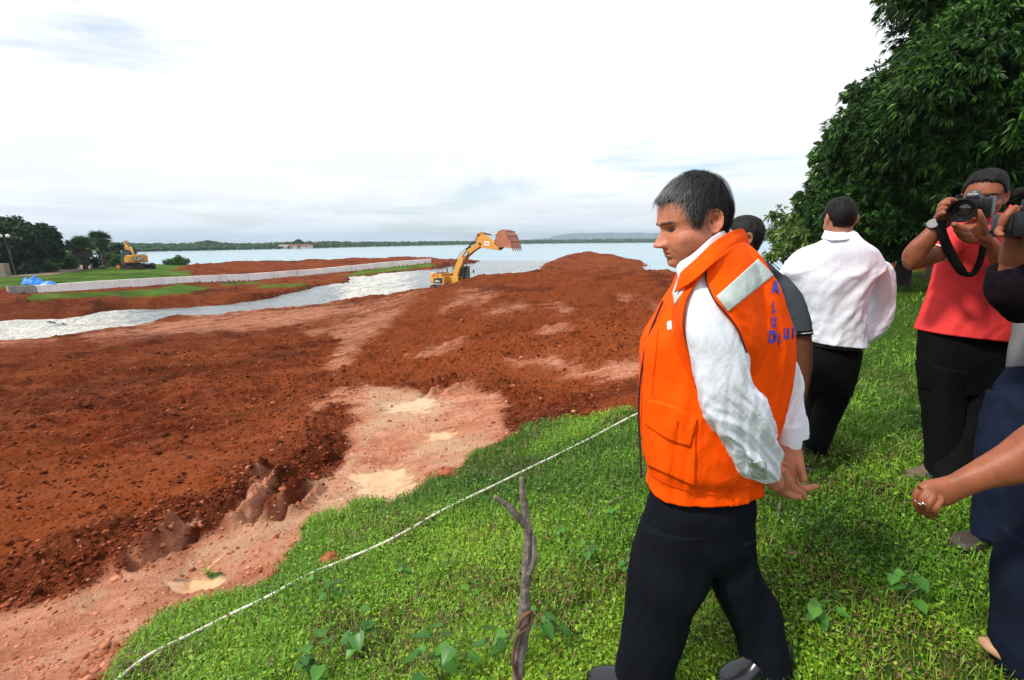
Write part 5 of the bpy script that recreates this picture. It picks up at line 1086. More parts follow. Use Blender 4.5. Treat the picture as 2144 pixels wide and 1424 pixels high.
def tube2(pts, rad, seg=14, flat=1.0, nrm=None):
    T = nrmz(np.gradient(pts, axis=0)); x = np.cross(T[0], [0.12, 1, .2] if nrm is None else nrm); x /= np.linalg.norm(x); V = []; an = np.arange(seg)/seg*2*math.pi
    m = len(pts)
    # rounded ends
    ends = []
    for k in range(m):
        x = x-T[k]*np.dot(x, T[k]); x /= np.linalg.norm(x); y = np.cross(T[k], x)
        if k == 0:
            for q in (-.85, -.5): rr = math.sqrt(1-q*q); V.append(pts[0]+T[0]*rad[0]*q+(np.cos(an)[:, None]*x+np.sin(an)[:, None]*y*flat)*rad[0]*rr)
        V.append(pts[k]+(np.cos(an)[:, None]*x+np.sin(an)[:, None]*y*flat)*rad[k])
        if k == m-1:
            for q in (.5, .85): rr = math.sqrt(1-q*q); V.append(pts[k]+T[k]*rad[k]*q+(np.cos(an)[:, None]*x+np.sin(an)[:, None]*y*flat)*rad[k]*rr)
    m2 = len(V); V = np.array(V).reshape(-1, 3)
    F = [[k*seg+i, k*seg+(i+1) % seg, (k+1)*seg+(i+1) % seg, (k+1)*seg+i] for k in range(m2-1) for i in range(seg)]+[list(range(seg))[::-1], list(range((m2-1)*seg, m2*seg))]
    return V, F
def patch(grid, n=24, m=24, th=.004, wr=None):
    """cloth panel through a grid of (u,v,d) control points, given a real thickness"""
    G_ = np.array([[P(*c) for c in row] for row in grid]); R = np.array([catmull(row, m) for row in G_]); R = np.array([catmull(R[:, j], n) for j in range(m)]).transpose(1, 0, 2)
    du = np.gradient(R, axis=0); dv = np.gradient(R, axis=1); N = nrmz(np.cross(du, dv)); view = nrmz(R-np.array([0, 0, CZ])); N = N*np.where((N*view).sum(-1, keepdims=True) > 0, -1, 1)
    if wr: R = R+N*wr(np.linspace(0, 1, n)[:, None], np.linspace(0, 1, m)[None])[..., None]
    Bk = R-N*th; V = np.vstack([R.reshape(-1, 3), Bk.reshape(-1, 3)]); F = []; o_ = n*m
    for i in range(n-1):
        for j in range(m-1): a = i*m+j; F += [[a, a+1, a+m+1, a+m], [o_+a, o_+a+m, o_+a+m+1, o_+a+1]]
    for i in range(n-1): F += [[i*m, (i+1)*m, o_+(i+1)*m, o_+i*m], [i*m+m-1, o_+i*m+m-1, o_+(i+1)*m+m-1, (i+1)*m+m-1]]
    for j in range(m-1): F += [[j, o_+j, o_+j+1, j+1], [(n-1)*m+j, (n-1)*m+j+1, o_+(n-1)*m+j+1, o_+(n-1)*m+j]]
    return V, F
def bvh_of(objs):
    V, F = [], []
    n = 0
    for o in objs:
        mw = o.matrix_world; vs = [mw @ q.co for q in o.data.vertices]; V += vs; F += [[i+n for i in p.vertices] for p in o.data.polygons]; n += len(vs)
    return BVHTree.FromPolygons(V, F)
ORG = Vector((0, 0, CZ))
def hit(bvh, u, v, off=.003):
    d = Vector(ray(u, v)).normalized(); h = bvh.ray_cast(ORG, d)
    if h[0] is None: return None, None
    n = h[1]
    if n.dot(d) > 0: n = -n
    return h[0]+n*off, n
def drape(bvh, quad, n, m, off=.003, th=.0025, arc=None):
    """a strip of cloth sewn onto the surface: quad = 4 pixel corners (tl,tr,br,bl) or a grid of pixel points"""
    q = np.array(quad, float)
    if q.ndim == 2: q = np.array([[q[0], q[1]], [q[3], q[2]]])
    R = np.array([catmull(r_, m) if len(r_) > 2 else np.linspace(r_[0], r_[1], m) for r_ in q]); R = np.array([catmull(R[:, j], n) if len(q) > 2 else np.linspace(R[0, j], R[1, j], n) for j in range(m)]).transpose(1, 0, 2)
    top = np.full((n, m, 3), np.nan); bot = top.copy(); lastn = None
    for i in range(n):
        for j in range(m):
            a, nn = hit(bvh, R[i, j, 0], R[i, j, 1], off)
            if a is not None: top[i, j] = a[:]; bot[i, j] = (a-nn*(off+th))[:]
    ok = ~np.isnan(top[..., 0]); V = np.vstack([top.reshape(-1, 3), bot.reshape(-1, 3)]); V[np.isnan(V)] = 0; F = []; o_ = n*m
    for i in range(n-1):
        for j in range(m-1):
            if ok[i, j] and ok[i+1, j] and ok[i, j+1] and ok[i+1, j+1]:
                a = i*m+j; F += [[a, a+1, a+m+1, a+m]]
                for (c, d_, cond) in (((i, j), (i, j+1), i == 0), ((i+1, j+1), (i+1, j), i == n-2), ((i+1, j), (i, j), j == 0), ((i, j+1), (i+1, j+1), j == m-2)):
                    if cond: p0 = c[0]*m+c[1]; p1 = d_[0]*m+d_[1]; F.append([p0, p1, o_+p1, o_+p0])
    return V, F
def drape_text(bvh, name, body, M2, size, mat, parent, off=.004, bold=.02):
    """lettering printed on cloth; M2 maps text units to pixels"""
    cu = bpy.data.curves.new(name, 'FONT'); cu.body = body; cu.size = size; cu.offset = bold*size; cu.align_x = 'CENTER'; cu.align_y = 'CENTER'; cu.resolution_u = 4
    tmp = bpy.data.objects.new('t', cu); COL.objects.link(tmp); bpy.context.view_layer.update(); me = bpy.data.meshes.new_from_object(tmp.evaluated_get(bpy.context.evaluated_depsgraph_get())); bpy.data.objects.remove(tmp)
    bm = bmesh.new(); bm.from_mesh(me); bmesh.ops.triangulate(bm, faces=bm.faces[:]); bmesh.ops.subdivide_edges(bm, edges=[e for e in bm.edges if e.calc_length() > size*.15], cuts=2)
    for q in bm.verts:
        u, v = M2(q.co.x, q.co.y); a, nn = hit(bvh, u, v, off)
        if a is None: a = Vector(P(u, v, 1.5)); q.tag = True
        q.co = a
    bmesh.ops.delete(bm, geom=[q for q in bm.verts if q.tag], context='VERTS')
    bm.to_mesh(me); bm.free(); me.name = name; me.materials.clear(); me.materials.append(mat); o = bpy.data.objects.new(name, me); COL.objects.link(o); attach(o, parent); return o
def attach(o, parent):
    o.parent = parent; bpy.context.view_layer.update(); o.matrix_parent_inverse = parent.matrix_world.inverted(); return o
def cloth(name, pieces, mat, parent, label=None, sub=0):
    w = MB()
    for V, F in pieces: w.add(V, F)
    o = w.build(name, mat, None, smooth=False); me = o.data
    bm = bmesh.new(); bm.from_mesh(me); bmesh.ops.recalc_face_normals(bm, faces=bm.faces[:]); bm.to_mesh(me); bm.free()
    me.polygons.foreach_set('use_smooth', np.ones(len(me.polygons), bool)); attach(o, parent)
    if label: o['label'] = label
    return o
# ---------------- head
HT = np.array([  # z, front, back, half width
 (.2360, .001, -.001, .001), (.2345, .017, -.022, .016), (.229, .034, -.043, .031), (.218, .053, -.063, .0465), (.200, .073, -.083, .0615), (.178, .087, -.0955, .0715), (.155, .0935, -.101, .0765), (.138, .0950, -.101, .0765),
 (.126, .0905, -.099, .0755), (.115, .0870, -.096, .0745), (.100, .0880, -.091, .0735), (.085, .0895, -.083, .0715), (.070, .0900, -.074, .069), (.056, .0890, -.067, .066), (.043, .0870, -.063, .0625), (.030, .0840, -.061, .0575),
 (.018, .0830, -.060, .051), (.008, .0790, -.060, .0455), (-.001, .0660, -.0605, .0430), (-.010, .046, -.061, .0450), (-.024, .034, -.062, .0500), (-.045, .031, -.064, .0530), (-.075, .031, -.066, .0560), (-.110, .033, -.070, .0600)])
def g1(x, s): return np.exp(-(x/s)**2)
def head_surface(nz=150, nf=144, offset=None, fat=1.0, nose=1.0, lean=0.0):
    X = catmull(HT, nz); th = np.arange(nf)/nf*2*math.pi-math.pi; Z = np.repeat(X[:, 0][:, None], nf, 1); TH = np.repeat(th[None], nz, 0)
    c, s = np.cos(TH), np.sin(TH); p = 2.0+.35*sstep(.11, .02, Z)*sstep(-.02, .01, Z)+.15; e = 2/p
    Fx = X[:, 1][:, None]; Bx = -X[:, 2][:, None]; Wy = X[:, 3][:, None]*np.where(Z < .1, 1+(fat-1)*sstep(.12, .05, Z), 1)
    x = np.where(c > 0, Fx, Bx)*np.sign(c)*np.abs(c)**e; y = Wy*np.sign(s)*np.abs(s)**e
    if offset is not None:
        off = offset(Z, TH); q_ = nrmz(np.stack([x+.005, y, np.maximum(Z-.13, 0)*1.15], -1)); x = x+q_[..., 0]*off; y = y+q_[..., 1]*off; Z = Z+q_[..., 2]*off
    else:
        fr = sstep(.15, .6, c)
        n = np.interp(Z, [.058, .063, .067, .071, .076, .083, .092, .102, .112, .122, .135], [0, .002, .011, .024, .030, .0285, .022, .015, .0085, .004, 0])*nose
        sg = np.interp(Z, [.06, .075, .09, .12], [.015, .0155, .011, .010]); x = x+fr*n*g1(y, sg)
        x = x+fr*.008*(g1(y-.0145, .0065)+g1(y+.0145, .0065))*g1(Z-.073, .008)
        for sy in (-1, 1):
            x = x-fr*.0125*g1(y-sy*.030, .0145)*g1(Z-.1165, .0095); x = x+fr*.0045*g1(y-sy*.031, .011)*g1(Z-.1185, .0052)     # socket, upper lid
            x = x+fr*.0040*g1(y-sy*.031, .011)*g1(Z-.1085, .0045)-fr*.002*g1(y-sy*.033, .014)*g1(Z-.1025, .003)        # lower lid, bag
            x = x+fr*.0060*g1(y-sy*.030, .022)*g1(Z-.1335, .0070)                                          # brow ridge
            k = g1(Z-.084, .017)*g1(np.abs(TH)-.95, .35); y = y+np.where(s*sy > 0, sy*.0045*k, 0); x = x+np.where(s*sy > 0, .004*k, 0)
            x = x-fr*.0028*g1((y-sy*(.024+(.075-Z)*.45)), .0035)*sstep(.035, .05, Z)*sstep(.08, .07, Z)        # fold beside the mouth
        lipw = np.clip(1-(y/.027)**2, 0, 1)
        x = x+fr*lipw*(.0065*g1(Z-.0530, .0042)+.0062*g1(Z-.0410, .0048)-.0055*g1(Z-.0472, .0019))
        x = x-fr*.0035*g1(y, .022)*g1(Z-.0310, .0050)+fr*.005*g1(y, .019)*g1(Z-.0160, .0100)
        x = x-fr*.0015*g1(y, .004)*g1(Z-.0605, .004)
    x = x+lean*np.maximum(-.0-Z, 0)*sstep(.0, -.03, Z)
    V = np.stack([x, y, Z], -1); return V, nz, nf
def grid_faces(nz, nf, keep=None):
    i, j = np.meshgrid(np.arange(nz-1), np.arange(nf), indexing='ij'); a = (i*nf+j); b = (i*nf+(j+1) % nf); F = np.stack([a, b, b+nf, a+nf], -1).reshape(-1, 4)
    return F if keep is None else F[keep.ravel()]
def ear_surface(sy, size=1.0):
    """one ear: disc with rolled rim, bowl and lobe"""
    nr, na = 16, 40; V = []
    for k in range(nr+1):
        r_ = k/nr
        for j in range(na):
            a = j/na*2*math.pi; z = .034*math.sin(a)*r_; xx = -.020*math.cos(a)*r_*(1+.12*math.sin(a))  # back +: cos>0 is the rear side
            h = .013+.008*math.cos(a)*r_            # rear stands out
            h += .0065*math.exp(-((r_-.88)/.10)**2)*(1 if math.sin(a) > -.7 else .3)
            h -= .0125*math.exp(-((xx+.002)**2+(z-.003)**2)/.009**2) if True else 0
            h += .004*math.exp(-((r_-.55)/.10)**2)*(1 if math.cos(a) > -.2 and math.sin(a) > -.5 else 0)
            V.append([xx*size, h*1.0, z*size])
    V2 = [[v[0]*.93, v[1]*.25-.006, v[2]*.95] for v in V]; n = len(V); V = V+V2; F = []
    for k in range(nr):
        for j in range(na):
            a = k*na+j; b = k*na+(j+1) % na; F += [[a, b, b+na, a+na], [n+a, n+a+na, n+b+na, n+b]]
    for j in range(na): a = nr*na+j; b = nr*na+(j+1) % na; F.append([a, b, n+b, n+a])
    V = np.array(V); tilt = .16; V = np.stack([V[:, 0]*math.cos(tilt)+V[:, 2]*math.sin(tilt)*-1, V[:, 1], V[:, 2]*math.cos(tilt)+V[:, 0]*math.sin(tilt)], -1)
    V[:, 1] *= sy; V += np.array([-.028, sy*.068, .112]); return V, F
def skin_mat(name, col, red=(.62, .16, .09), rough=.52):
    m, t, b = newmat(name); a = nd(t, 'ShaderNodeAttribute', attribute_name='mark').outputs['Color']; s = nd(t, 'ShaderNodeSeparateColor', {0: a})
    v = pos(t); n = noise(t, v, 22, 5, .6); n2 = noise(t, v, 140, 3, .6)
    c = ramp(t, n, [(.3, tuple(q*.74 for q in col)), (.7, tuple(min(1, q*1.15) for q in col))]).outputs[0]; nsp = noise(t, v, 230, 3, .6); c = mixc(t, ramp(t, nsp, [(.30, (.35,)*3), (.45, (0,)*3)]).outputs[0], c, (col[0]*.62, col[1]*.45, col[2]*.42)); c = mixc(t, math_(t, 'MULTIPLY', s.outputs[0], .75), c, red); c = mixc(t, s.outputs[1], c, (.020, .014, .012)); c = mixc(t, math_(t, 'MULTIPLY', s.outputs[2], .6), c, tuple(min(1, q*1.6+.05) for q in col))
    t.links.new(c, b.inputs['Base Color']); b.inputs['Roughness'].default_value = rough; b.inputs['Specular IOR Level'].default_value = .42
    b.inputs['Subsurface Weight'].default_value = .10; b.inputs['Subsurface Radius'].default_value = (.012, .005, .003); b.inputs['Subsurface Scale'].default_value = 1.0
    bump(t, b, math_(t, 'ADD', n2, math_(t, 'MULTIPLY', noise(t, v, 45, 4, .6), 1.2)), .40, .002); return m
def head_matrix(u, v, d, yaw, pitch=0, roll=0, s=1.12, ctr=(0, 0, .125)):
    """yaw: heading of the face in the ground plane, degrees counter-clockwise from +x"""
    R = Matrix.Rotation(math.radians(yaw), 4, 'Z') @ Matrix.Rotation(math.radians(pitch), 4, 'Y') @ Matrix.Rotation(math.radians(roll), 4, 'X')
    c = Vector(P(u, v, d)); return Matrix.Translation(c) @ R @ Matrix.Scale(s, 4) @ Matrix.Translation(-Vector(ctr))
def xfm(M, V): V = np.asarray(V, float); A = np.array(M); return V@A[:3, :3].T+A[:3, 3]
def make_body(pieces, parent, mat, voxel, heads=(), marks=()):
    """one continuous skin: everything fused by a voxel remesh, then coloured at the face and nails"""
    w = MB()
    for V, F in pieces: w.add(V, F)
    for HM, kw in heads:
        V, nz, nf = head_surface(**kw); V = V.reshape(-1, 3); F = grid_faces(nz, nf).tolist(); F += [list(range(nf))[::-1], list(range((nz-1)*nf, nz*nf))]; w.add(xfm(HM, V), F)
        for sy in (-1, 1): V, F = ear_surface(sy); w.add(xfm(HM, V), F)
    tmp = w.build('tmp', mat); bm = bmesh.new(); bm.from_mesh(tmp.data); bmesh.ops.recalc_face_normals(bm, faces=bm.faces[:]); bm.to_mesh(tmp.data); bm.free()
    md = tmp.modifiers.new('r', 'REMESH'); md.mode = 'VOXEL'; md.voxel_size = voxel; md.use_smooth_shade = True
    sm = tmp.modifiers.new('s', 'SMOOTH'); sm.factor = .5; sm.iterations = 1
    bpy.context.view_layer.update(); me = bpy.data.meshes.new_from_object(tmp.evaluated_get(bpy.context.evaluated_depsgraph_get())); bpy.data.objects.remove(tmp)
    me.name = 'body'; me.materials.clear(); me.materials.append(mat); n = len(me.vertices); co = np.empty(n*3, np.float32); me.vertices.foreach_get('co', co); co = co.reshape(-1, 3).astype(float)
    col = np.zeros((n, 4)); col[:, 3] = 1
    for HM, kw in heads:
        q = xfm(HM.inverted(), co); x, y, z = q.T; fr = (x > .03) & (z > -.02) & (z < .25) & (np.abs(y) < .12); ay = np.abs(y)
        lip = np.clip(1-(y/.026)**2, 0, 1)**.5*np.maximum(g1(z-.0525, .0045), g1(z-.041, .0048))*fr; lip[x < .07] = 0
        ear = g1(x+.028, .03)*g1(z-.112, .04)*(ay > .078)*.55
        nz_ = g1(ay, .02)*g1(z-.075, .012)*.35*fr; chk = g1(ay-.045, .02)*g1(z-.082, .018)*.3*fr
        col[:, 0] = np.maximum.reduce([col[:, 0], lip*.8, ear, nz_, chk])
        brow = (np.abs(z-(.1355-(ay-.03)**2*4)) < .0042*(1-sstep(.045, .055, ay))) & (ay > .011) & (ay < .054) & fr
        eye = (np.abs(z-(.1125+.0*ay)) < .0021) & (ay > .019) & (ay < .0445) & fr; mouth = (np.abs(z-.0472) < .0013) & (ay < .024) & fr
        nost = (((ay-.008)/.004)**2+((z-.0665)/.0028)**2 < 1) & fr & (x > .085); earh = (((x+.021)/.005)**2+((z-.112)/.007)**2 < 1) & (ay > .066) & (ay < .092)
        col[:, 1] = np.maximum.reduce([col[:, 1], brow*.85, eye*.92, mouth*.75, nost*.8, earh*.75])
        stb = g1(z-.035, .03)*fr*.16*(x > .02); col[:, 1] = np.maximum(col[:, 1], stb*(z < .062))
    for (pt, r_, ch, amt) in marks:
        k = g1(np.linalg.norm(co-pt, axis=1), r_)*amt; col[:, ch] = np.maximum(col[:, ch], k)
    at = me.attributes.new('mark', 'FLOAT_COLOR', 'POINT'); at.data.foreach_set('color', col.astype(np.float32).ravel())
    o = bpy.data.objects.new('body', me); COL.objects.link(o); attach(o, parent); return o
def hair_mat(name, dark=(.012, .010, .010), grey=(.30, .29, .28), amt=.0):
    m, t, b = newmat(name); a = nd(t, 'ShaderNodeAttribute', attribute_name='grey').outputs['Fac']; v = pos(t); n = noise(t, v, 60, 5, .7)
    c = ramp(t, n, [(.3, tuple(q*.6 for q in dark)), (.7, tuple(q*1.6 for q in dark))]).outputs[0]; c = mixc(t, math_(t, 'MULTIPLY', a, 1.0), c, grey)
    t.links.new(c, b.inputs['Base Color']); b.inputs['Roughness'].default_value = .55; b.inputs['Specular IOR Level'].default_value = .22; bump(t, b, noise(t, pos(t, scale=(1, 1, .25)), 260, 3, .6), .8, .003); return m
def make_hair(HM, parent, mat, line, thick, strands=2600, slen=.035, greyf=None, lift=.004, seed=1, wid=.0008):
    """line(TH): lowest z of the hair around the head (TH=0 face); thick(Z,TH)"""
    def off(Z, TH):
        edge = line(np.abs(TH))+.004*fbm(TH*9, TH*0+seed, 3, seed); k = sstep(-.004, .007, Z-edge); lump_ = .0035*fbm(np.cos(TH)*9+Z*40, np.sin(TH)*9, 4, seed+2)
        return np.where(k > 0, (thick(Z, TH)+lump_)*k, 0)-.005*(1-k)
    V, nz, nf = head_surface(offset=off); Z0 = np.repeat(catmull(HT, nz)[:, 0][:, None], nf, 1); TH0 = np.repeat((np.arange(nf)/nf*2*math.pi-math.pi)[None], nz, 0)
    inside = (Z0-line(np.abs(TH0))) > -.006; kp = inside[:-1] | inside[1:]
    Vf = V.reshape(-1, 3); F = grid_faces(nz, nf, kp)
    # strands
    r2 = np.random.default_rng(seed); idx = np.where((Z0 > line(np.abs(TH0))+.002).ravel())[0]; w_ = np.clip(np.hypot(Vf[idx, 0], Vf[idx, 1]), .004, 1); pick = r2.choice(idx, strands, p=w_/w_.sum()); p0 = Vf[pick]+r2.normal(0, .0012, (strands, 3))
    crown = np.array([-.055, .01, .23]); N0 = nrmz(p0-np.array([-.005, 0, .13])); dirs = nrmz(p0-crown); dirs = dirs-N0*(dirs*N0).sum(1)[:, None]; dirs = nrmz(dirs+r2.normal(0, .22, (strands, 3))+np.array([0, 0, -.15])); dirs = nrmz(dirs-N0*(dirs*N0).sum(1)[:, None])
    L_ = slen*r2.uniform(.6, 1.3, strands); side = np.cross(dirs, N0); k_ = 5; SV = []
    for j in range(k_):
        f = j/(k_-1); q = p0+dirs*(L_*f)[:, None]; rad = np.linalg.norm(p0-np.array([-.005, 0, .13]), axis=1); q = np.array([-.005, 0, .13])+nrmz(q-np.array([-.005, 0, .13]))*(rad+lift*(1.2*f*(1-f)+.25+r2.uniform(0, .25, strands)*f))[:, None]; ww = wid*(1-.8*f); SV += [q-side*ww, q+side*ww]
    SV = np.stack(SV, 1); n0 = len(Vf); b_ = np.arange(strands)*2*k_+n0; SF = np.concatenate([np.stack([b_+2*j, b_+2*j+1, b_+2*j+3, b_+2*j+2], -1) for j in range(k_-1)])
    Vall = np.vstack([Vf, SV.reshape(-1, 3)]); Fall = np.vstack([F, SF])
    gr = np.zeros(len(Vall)) if greyf is None else np.clip(greyf(Vall), 0, 1)
    if greyf is not None: gr[n0:] *= np.repeat((r2.random(strands) < .65)*r2.uniform(.5, 1.3, strands), 2*k_); gr[:n0] *= .35
    o = mesh_from('hair', xfm(HM, Vall), Fall, mat, smooth=True, attrs={'grey': ('FLOAT', gr)}); attach(o, parent); return o
def shoe(toe, heel, w_, h_, mat, parent, up=(0, 0, 1), name='shoe', low=False, label=None):
    """shoe from heel point to toe point (both on the sole)"""
    toe = np.array(toe, float); heel = np.array(heel, float); d = toe-heel; L_ = np.linalg.norm(d); d /= L_; up = np.array(up, float); sd_ = np.cross(d, up); sd_ /= np.linalg.norm(sd_); up = np.cross(sd_, d)
    ts = np.linspace(-.02, 1.0, 26); V = []; seg = 26
    for t_ in ts:
        ww = w_*np.interp(t_, [-.02, .02, .15, .35, .6, .75, .9, .97, 1.0], [.25, .55, .68, .66, .85, 1.0, .82, .5, .12]); hh = h_*np.interp(t_, [-.02, .03, .2, .35, .5, .62, .8, .93, 1.0], [.6, .95, 1.0, 1.0, .82, .62, .50, .40, .12])*(.62 if low else 1)
        for j in range(seg):
            a = j/seg*2*math.pi; cx = math.copysign(abs(math.cos(a))**.8, math.cos(a)); sz = math.sin(a); z = hh*.5+hh*.5*(math.copysign(abs(sz)**(.45 if sz < 0 else .9), sz)); V.append(heel+d*t_*L_+sd_*cx*ww*.5*(1.06 if z < .016 else 1)+up*(z+.004))
    n = len(ts); F = [[k*seg+i, k*seg+(i+1) % seg, (k+1)*seg+(i+1) % seg, (k+1)*seg+i] for k in range(n-1) for i in range(seg)]+[list(range(seg))[::-1], list(range((n-1)*seg, n*seg))]
    o = cloth(name, [(np.array(V), F)], mat, parent, label)
    return o
def fabric(name, col, rough=.85, var=.10, wave=None, weave=900, bstr=.25, sheen=0.0, stripe=None):
    m, t, b = newmat(name); v = pos(t); n = noise(t, v, 9, 5, .6); n2 = noise(t, v, weave, 2, .5)
    c = ramp(t, n, [(.3, tuple(q*(1-var) for q in col)), (.7, tuple(min(1, q*(1+var)) for q in col))]).outputs[0]
    if stripe:
        w = nd(t, 'ShaderNodeTexWave', {'Vector': pos(t, rot=stripe[2]), 'Scale': stripe[0], 'Distortion': .3, 'Detail': 1.0}); w.wave_type = 'BANDS'; w.bands_direction = 'X'
        c = mixc(t, ramp(t, w.outputs['Fac'], [(.72, (0,)*3), (.9, (1,)*3)]).outputs[0], c, stripe[1])
    t.links.new(c, b.inputs['Base Color']); b.inputs['Roughness'].default_value = rough; b.inputs['Specular IOR Level'].default_value = .10; b.inputs['Sheen Weight'].default_value = sheen; b.inputs['Sheen Roughness'].default_value = .5
    p_ = bump(t, b, n2, bstr, .0015); bump(t, b, noise(t, pos(t, scale=(1, 1, .55), rot=(.4, .3, 0)), 16, 4, .6, .6), .35, .02, p_); return m
def person(label, u, v, d): 
    g_ = P(u, v, d); g_[2] = gz(g_[0], g_[1])[0]; return empty('person', g_, label, 'person')
# ================================================================== MAIN MAN (orange vest)
M_skinA = skin_mat('skin_warm', (.50, .185, .105)); M_skinB = skin_mat('skin_tan', (.27, .082, .036)); M_skinC = skin_mat('skin_brown', (.12, .040, .020)); M_skinD = skin_mat('skin_light', (.38, .165, .10))
M_vest = fabric('orange_cotton', (1.0, .085, .0), .8, .06, bstr=.3, sheen=0); M_shirtA = fabric('striped_white_cotton', (.80, .82, .88), .85, .04, stripe=(170, (.58, .63, .78), (0, 0, .35)))
M_collarA = fabric('white_collar_cotton', (.82, .83, .88), .85, .04); M_navy = fabric('black_wool_trousers', (.0045, .0055, .0095), .85, .25, sheen=0); M_tape = fabric('silver_reflective_tape', (.46, .52, .50), .45, .10, sheen=0)
M_blue = simple('blue_print', (.02, .05, .42), .7); M_leather = simple('black_leather', (.010, .011, .014), .22, .3, 20, spec=.6, bstr=.3, bscale=150, bdist=.001, space='pos'); M_dkpipe = simple('dark_binding', (.03, .01, .012), .8); M_wlabel = simple('white_badge', (.7, .7, .72), .7)
A = person('man in an orange safety vest striding left with his hands clasped behind him', 1420, 1430, 1.40)
VT = [(1455, 545, 1545, 500, 1.42, .065), (1432, 575, 1584, 538, 1.42, .12), (1412, 615, 1614, 588, 1.43, .155), (1388, 655, 1626, 645, 1.44, .17), (1360, 712, 1640, 708, 1.445, .175), (1347, 790, 1633, 785, 1.45, .175), (1343, 860, 1617, 855, 1.45, .17), (1345, 930, 1603, 925, 1.45, .16), (1349, 985, 1594, 970, 1.45, .15), (1356, 1022, 1584, 1008, 1.45, .135)]
def vest_wr(S_, TH, R_):
    s = S_/S_.max(); k = sstep(.1, .35, s); fold = (ridged(np.cos(TH)*3.2+s*1.1, s*1.5+2, 3, 51)-.5)*.020+(ridged(np.cos(TH)*5+np.sin(TH)*2+s*2, s*3.2, 3, 52)-.5)*.010; el = sstep(.90, .97, s)*(np.cos(TH) > .1)*.003*np.sin(TH*70); tuck = -.014*sstep(.82, .93, s)*g1(s-.94, .05)
    return fold*k+el+tuck+.004*fbm(s*8, np.cos(TH)*3, 3, 53)
tor = sil(VT, 110, 150, 2.35, vest_wr, hem1=True)
def pw(seed, a=.004): return lambda i, j: a*fbm(i*4+seed, j*3, 3, seed)
front = patch([[(1430, 582, 1.36), (1450, 572, 1.30), (1480, 556, 1.262)], [(1414, 605, 1.36), (1432, 600, 1.29), (1456, 592, 1.245)], [(1408, 640, 1.37), (1420, 638, 1.29), (1434, 630, 1.245)], [(1404, 690, 1.37), (1416, 690, 1.30), (1427, 690, 1.25)], [(1402, 750, 1.38), (1422, 752, 1.32), (1443, 755, 1.27)], [(1412, 800, 1.40), (1430, 810, 1.34), (1458, 812, 1.29)]], 40, 24, .005, pw(3, .003))
back = patch([[(1478, 556, 1.262), (1515, 528, 1.26), (1555, 508, 1.34), (1590, 540, 1.46)], [(1479, 590, 1.235), (1520, 568, 1.235), (1570, 545, 1.30), (1612, 575, 1.44)], [(1496, 628, 1.205), (1540, 610, 1.21), (1590, 598, 1.28), (1628, 620, 1.44)], [(1520, 655, 1.195), (1558, 650, 1.21), (1600, 645, 1.28), (1638, 662, 1.44)], [(1546, 692, 1.195), (1575, 690, 1.22), (1610, 690, 1.28), (1645, 705, 1.44)], [(1563, 738, 1.21), (1585, 740, 1.24), (1615, 740, 1.29), (1646, 745, 1.44)], [(1560, 790, 1.27), (1585, 795, 1.275), (1615, 795, 1.31), (1640, 790, 1.45)]], 60, 50, .005, pw(9, .006))
vest = cloth('vest', [tor, front, back], M_vest, A, 'bright orange safety vest with silver tape')
coll = cloth('vest_collar', [patch([[(1424, 570, 1.315), (1452, 545, 1.27), (1492, 508, 1.265), (1532, 484, 1.33), (1555, 479, 1.41), (1562, 488, 1.49)], [(1420, 588, 1.30), (1448, 566, 1.25), (1492, 532, 1.24), (1535, 506, 1.30), (1560, 494, 1.40), (1566, 498, 1.49)], [(1412, 612, 1.31), (1444, 592, 1.235), (1492, 552, 1.222), (1536, 524, 1.285), (1563, 508, 1.395), (1568, 508, 1.49)]], 24, 60, .005, pw(14, .002))], M_vest, vest)
cloth('shirt_collar', [patch([[(1424, 548, 1.325), (1450, 532, 1.29), (1484, 502, 1.285), (1512, 484, 1.33), (1530, 478, 1.39)], [(1416, 562, 1.325), (1446, 545, 1.285), (1484, 512, 1.28), (1516, 492, 1.33), (1535, 486, 1.40)], [(1422, 590, 1.32), (1448, 566, 1.28), (1488, 530, 1.272), (1520, 505, 1.33), (1540, 496, 1.40)]], 14, 40, .004)], M_collarA, A, 'white shirt collar above the orange vest collar')
SL = [(1446, 585, 1486, 562, 1.33, .05), (1430, 630, 1520, 625, 1.285, .070), (1429, 690, 1548, 690, 1.265, .074), (1442, 745, 1563, 738, 1.26, .070), (1456, 800, 1566, 790, 1.26, .066), (1472, 850, 1585, 822, 1.265, .062), (1496, 900, 1600, 872, 1.275, .056), (1520, 938, 1606, 908, 1.295, .052), (1533, 972, 1620, 938, 1.315, .049), (1548, 992, 1626, 962, 1.33, .046), (1580, 1003, 1628, 985, 1.345, .038)]
sl_env = lambda f: (.45+1.7*sstep(.3, .6, f))*(1-.75*sstep(.85, .98, f))
near_sl = sil(SL, 120, 96, 2.1, wrinkle(.0135, 7.5, .7, 4, 2.0, .007, sl_env), hem1=True)
SR = [(1600, 700, 1640, 700, 1.52, .045), (1622, 760, 1662, 756, 1.53, .048), (1630, 810, 1676, 800, 1.53, .048), (1622, 860, 1678, 845, 1.51, .045), (1618, 900, 1690, 885, 1.49, .042), (1622, 925, 1692, 915, 1.48, .038)]
far_sl = sil(SR, 80, 72, 2.1, wrinkle(.009, 9, .8, 8, 1.5, .004), hem1=True)
cuff = sil([(1621, 890, 1676, 885, 1.475, .036), (1626, 925, 1677, 920, 1.47, .034), (1629, 944, 1675, 936, 1.468, .032)], 16, 48, 2.1, None, hem1=True)
sleeves = cloth('shirt', [near_sl, far_sl, cuff], M_shirtA, A, 'white shirt with fine grey stripes')
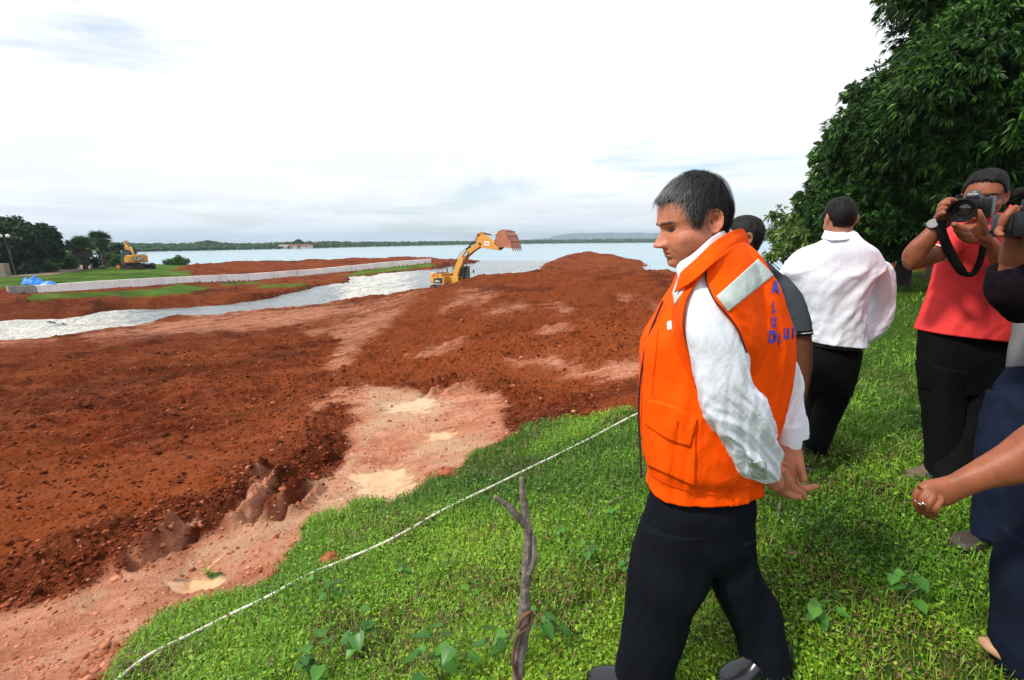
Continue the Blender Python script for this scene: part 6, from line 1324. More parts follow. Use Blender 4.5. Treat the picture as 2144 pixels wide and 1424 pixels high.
# trousers
pel = sil([(1374, 1005, 1568, 1003, 1.45, .09), (1362, 1045, 1574, 1040, 1.45, .12), (1348, 1100, 1572, 1100, 1.445, .115), (1342, 1140, 1570, 1145, 1.44, .105), (1355, 1175, 1560, 1178, 1.44, .08)], 50, 90, 2.3, wrinkle(.004, 7, 1.3, 11, 1.0, .003))
legf = sil([(1345, 1095, 1490, 1095, 1.425, .105), (1330, 1150, 1488, 1160, 1.415, .10), (1322, 1205, 1482, 1212, 1.405, .10), (1315, 1260, 1452, 1265, 1.40, .09), (1303, 1340, 1428, 1342, 1.395, .082), (1288, 1410, 1404, 1412, 1.39, .078), (1280, 1450, 1392, 1452, 1.385, .075)], 90, 72, 2.2, wrinkle(.010, 5, .8, 12, 2.2, .006), hem1=True)
legr = sil([(1450, 1095, 1574, 1095, 1.46, .105), (1468, 1150, 1576, 1150, 1.465, .10), (1481, 1205, 1592, 1205, 1.47, .10), (1510, 1262, 1624, 1262, 1.47, .09), (1548, 1340, 1641, 1340, 1.46, .082), (1563, 1410, 1656, 1410, 1.45, .078), (1566, 1445, 1658, 1445, 1.44, .074)], 90, 72, 2.2, wrinkle(.010, 5, .8, 15, 2.2, .006), hem1=True)
cloth('trousers', [pel, legf, legr], M_navy, A, 'very dark navy dress trousers')
def gpt(u, v, d, dz=0.0): q = P(u, v, d); q[2] = gz(q[0], q[1])[0]+dz; return q
t1 = gpt(1222, 1400, 1.385); h1 = gpt(1405, 1450, 1.385); shoe(t1, h1, .105, .10, M_leather, A, label='black leather shoe under the front leg'); t2 = gpt(1508, 1395, 1.40); h2 = gpt(1650, 1440, 1.45); shoe(t2, h2, .10, .10, M_leather, A, label='black leather shoe under the back leg')
# skin
HA = head_matrix(1448, 461, 1.40, 184, 13, 0, .985, (0.0, 0, .125))
core = sil([(1470, 540, 1540, 510, 1.42, .05), (1440, 590, 1575, 560, 1.43, .09), (1420, 650, 1590, 640, 1.44, .11), (1385, 780, 1600, 780, 1.45, .12), (1385, 900, 1580, 900, 1.45, .115), (1385, 1010, 1560, 1010, 1.45, .085), (1380, 1110, 1545, 1110, 1.445, .075)], 30, 36, 2.2)
bleg1 = limb([(1412, 1130, 1.43, 44), (1390, 1220, 1.405, 44), (1370, 1330, 1.395, 40), (1342, 1430, 1.388, 36), (1338, 1460, 1.385, 30)], 20, 18); bleg2 = limb([(1515, 1120, 1.46, 42), (1550, 1230, 1.47, 48), (1595, 1340, 1.46, 38), (1610, 1430, 1.44, 32)], 20, 18)
barm = limb([(1480, 620, 1.32, 28), (1490, 700, 1.27, 38), (1510, 790, 1.262, 36), (1535, 850, 1.27, 32), (1575, 940, 1.31, 26), (1603, 985, 1.34, 20), (1622, 1010, 1.36, 20)], 30, 18); barm2 = limb([(1590, 650, 1.47, 22), (1622, 740, 1.50, 18), (1652, 820, 1.52, 22), (1652, 900, 1.485, 22), (1652, 945, 1.462, 21)], 24, 18)
hand = [sil([(1629, 930, 1675, 928, 1.462, .024), (1627, 948, 1678, 945, 1.458, .025), (1624, 965, 1681, 962, 1.452, .024), (1624, 985, 1672, 982, 1.447, .021), (1632, 1003, 1668, 1002, 1.445, .018)], 20, 30, 2.2),
        limb([(1665, 950, 1.45, 12), (1672, 970, 1.435, 11.5), (1677, 985, 1.425, 9.8), (1682, 1003, 1.42, 8.2)], 18, 14), limb([(1636, 978, 1.44, 10), (1648, 1000, 1.432, 9.3), (1662, 1020, 1.428, 8.6), (1678, 1031, 1.425, 7.2), (1687, 1042, 1.424, 5.6)], 22, 14),
        limb([(1655, 995, 1.465, 9), (1672, 1018, 1.462, 8.6), (1690, 1023, 1.458, 7.6), (1704, 1019, 1.455, 6.4), (1711, 1018, 1.454, 5)], 20, 14), limb([(1640, 990, 1.475, 9), (1655, 1018, 1.480, 8.3), (1672, 1030, 1.478, 7.2), (1686, 1028, 1.474, 5.5)], 18, 12), limb([(1634, 995, 1.49, 8), (1646, 1020, 1.495, 7.2), (1660, 1032, 1.49, 6)], 16, 12),
        sil([(1603, 990, 1640, 975, 1.37, .020), (1612, 1012, 1650, 992, 1.39, .020), (1622, 1028, 1662, 1005, 1.41, .018)], 14, 26, 2.2), limb([(1628, 1018, 1.405, 8.5), (1645, 1032, 1.41, 8), (1662, 1040, 1.415, 7), (1672, 1040, 1.418, 5.6)], 14, 12), limb([(1640, 1006, 1.41, 8.5), (1655, 1022, 1.42, 7.8), (1665, 1030, 1.43, 6)], 14, 12), limb([(1622, 978, 1.385, 8), (1634, 968, 1.40, 7.5), (1642, 972, 1.42, 6)], 12, 12), limb([(1632, 1014, 1.42, 8), (1648, 1030, 1.435, 7), (1660, 1036, 1.44, 6)], 12, 12), limb([(1626, 1022, 1.42, 7.5), (1640, 1036, 1.43, 6.6), (1650, 1041, 1.436, 5.6)], 12, 12)]
nails = [(P(1684, 998, 1.412), .008, 2, 1.0)]
make_body([core, bleg1, bleg2, barm, barm2]+hand, A, M_skinA, .0026, [(HA, dict(fat=1.14, nose=1.15, lean=.22))], nails)
M_eye = simple('eye_white', (.55, .50, .45), .2); M_iris = simple('dark_iris', (.02, .012, .008), .45)
for sy in (-1, 1):
    bm = bmesh.new(); bmesh.ops.create_uvsphere(bm, u_segments=20, v_segments=14, radius=.0100); w = MB(); w._bm(bm, (.0695, sy*.031, .1125)); V = w.V[0]; w.V[0] = xfm(HA, V); o = w.build('eye', M_iris, smooth=True); attach(o, A)
def lineA(T):
    return np.interp(T, [0, .35, .75, 1.05, 1.22, 1.38, 1.50, 1.62, 1.72, 1.95, 2.15, 2.5, 3.2], [.186, .188, .190, .178, .150, .118, .112, .140, .152, .138, .088, .055, .050])
def thickA(Z, TH): return .009+.008*sstep(.16, .215, Z)*sstep(.2, 1.3, np.abs(TH))-.003*g1(TH, .8)*sstep(.20, .23, Z)+.007*g1(TH, .9)*g1(Z-.188, .018)+.004*(np.cos(TH) < -.3)
greyA = lambda V: (sstep(.0, .10, V[:, 0])*.95+.08)*(.45+.8*vnoise(V[:, 0]*60+V[:, 2]*50, V[:, 1]*60, 4))*sstep(-.05, .03, V[:, 0]+.02)+.02
make_hair(HA, A, hair_mat('greying_black_hair', grey=(.34, .34, .34)), lineA, thickA, 7500, .028, greyA, .006, 3, .0006)
# small glint of folded glasses on top of the head
w = MB(); c_ = xfm(HA, np.array([[-.035, -.015, .258]]))[0]; w.add(*tube2(catmull([c_+np.array([-.016, 0, -.002]), c_+np.array([0, 0, .003]), c_+np.array([.016, 0, -.001])], 9), np.full(9, .0035), 8)); o = w.build('glasses', simple('pale_blue_lens', (.25, .40, .55), .15, .2), smooth=True); attach(o, A)
# sewn things on the vest
bv = bvh_of([vest]); bvA = bvh_of([vest, sleeves])
cloth('tape', [drape(bv, [(1500, 621), (1586, 543), (1618, 577), (1524, 652)], 16, 60, .003)], M_tape, vest); cloth('tape', [drape(bv, [(1424, 570), (1437, 598), (1414, 640), (1409, 614)], 12, 14, .003)], fabric('pale_tape', (.62, .64, .58), .5), vest)
cloth('pocket', [drape(bv, [(1362, 838), (1458, 878), (1455, 1018), (1358, 975)], 30, 24, .005)], M_vest, vest); cloth('pocket_flap', [drape(bv, [[(1362, 836), (1410, 848), (1461, 876)], [(1355, 888), (1400, 918), (1446, 934)]], 14, 26, .010, .003)], M_vest, vest)
M_seam = fabric('seam_thread', (.62, .07, .004), .8)
def seam(pts, off=.0035, r_=.0011, mat=M_seam, name='seam'):
    q = catmull([(a, b, 0) for a, b in pts], 50); W_ = [hit(bv, a[0], a[1], off)[0] for a in q]; W_ = np.array([a[:] for a in W_ if a is not None])
    if len(W_) > 3: w = MB(); w.add(*tube2(W_, np.full(len(W_), r_), 6)); attach(w.build(name, mat, smooth=True), vest)
seam([(1500, 1010), (1522, 1000), (1540, 995)]); seam([(1530, 940), (1528, 1000), (1532, 1045)]); seam([(1350, 985), (1400, 1012), (1460, 1028), (1530, 1030), (1590, 1000)]); seam([(1380, 690), (1372, 760), (1366, 830)])
w = MB(); q = catmull([P(1390, 632, 1.44), P(1360, 708, 1.445), P(1344, 790, 1.45), P(1340, 860, 1.45), P(1342, 930, 1.45), P(1346, 1000, 1.45)], 60); q[:, 0] -= .004; w.add(*tube2(q, np.full(60, .0035), 8)); attach(w.build('zip', M_dkpipe, smooth=True), vest)
w = MB(); q = catmull([P(1480, 560, 1.257), P(1479, 590, 1.232), P(1496, 628, 1.202), P(1520, 655, 1.192), P(1546, 692, 1.192), P(1563, 738, 1.207)], 40); w.add(*tube2(q, np.full(40, .0022), 6)); attach(w.build('armhole_binding', M_dkpipe, smooth=True), vest)
cloth('badge', [drape(bv, [(1398, 676), (1406, 672), (1407, 690), (1399, 692)], 6, 6, .004)], M_wlabel, vest)
def T2(cu, cv, sx, sy, sh=0.0): return lambda x, y: (cu+x*sx+y*sh, cv-y*sy)
for (ch, cu_, cv_, sx, sy) in (('A', 1621, 603, 22, 34), ('L', 1618, 645, 12, 30), ('U', 1618, 676, 14, 30), ('D', 1616, 706, 22, 34), ('I', 1630, 712, 14, 30), ('U', 1645, 700, 16, 30), ('I', 1659, 698, 12, 30)):
    drape_text(bv, 'lettering', ch, T2(cu_, cv_, sx, sy), 1.0, M_blue, vest, bold=.05)
bvS = bvh_of([sleeves])
cloth('cuff', [drape(bvS, [(1568, 966), (1601, 964), (1605, 1003), (1574, 999)], 14, 12, .004)], fabric('pale_green_cuff', (.40, .47, .46), .8), sleeves)
# ================================================================== OTHER PEOPLE
M_shirtB = fabric('plain_white_cotton', (.80, .83, .92), .85, .03); M_coral = fabric('coral_pique', (.80, .055, .055), .85, .06, weave=700, bstr=.4); M_greyP = fabric('charcoal_pique', (.055, .065, .078), .85, .12, weave=700, bstr=.4); M_blackT = fabric('black_cotton_trousers', (.0050, .0052, .006), .85, .2)
M_jean = fabric('dark_denim', (.008, .013, .030), .85, .3, weave=500, bstr=.4); M_darksl = fabric('dark_plum_jersey', (.010, .006, .010), .85, .2); M_greyS = fabric('light_grey_jersey', (.16, .16, .17), .85, .1); M_trim = fabric('black_trim', (.006, .006, .008), .8, .1); M_wtrim = fabric('white_trim', (.75, .75, .78), .8, .05)
M_hairB = hair_mat('black_hair', (.006, .005, .005)); M_cam = simple('black_camera_body', (.008, .008, .009), .35, .3, 30, spec=.5, bstr=.3, bscale=300, bdist=.0006, space='pos'); M_lens = simple('lens_glass', (.006, .006, .012), .04, .1, spec=1.0); M_strap = fabric('black_webbing', (.008, .008, .009), .8, .2)
def line_short(T): return np.interp(T, [0, .5, .9, 1.15, 1.35, 1.55, 1.75, 2.0, 2.4, 3.2], [.188, .186, .176, .150, .128, .140, .148, .110, .062, .052])
def thick_short(Z, TH): return .008+.008*sstep(.17, .22, Z)
def fade(V): return np.zeros(len(V))
# ---- man in the white shirt, back to the camera
B = person('man in a white shirt and black trousers walking away with a hand in his pocket', 1735, 945, 3.0)
HB = head_matrix(1757, 457, 3.02, 78, 12, 0, .99)
tb = sil([(1736, 492, 1780, 490, 3.02, .055), (1716, 506, 1800, 504, 3.0, .085), (1672, 528, 1834, 523, 3.0, .115), (1648, 565, 1846, 560, 3.02, .145), (1660, 600, 1820, 598, 3.02, .15), (1676, 650, 1803, 648, 3.02, .15), (1686, 690, 1799, 692, 3.02, .15), (1690, 712, 1800, 722, 3.02, .155)], 90, 96, 2.3,
         lambda S_, TH, R_: (.024*(ridged(S_*5.5+np.cos(TH)*1.6, np.cos(TH)*.9+1, 2, 31)-.5)+.012*(ridged(S_*13+np.cos(TH)*3, np.cos(TH)*1.2+1, 2, 39)-.5))*sstep(.15, .4, S_/S_.max())+.007*fbm(S_*9, np.cos(TH)*3, 3, 32), hem1=True)
rb = sil([(1800, 520, 1842, 540, 3.02, .06), (1815, 560, 1862, 556, 3.04, .068), (1825, 600, 1868, 596, 3.05, .062), (1826, 638, 1869, 640, 3.05, .056), (1818, 668, 1858, 680, 3.04, .052), (1804, 690, 1838, 706, 3.02, .048), (1793, 702, 1812, 722, 3.0, .042)], 70, 60, 2.1, wrinkle(.010, 8, .9, 34, 1.6, .004), hem1=True)
lb = sil([(1646, 560, 1690, 545, 3.05, .06), (1630, 572, 1672, 600, 3.12, .06), (1615, 590, 1655, 625, 3.25, .055), (1605, 610, 1640, 640, 3.35, .05)], 40, 48, 2.1, wrinkle(.008, 9, 1, 35, 1.5, .003), hem1=True)
cb = patch([[(1727, 482, 3.02), (1740, 485, 2.95), (1757, 486, 2.935), (1774, 485, 2.95), (1789, 482, 3.02)], [(1719, 498, 3.0), (1737, 502, 2.915), (1757, 503, 2.90), (1780, 501, 2.915), (1796, 495, 3.0)]], 8, 30, .008)
cloth('shirt', [tb, rb, lb, cb], M_shirtB, B, 'creased plain white shirt')
tbk = [sil([(1696, 700, 1798, 705, 3.02, .13), (1692, 740, 1795, 745, 3.02, .13), (1688, 785, 1786, 790, 3.02, .12), (1690, 820, 1778, 825, 3.02, .10)], 40, 60, 2.3, wrinkle(.005, 7, 1, 36, 1)), sil([(1722, 790, 1788, 790, 3.03, .10), (1712, 840, 1764, 848, 3.03, .09), (1700, 885, 1746, 890, 3.02, .08), (1688, 925, 1732, 930, 3.0, .075), (1684, 944, 1726, 946, 3.0, .07)], 50, 48, 2.2, wrinkle(.006, 7, 1, 37, 1.4), hem1=True),
       sil([(1690, 780, 1745, 780, 3.08, .10), (1688, 840, 1740, 845, 3.15, .09), (1690, 890, 1735, 892, 3.22, .08), (1692, 925, 1730, 925, 3.28, .07)], 50, 48, 2.2, wrinkle(.006, 7, 1, 38, 1.4), hem1=True)]
cloth('trousers', tbk, M_blackT, B, 'black trousers')
bel = sil([(1699, 712, 1797, 718, 3.0, .135), (1698, 722, 1797, 728, 3.0, .135)], 6, 60, 2.3); cloth('belt', [bel], M_leather, B)
s0 = gpt(1702, 960, 2.98); shoe(s0+np.array([.02, .26, 0]), s0+np.array([0, -.02, 0]), .105, .10, M_leather, B); s1 = gpt(1712, 930, 3.3); shoe(s1+np.array([0, .26, 0]), s1, .10, .10, M_leather, B)
def core_of(cs): return sil(cs, 26, 30, 2.2)
make_body([core_of([(1742, 505, 1776, 502, 3.02, .04), (1690, 530, 1826, 530, 3.0, .09), (1690, 620, 1806, 620, 3.02, .10), (1705, 720, 1790, 720, 3.02, .09), (1705, 800, 1770, 800, 3.02, .08)]), limb([(1755, 790, 3.03, 24), (1725, 880, 3.02, 17), (1707, 940, 3.0, 12)], 14, 14), limb([(1720, 790, 3.08, 22), (1714, 880, 3.2, 16), (1711, 925, 3.28, 12)], 14, 14),
           limb([(1820, 545, 3.02, 18), (1845, 600, 3.05, 15), (1846, 645, 3.05, 13), (1818, 695, 3.02, 11), (1798, 715, 3.0, 10)], 20, 14), limb([(1668, 565, 3.05, 16), (1635, 605, 3.25, 13), (1618, 632, 3.4, 11)], 16, 12), limb([(1618, 632, 3.4, 10), (1612, 645, 3.46, 9), (1606, 655, 3.5, 5)], 10, 10), limb([(1796, 715, 3.0, 9), (1790, 728, 2.96, 8), (1786, 742, 2.96, 7)], 10, 10)], B, M_skinD, .005, [(HB, dict(fat=1.08, lean=.42))])
make_hair(HB, B, M_hairB, line_short, thick_short, 2200, .016, None, .003, 5, .0008)
# ---- man in the charcoal polo, mostly behind the vest
D_ = person('dark-skinned man in a charcoal polo shirt half hidden behind the orange vest', 1660, 985, 2.75)
HD = head_matrix(1558, 497, 2.5, 150, 8, 0, .94)
td = sil([(1530, 545, 1590, 545, 2.55, .07), (1500, 570, 1635, 572, 2.6, .11), (1490, 610, 1668, 612, 2.62, .13), (1490, 680, 1668, 680, 2.62, .14), (1495, 760, 1660, 760, 2.62, .14), (1500, 800, 1655, 800, 2.62, .13)], 60, 72, 2.3, wrinkle(.007, 6, 1, 41, 1.3), hem1=True)
sdv = sil([(1598, 572, 1646, 596, 2.58, .06), (1620, 615, 1674, 620, 2.55, .065), (1640, 655, 1690, 655, 2.53, .062), (1650, 700, 1698, 697, 2.52, .060)], 44, 54, 2.1, wrinkle(.006, 8, 1, 42, 1.3), hem1=True)
cloth('polo_shirt', [td, sdv], M_greyP, D_, 'charcoal grey polo shirt'); cloth('sleeve_trim', [sil([(1650, 690, 1697.5, 687, 2.52, .0622), (1651, 700, 1698.5, 697, 2.52, .0622)], 6, 54, 2.1, hem1=True)], M_trim, D_, 'black sleeve edge with a thin pale line'); cloth('sleeve_line', [sil([(1650.6, 694.0, 1698.2, 691.0, 2.52, .0624), (1650.6, 695.6, 1698.4, 692.6, 2.52, .0624)], 4, 54, 2.1)], M_wtrim, D_)
cloth('trousers', [sil([(1505, 790, 1652, 790, 2.62, .12), (1510, 850, 1650, 850, 2.64, .11)], 20, 50, 2.3), sil([(1580, 830, 1652, 830, 2.66, .10), (1595, 900, 1664, 900, 2.70, .085), (1620, 960, 1678, 962, 2.72, .07), (1630, 985, 1684, 985, 2.73, .068)], 40, 44, 2.2, wrinkle(.005, 7, 1, 43, 1.3), hem1=True), sil([(1510, 830, 1585, 830, 2.64, .10), (1510, 900, 1575, 900, 2.68, .085), (1515, 970, 1570, 970, 2.72, .07)], 40, 44, 2.2, hem1=True)], M_blackT, D_)
q0 = gpt(1700, 1005, 2.72); shoe(q0, q0+np.array([-.27, .05, 0]), .10, .095, M_leather, D_); q1 = gpt(1590, 985, 2.75); shoe(q1, q1+np.array([-.27, .02, 0]), .10, .095, M_leather, D_)
make_body([core_of([(1540, 545, 1580, 545, 2.55, .05), (1520, 590, 1635, 595, 2.62, .08), (1510, 700, 1640, 700, 2.62, .09), (1520, 800, 1635, 800, 2.62, .08), (1530, 850, 1630, 850, 2.64, .07)]), sil([(1612, 590, 1650, 605, 2.57, .04), (1648, 680, 1690, 680, 2.53, .048), (1660, 720, 1698, 722, 2.52, .047), (1662, 765, 1698, 768, 2.52, .044), (1660, 810, 1690, 815, 2.52, .038), (1656, 850, 1683, 852, 2.51, .028), (1654, 875, 1684, 875, 2.50, .022), (1656, 905, 1680, 905, 2.49, .018)], 50, 30, 2.1),
           limb([(1660, 900, 2.49, 6), (1662, 925, 2.48, 5)], 8, 10), limb([(1668, 902, 2.49, 6), (1669, 930, 2.48, 5)], 8, 10), limb([(1676, 902, 2.49, 6), (1676, 926, 2.48, 5)], 8, 10), limb([(1655, 880, 2.47, 6), (1650, 905, 2.45, 5)], 8, 10), limb([(1616, 840, 2.66, 26), (1640, 920, 2.7, 18), (1655, 985, 2.73, 13)], 16, 12), limb([(1548, 840, 2.66, 26), (1542, 920, 2.68, 18), (1542, 975, 2.72, 13)], 16, 12)], D_, M_skinC, .005, [(HD, dict(fat=1.0))])
make_hair(HD, D_, M_hairB, lambda T: np.interp(T, [0, .9, 1.3, 1.55, 1.8, 2.3, 3.2], [.19, .18, .125, .14, .13, .05, .045]), lambda Z, TH: .004+.002*sstep(.17, .22, Z), 1500, .006, None, .001, 6, .0008)
# ---- photographer in the coral polo
C_ = person('photographer in a coral polo shirt raising a black camera to his eye', 1985, 1010, 2.60)
HC = head_matrix(2060, 408, 2.50, 222, 6, -4, 1.0)
def cw(S_, TH, R_):
    f = S_/S_.max(); return .017*(ridged(np.cos(TH)*2.6+f*1.5, f*1.8+np.sin(TH)*.5, 3, 61)-.5)*sstep(.05, .35, f)+.006*fbm(S_*6+np.cos(TH)*2, np.cos(TH)*2, 3, 62)
tcb = sil([(2040, 462, 2112, 450, 2.56, .06), (2005, 482, 2138, 466, 2.58, .10), (1978, 505, 2156, 492, 2.60, .125), (1972, 545, 2158, 540, 2.60, .14), (1964, 600, 2152, 600, 2.60, .15), (1948, 650, 2142, 660, 2.60, .16), (1932, 692, 2124, 712, 2.60, .165)], 90, 96, 2.35, cw, hem1=True)
slR = sil([(1985, 492, 1998, 530, 2.56, .055), (1966, 500, 1984, 545, 2.53, .062), (1944, 512, 1966, 548, 2.50, .064)], 30, 50, 2.1, wrinkle(.005, 9, 1, 63, 1.2), hem1=True)
slL = sil([(2118, 478, 2156, 500, 2.56, .06), (2118, 530, 2166, 530, 2.50, .065), (2112, 580, 2166, 572, 2.44, .062)], 36, 50, 2.1, wrinkle(.006, 8, 1, 64, 1.3), hem1=True)
colC = patch([[(2050, 470, 2.47), (2070, 472, 2.44), (2092, 456, 2.46), (2110, 436, 2.52), (2116, 428, 2.58)], [(2058, 486, 2.455), (2080, 486, 2.42), (2103, 470, 2.44), (2120, 446, 2.50), (2124, 434, 2.58)]], 8, 26, .006)
colC2 = patch([[(2050, 468, 2.47), (2036, 470, 2.46), (2022, 464, 2.47)], [(2052, 486, 2.455), (2036, 486, 2.45), (2020, 478, 2.46)]], 8, 14, .006)
cloth('polo_shirt', [tcb, slR, slL, colC, colC2], M_coral, C_, 'coral red polo shirt')
cloth('sleeve_trim', [sil([(1945.5, 511, 1967.5, 548.5, 2.503, .0648), (1942.5, 512.5, 1964.5, 550, 2.50, .0648)], 5, 50, 2.1, hem1=True)], M_wtrim, C_, 'thin dark and white line at the sleeve edge')
tcr = [sil([(1934, 686, 2122, 706, 2.60, .135), (1932, 730, 2112, 745, 2.60, .135), (1931, 775, 2096, 785, 2.60, .12), (1935, 815, 2080, 822, 2.60, .10)], 40, 64, 2.35, wrinkle(.005, 6, 1, 66, 1.2)), sil([(1932, 760, 2012, 770, 2.60, .12), (1936, 830, 2010, 835, 2.60, .10), (1943, 900, 2008, 905, 2.60, .09), (1946, 960, 2006, 962, 2.60, .082), (1944, 1003, 2006, 1003, 2.60, .078)], 60, 50, 2.2, wrinkle(.006, 6, 1, 67, 1.4), hem1=True),
       sil([(2002, 760, 2102, 770, 2.60, .12), (2000, 830, 2074, 832, 2.59, .10), (1995, 880, 2056, 885, 2.58, .092), (1975, 940, 2042, 945, 2.56, .085), (1958, 985, 2024, 990, 2.55, .08), (1956, 1003, 2020, 1006, 2.55, .078)], 60, 50, 2.2, wrinkle(.006, 6, 1, 68, 1.4), hem1=True)]
cloth('trousers', tcr, M_blackT, C_, 'loose black trousers')
g1_ = gpt(1900, 985, 2.62); shoe(g1_, g1_+np.array([.27, .05, 0]), .10, .085, simple('tan_suede', (.13, .095, .06), .8, .3, 30, space='pos'), C_, label='tan suede shoe pointing left'); g2_ = gpt(1968, 1012, 2.50); shoe(g2_, g2_+np.array([.13, .24, 0]), .10, .085, M_leather, C_, label='dark shoe pointing at the camera')
armR = sil([(1985, 503, 1992, 535, 2.56, .042), (1958, 513, 1966, 547, 2.50, .045), (1930, 520, 1938, 559, 2.47, .042), (1902, 536, 1908, 566, 2.44, .038)], 34, 30, 2.1)
foreR = sil([(1890, 545, 1906, 564, 2.43, .030), (1893, 528, 1925, 552, 2.42, .038), (1908, 509, 1943, 527, 2.40, .034), (1930, 489, 1960, 507, 2.38, .030), (1948, 469, 1974, 484, 2.37, .025), (1960, 448, 1988, 460, 2.36, .022)], 34, 30, 2.1)
handR = [sil([(1958, 455, 1988, 462, 2.36, .022), (1965, 438, 1996, 448, 2.35, .020), (1972, 425, 1998, 436, 2.34, .017)], 14, 26, 2.2), limb([(1972, 430, 2.34, 7), (1982, 421, 2.33, 6.6), (1992, 419, 2.33, 5.8), (1999, 421, 2.33, 4.8)], 14, 12), limb([(1968, 440, 2.34, 6.6), (1974, 428, 2.32, 6.4), (1984, 426, 2.31, 5.6)], 12, 12), limb([(1966, 448, 2.33, 6.4), (1970, 440, 2.31, 6.2), (1978, 436, 2.29, 5.2)], 12, 12), limb([(1966, 456, 2.33, 6), (1968, 450, 2.30, 5.8), (1975, 446, 2.28, 5)], 12, 12), limb([(1972, 462, 2.36, 7.5), (1984, 464, 2.37, 7), (1992, 462, 2.39, 5.6)], 12, 12)]
armL = sil([(2122, 486, 2156, 500, 2.56, .045), (2118, 550, 2154, 550, 2.48, .052), (2110, 590, 2150, 595, 2.42, .05), (2105, 600, 2140, 612, 2.38, .045)], 30, 30, 2.1)
foreL = sil([(2096, 590, 2138, 612, 2.38, .045), (2082, 560, 2124, 562, 2.36, .050), (2066, 530, 2104, 530, 2.34, .044), (2050, 506, 2084, 500, 2.32, .036), (2034, 500, 2070, 482, 2.30, .028)], 34, 30, 2.1)
handL = [sil([(2030, 502, 2068, 480, 2.30, .026), (2016, 492, 2054, 470, 2.28, .024), (2008, 482, 2042, 466, 2.26, .020)], 16, 28, 2.2), limb([(2060, 486, 2.28, 9), (2055, 466, 2.26, 8), (2051, 452, 2.25, 6.8), (2049, 443, 2.25, 5.2)], 14, 12), limb([(2022, 484, 2.26, 7.5), (2008, 478, 2.24, 7), (1998, 470, 2.23, 5.6)], 12, 12), limb([(2026, 492, 2.265, 7.5), (2012, 488, 2.25, 7), (2002, 481, 2.24, 5.6)], 12, 12), limb([(2032, 498, 2.28, 7.2), (2018, 497, 2.265, 6.8), (2008, 491, 2.26, 5.4)], 12, 12), limb([(2038, 503, 2.29, 6.8), (2026, 504, 2.28, 6), (2017, 499, 2.27, 5)], 12, 12)]
make_body([core_of([(2048, 462, 2104, 455, 2.57, .05), (2000, 500, 2140, 492, 2.60, .09), (1985, 600, 2140, 600, 2.60, .10), (1950, 700, 2110, 705, 2.60, .10), (1950, 790, 2080, 790, 2.60, .08)]), armR, foreR, armL, foreL, limb([(1975, 780, 2.6, 32), (1975, 900, 2.6, 24), (1975, 1000, 2.6, 16)], 16, 14), limb([(2050, 780, 2.6, 32), (2020, 890, 2.58, 24), (1988, 1000, 2.55, 16)], 16, 14)]+handR+handL, C_, M_skinB, .0036, [(HC, dict(fat=1.08))])
make_hair(HC, C_, M_hairB, line_short, thick_short, 2600, .012, None, .003, 8, .0008)
w = MB()
for a, b_ in ((( .083, .050, .118), (-.02, .074, .122)),):
    A_ = xfm(HC, [a])[0]; B_ = xfm(HC, [b_])[0]; w.add(*tube2(catmull([A_, A_*.5+B_*.5, B_], 8), np.full(8, .0035), 8))
for sy in (-1, 1):
    c_ = np.array([(.094, sy*.031+.018*math.cos(t_), .113+.014*math.sin(t_)) for t_ in np.linspace(0, 2*math.pi, 20)]); w.add(*tube2(xfm(HC, c_), np.full(20, .0015), 6))
attach(w.build('glasses', M_cam, smooth=True), C_)
# watch
wc = P(1955, 474, 2.375); w = MB(); dirw = nrmz(P(1966, 458, 2.36)-P(1942, 492, 2.39)); an = np.linspace(0, 2*math.pi, 24); xw = nrmz(np.cross(dirw, [0, 1, 0])); yw = np.cross(dirw, xw); ring_ = np.array([wc+xw*math.cos(t_)*.034+yw*math.sin(t_)*.030 for t_ in an]); w.add(*tube2(ring_, np.full(24, .008), 8, 1.0)); w.cyl(wc+nrmz(np.array([-.7, -.6, .3]))*.028, wc+nrmz(np.array([-.7, -.6, .3]))*.042, .022, n=20); attach(w.build('wristwatch', M_cam, smooth=True), C_)
# the camera itself
cc = P(2036, 432, 2.36); cr = empty('camera', cc, 'black camera with a wide lens held by the man in the coral polo', 'camera')
fw = nrmz(P(1998, 444, 2.20)-P(2034, 431, 2.36)); sdw = nrmz(np.cross(fw, [0, 0, 1])); upw = np.cross(sdw, fw); MC = Matrix(((sdw[0], fw[0], upw[0], cc[0]), (sdw[1], fw[1], upw[1], cc[1]), (sdw[2], fw[2], upw[2], cc[2]), (0, 0, 0, 1)))
w = MB(); w.box((0, -.01, -.004), (.150, .062, .095), MC, .012); w.box((0, .0, .055), (.058, .062, .036), MC, .012, (.62, .75)); w.box((-.060, .026, -.005), (.034, .045, .095), MC, .012); w.cyl(MC @ Vector((.052, 0, .044)), MC @ Vector((.052, 0, .056)), .013, n=16); w.cyl(MC @ Vector((-.05, .01, .044)), MC @ Vector((-.05, .01, .052)), .010, n=14); w.box((0, -.045, .036), (.03, .02, .02), MC, .005)
attach(w.build('camera_body', M_cam, smooth='auto'), cr)
w = MB()
for a, b_, r1_, r2_ in ((.02, .07, .036, .037), (.070, .074, .0385, .0385), (.074, .115, .037, .043), (.115, .119, .0445, .0445)): w.cyl(MC @ Vector((.004, a, -.006)), MC @ Vector((.004, b_, -.006)), r1_, r2_, n=36)
w.V.append(xfm(MC, [((.004+.0445*math.cos(t_)*k), .119+dy_, -.006+.0445*k*math.sin(t_)) for k, dy_ in ((1, 0), (1.18, .032), (1.12, .032), (.90, 0)) for t_ in np.linspace(0, 2*math.pi, 37)[:-1]])); n_ = w.n
for k in range(3):
    for j in range(36): w.F.append([n_+k*36+j, n_+k*36+(j+1) % 36, n_+(k+1)*36+(j+1) % 36, n_+(k+1)*36+j])
w.n += 144; ln_ = attach(w.build('lens', M_cam, smooth='auto'), cr)
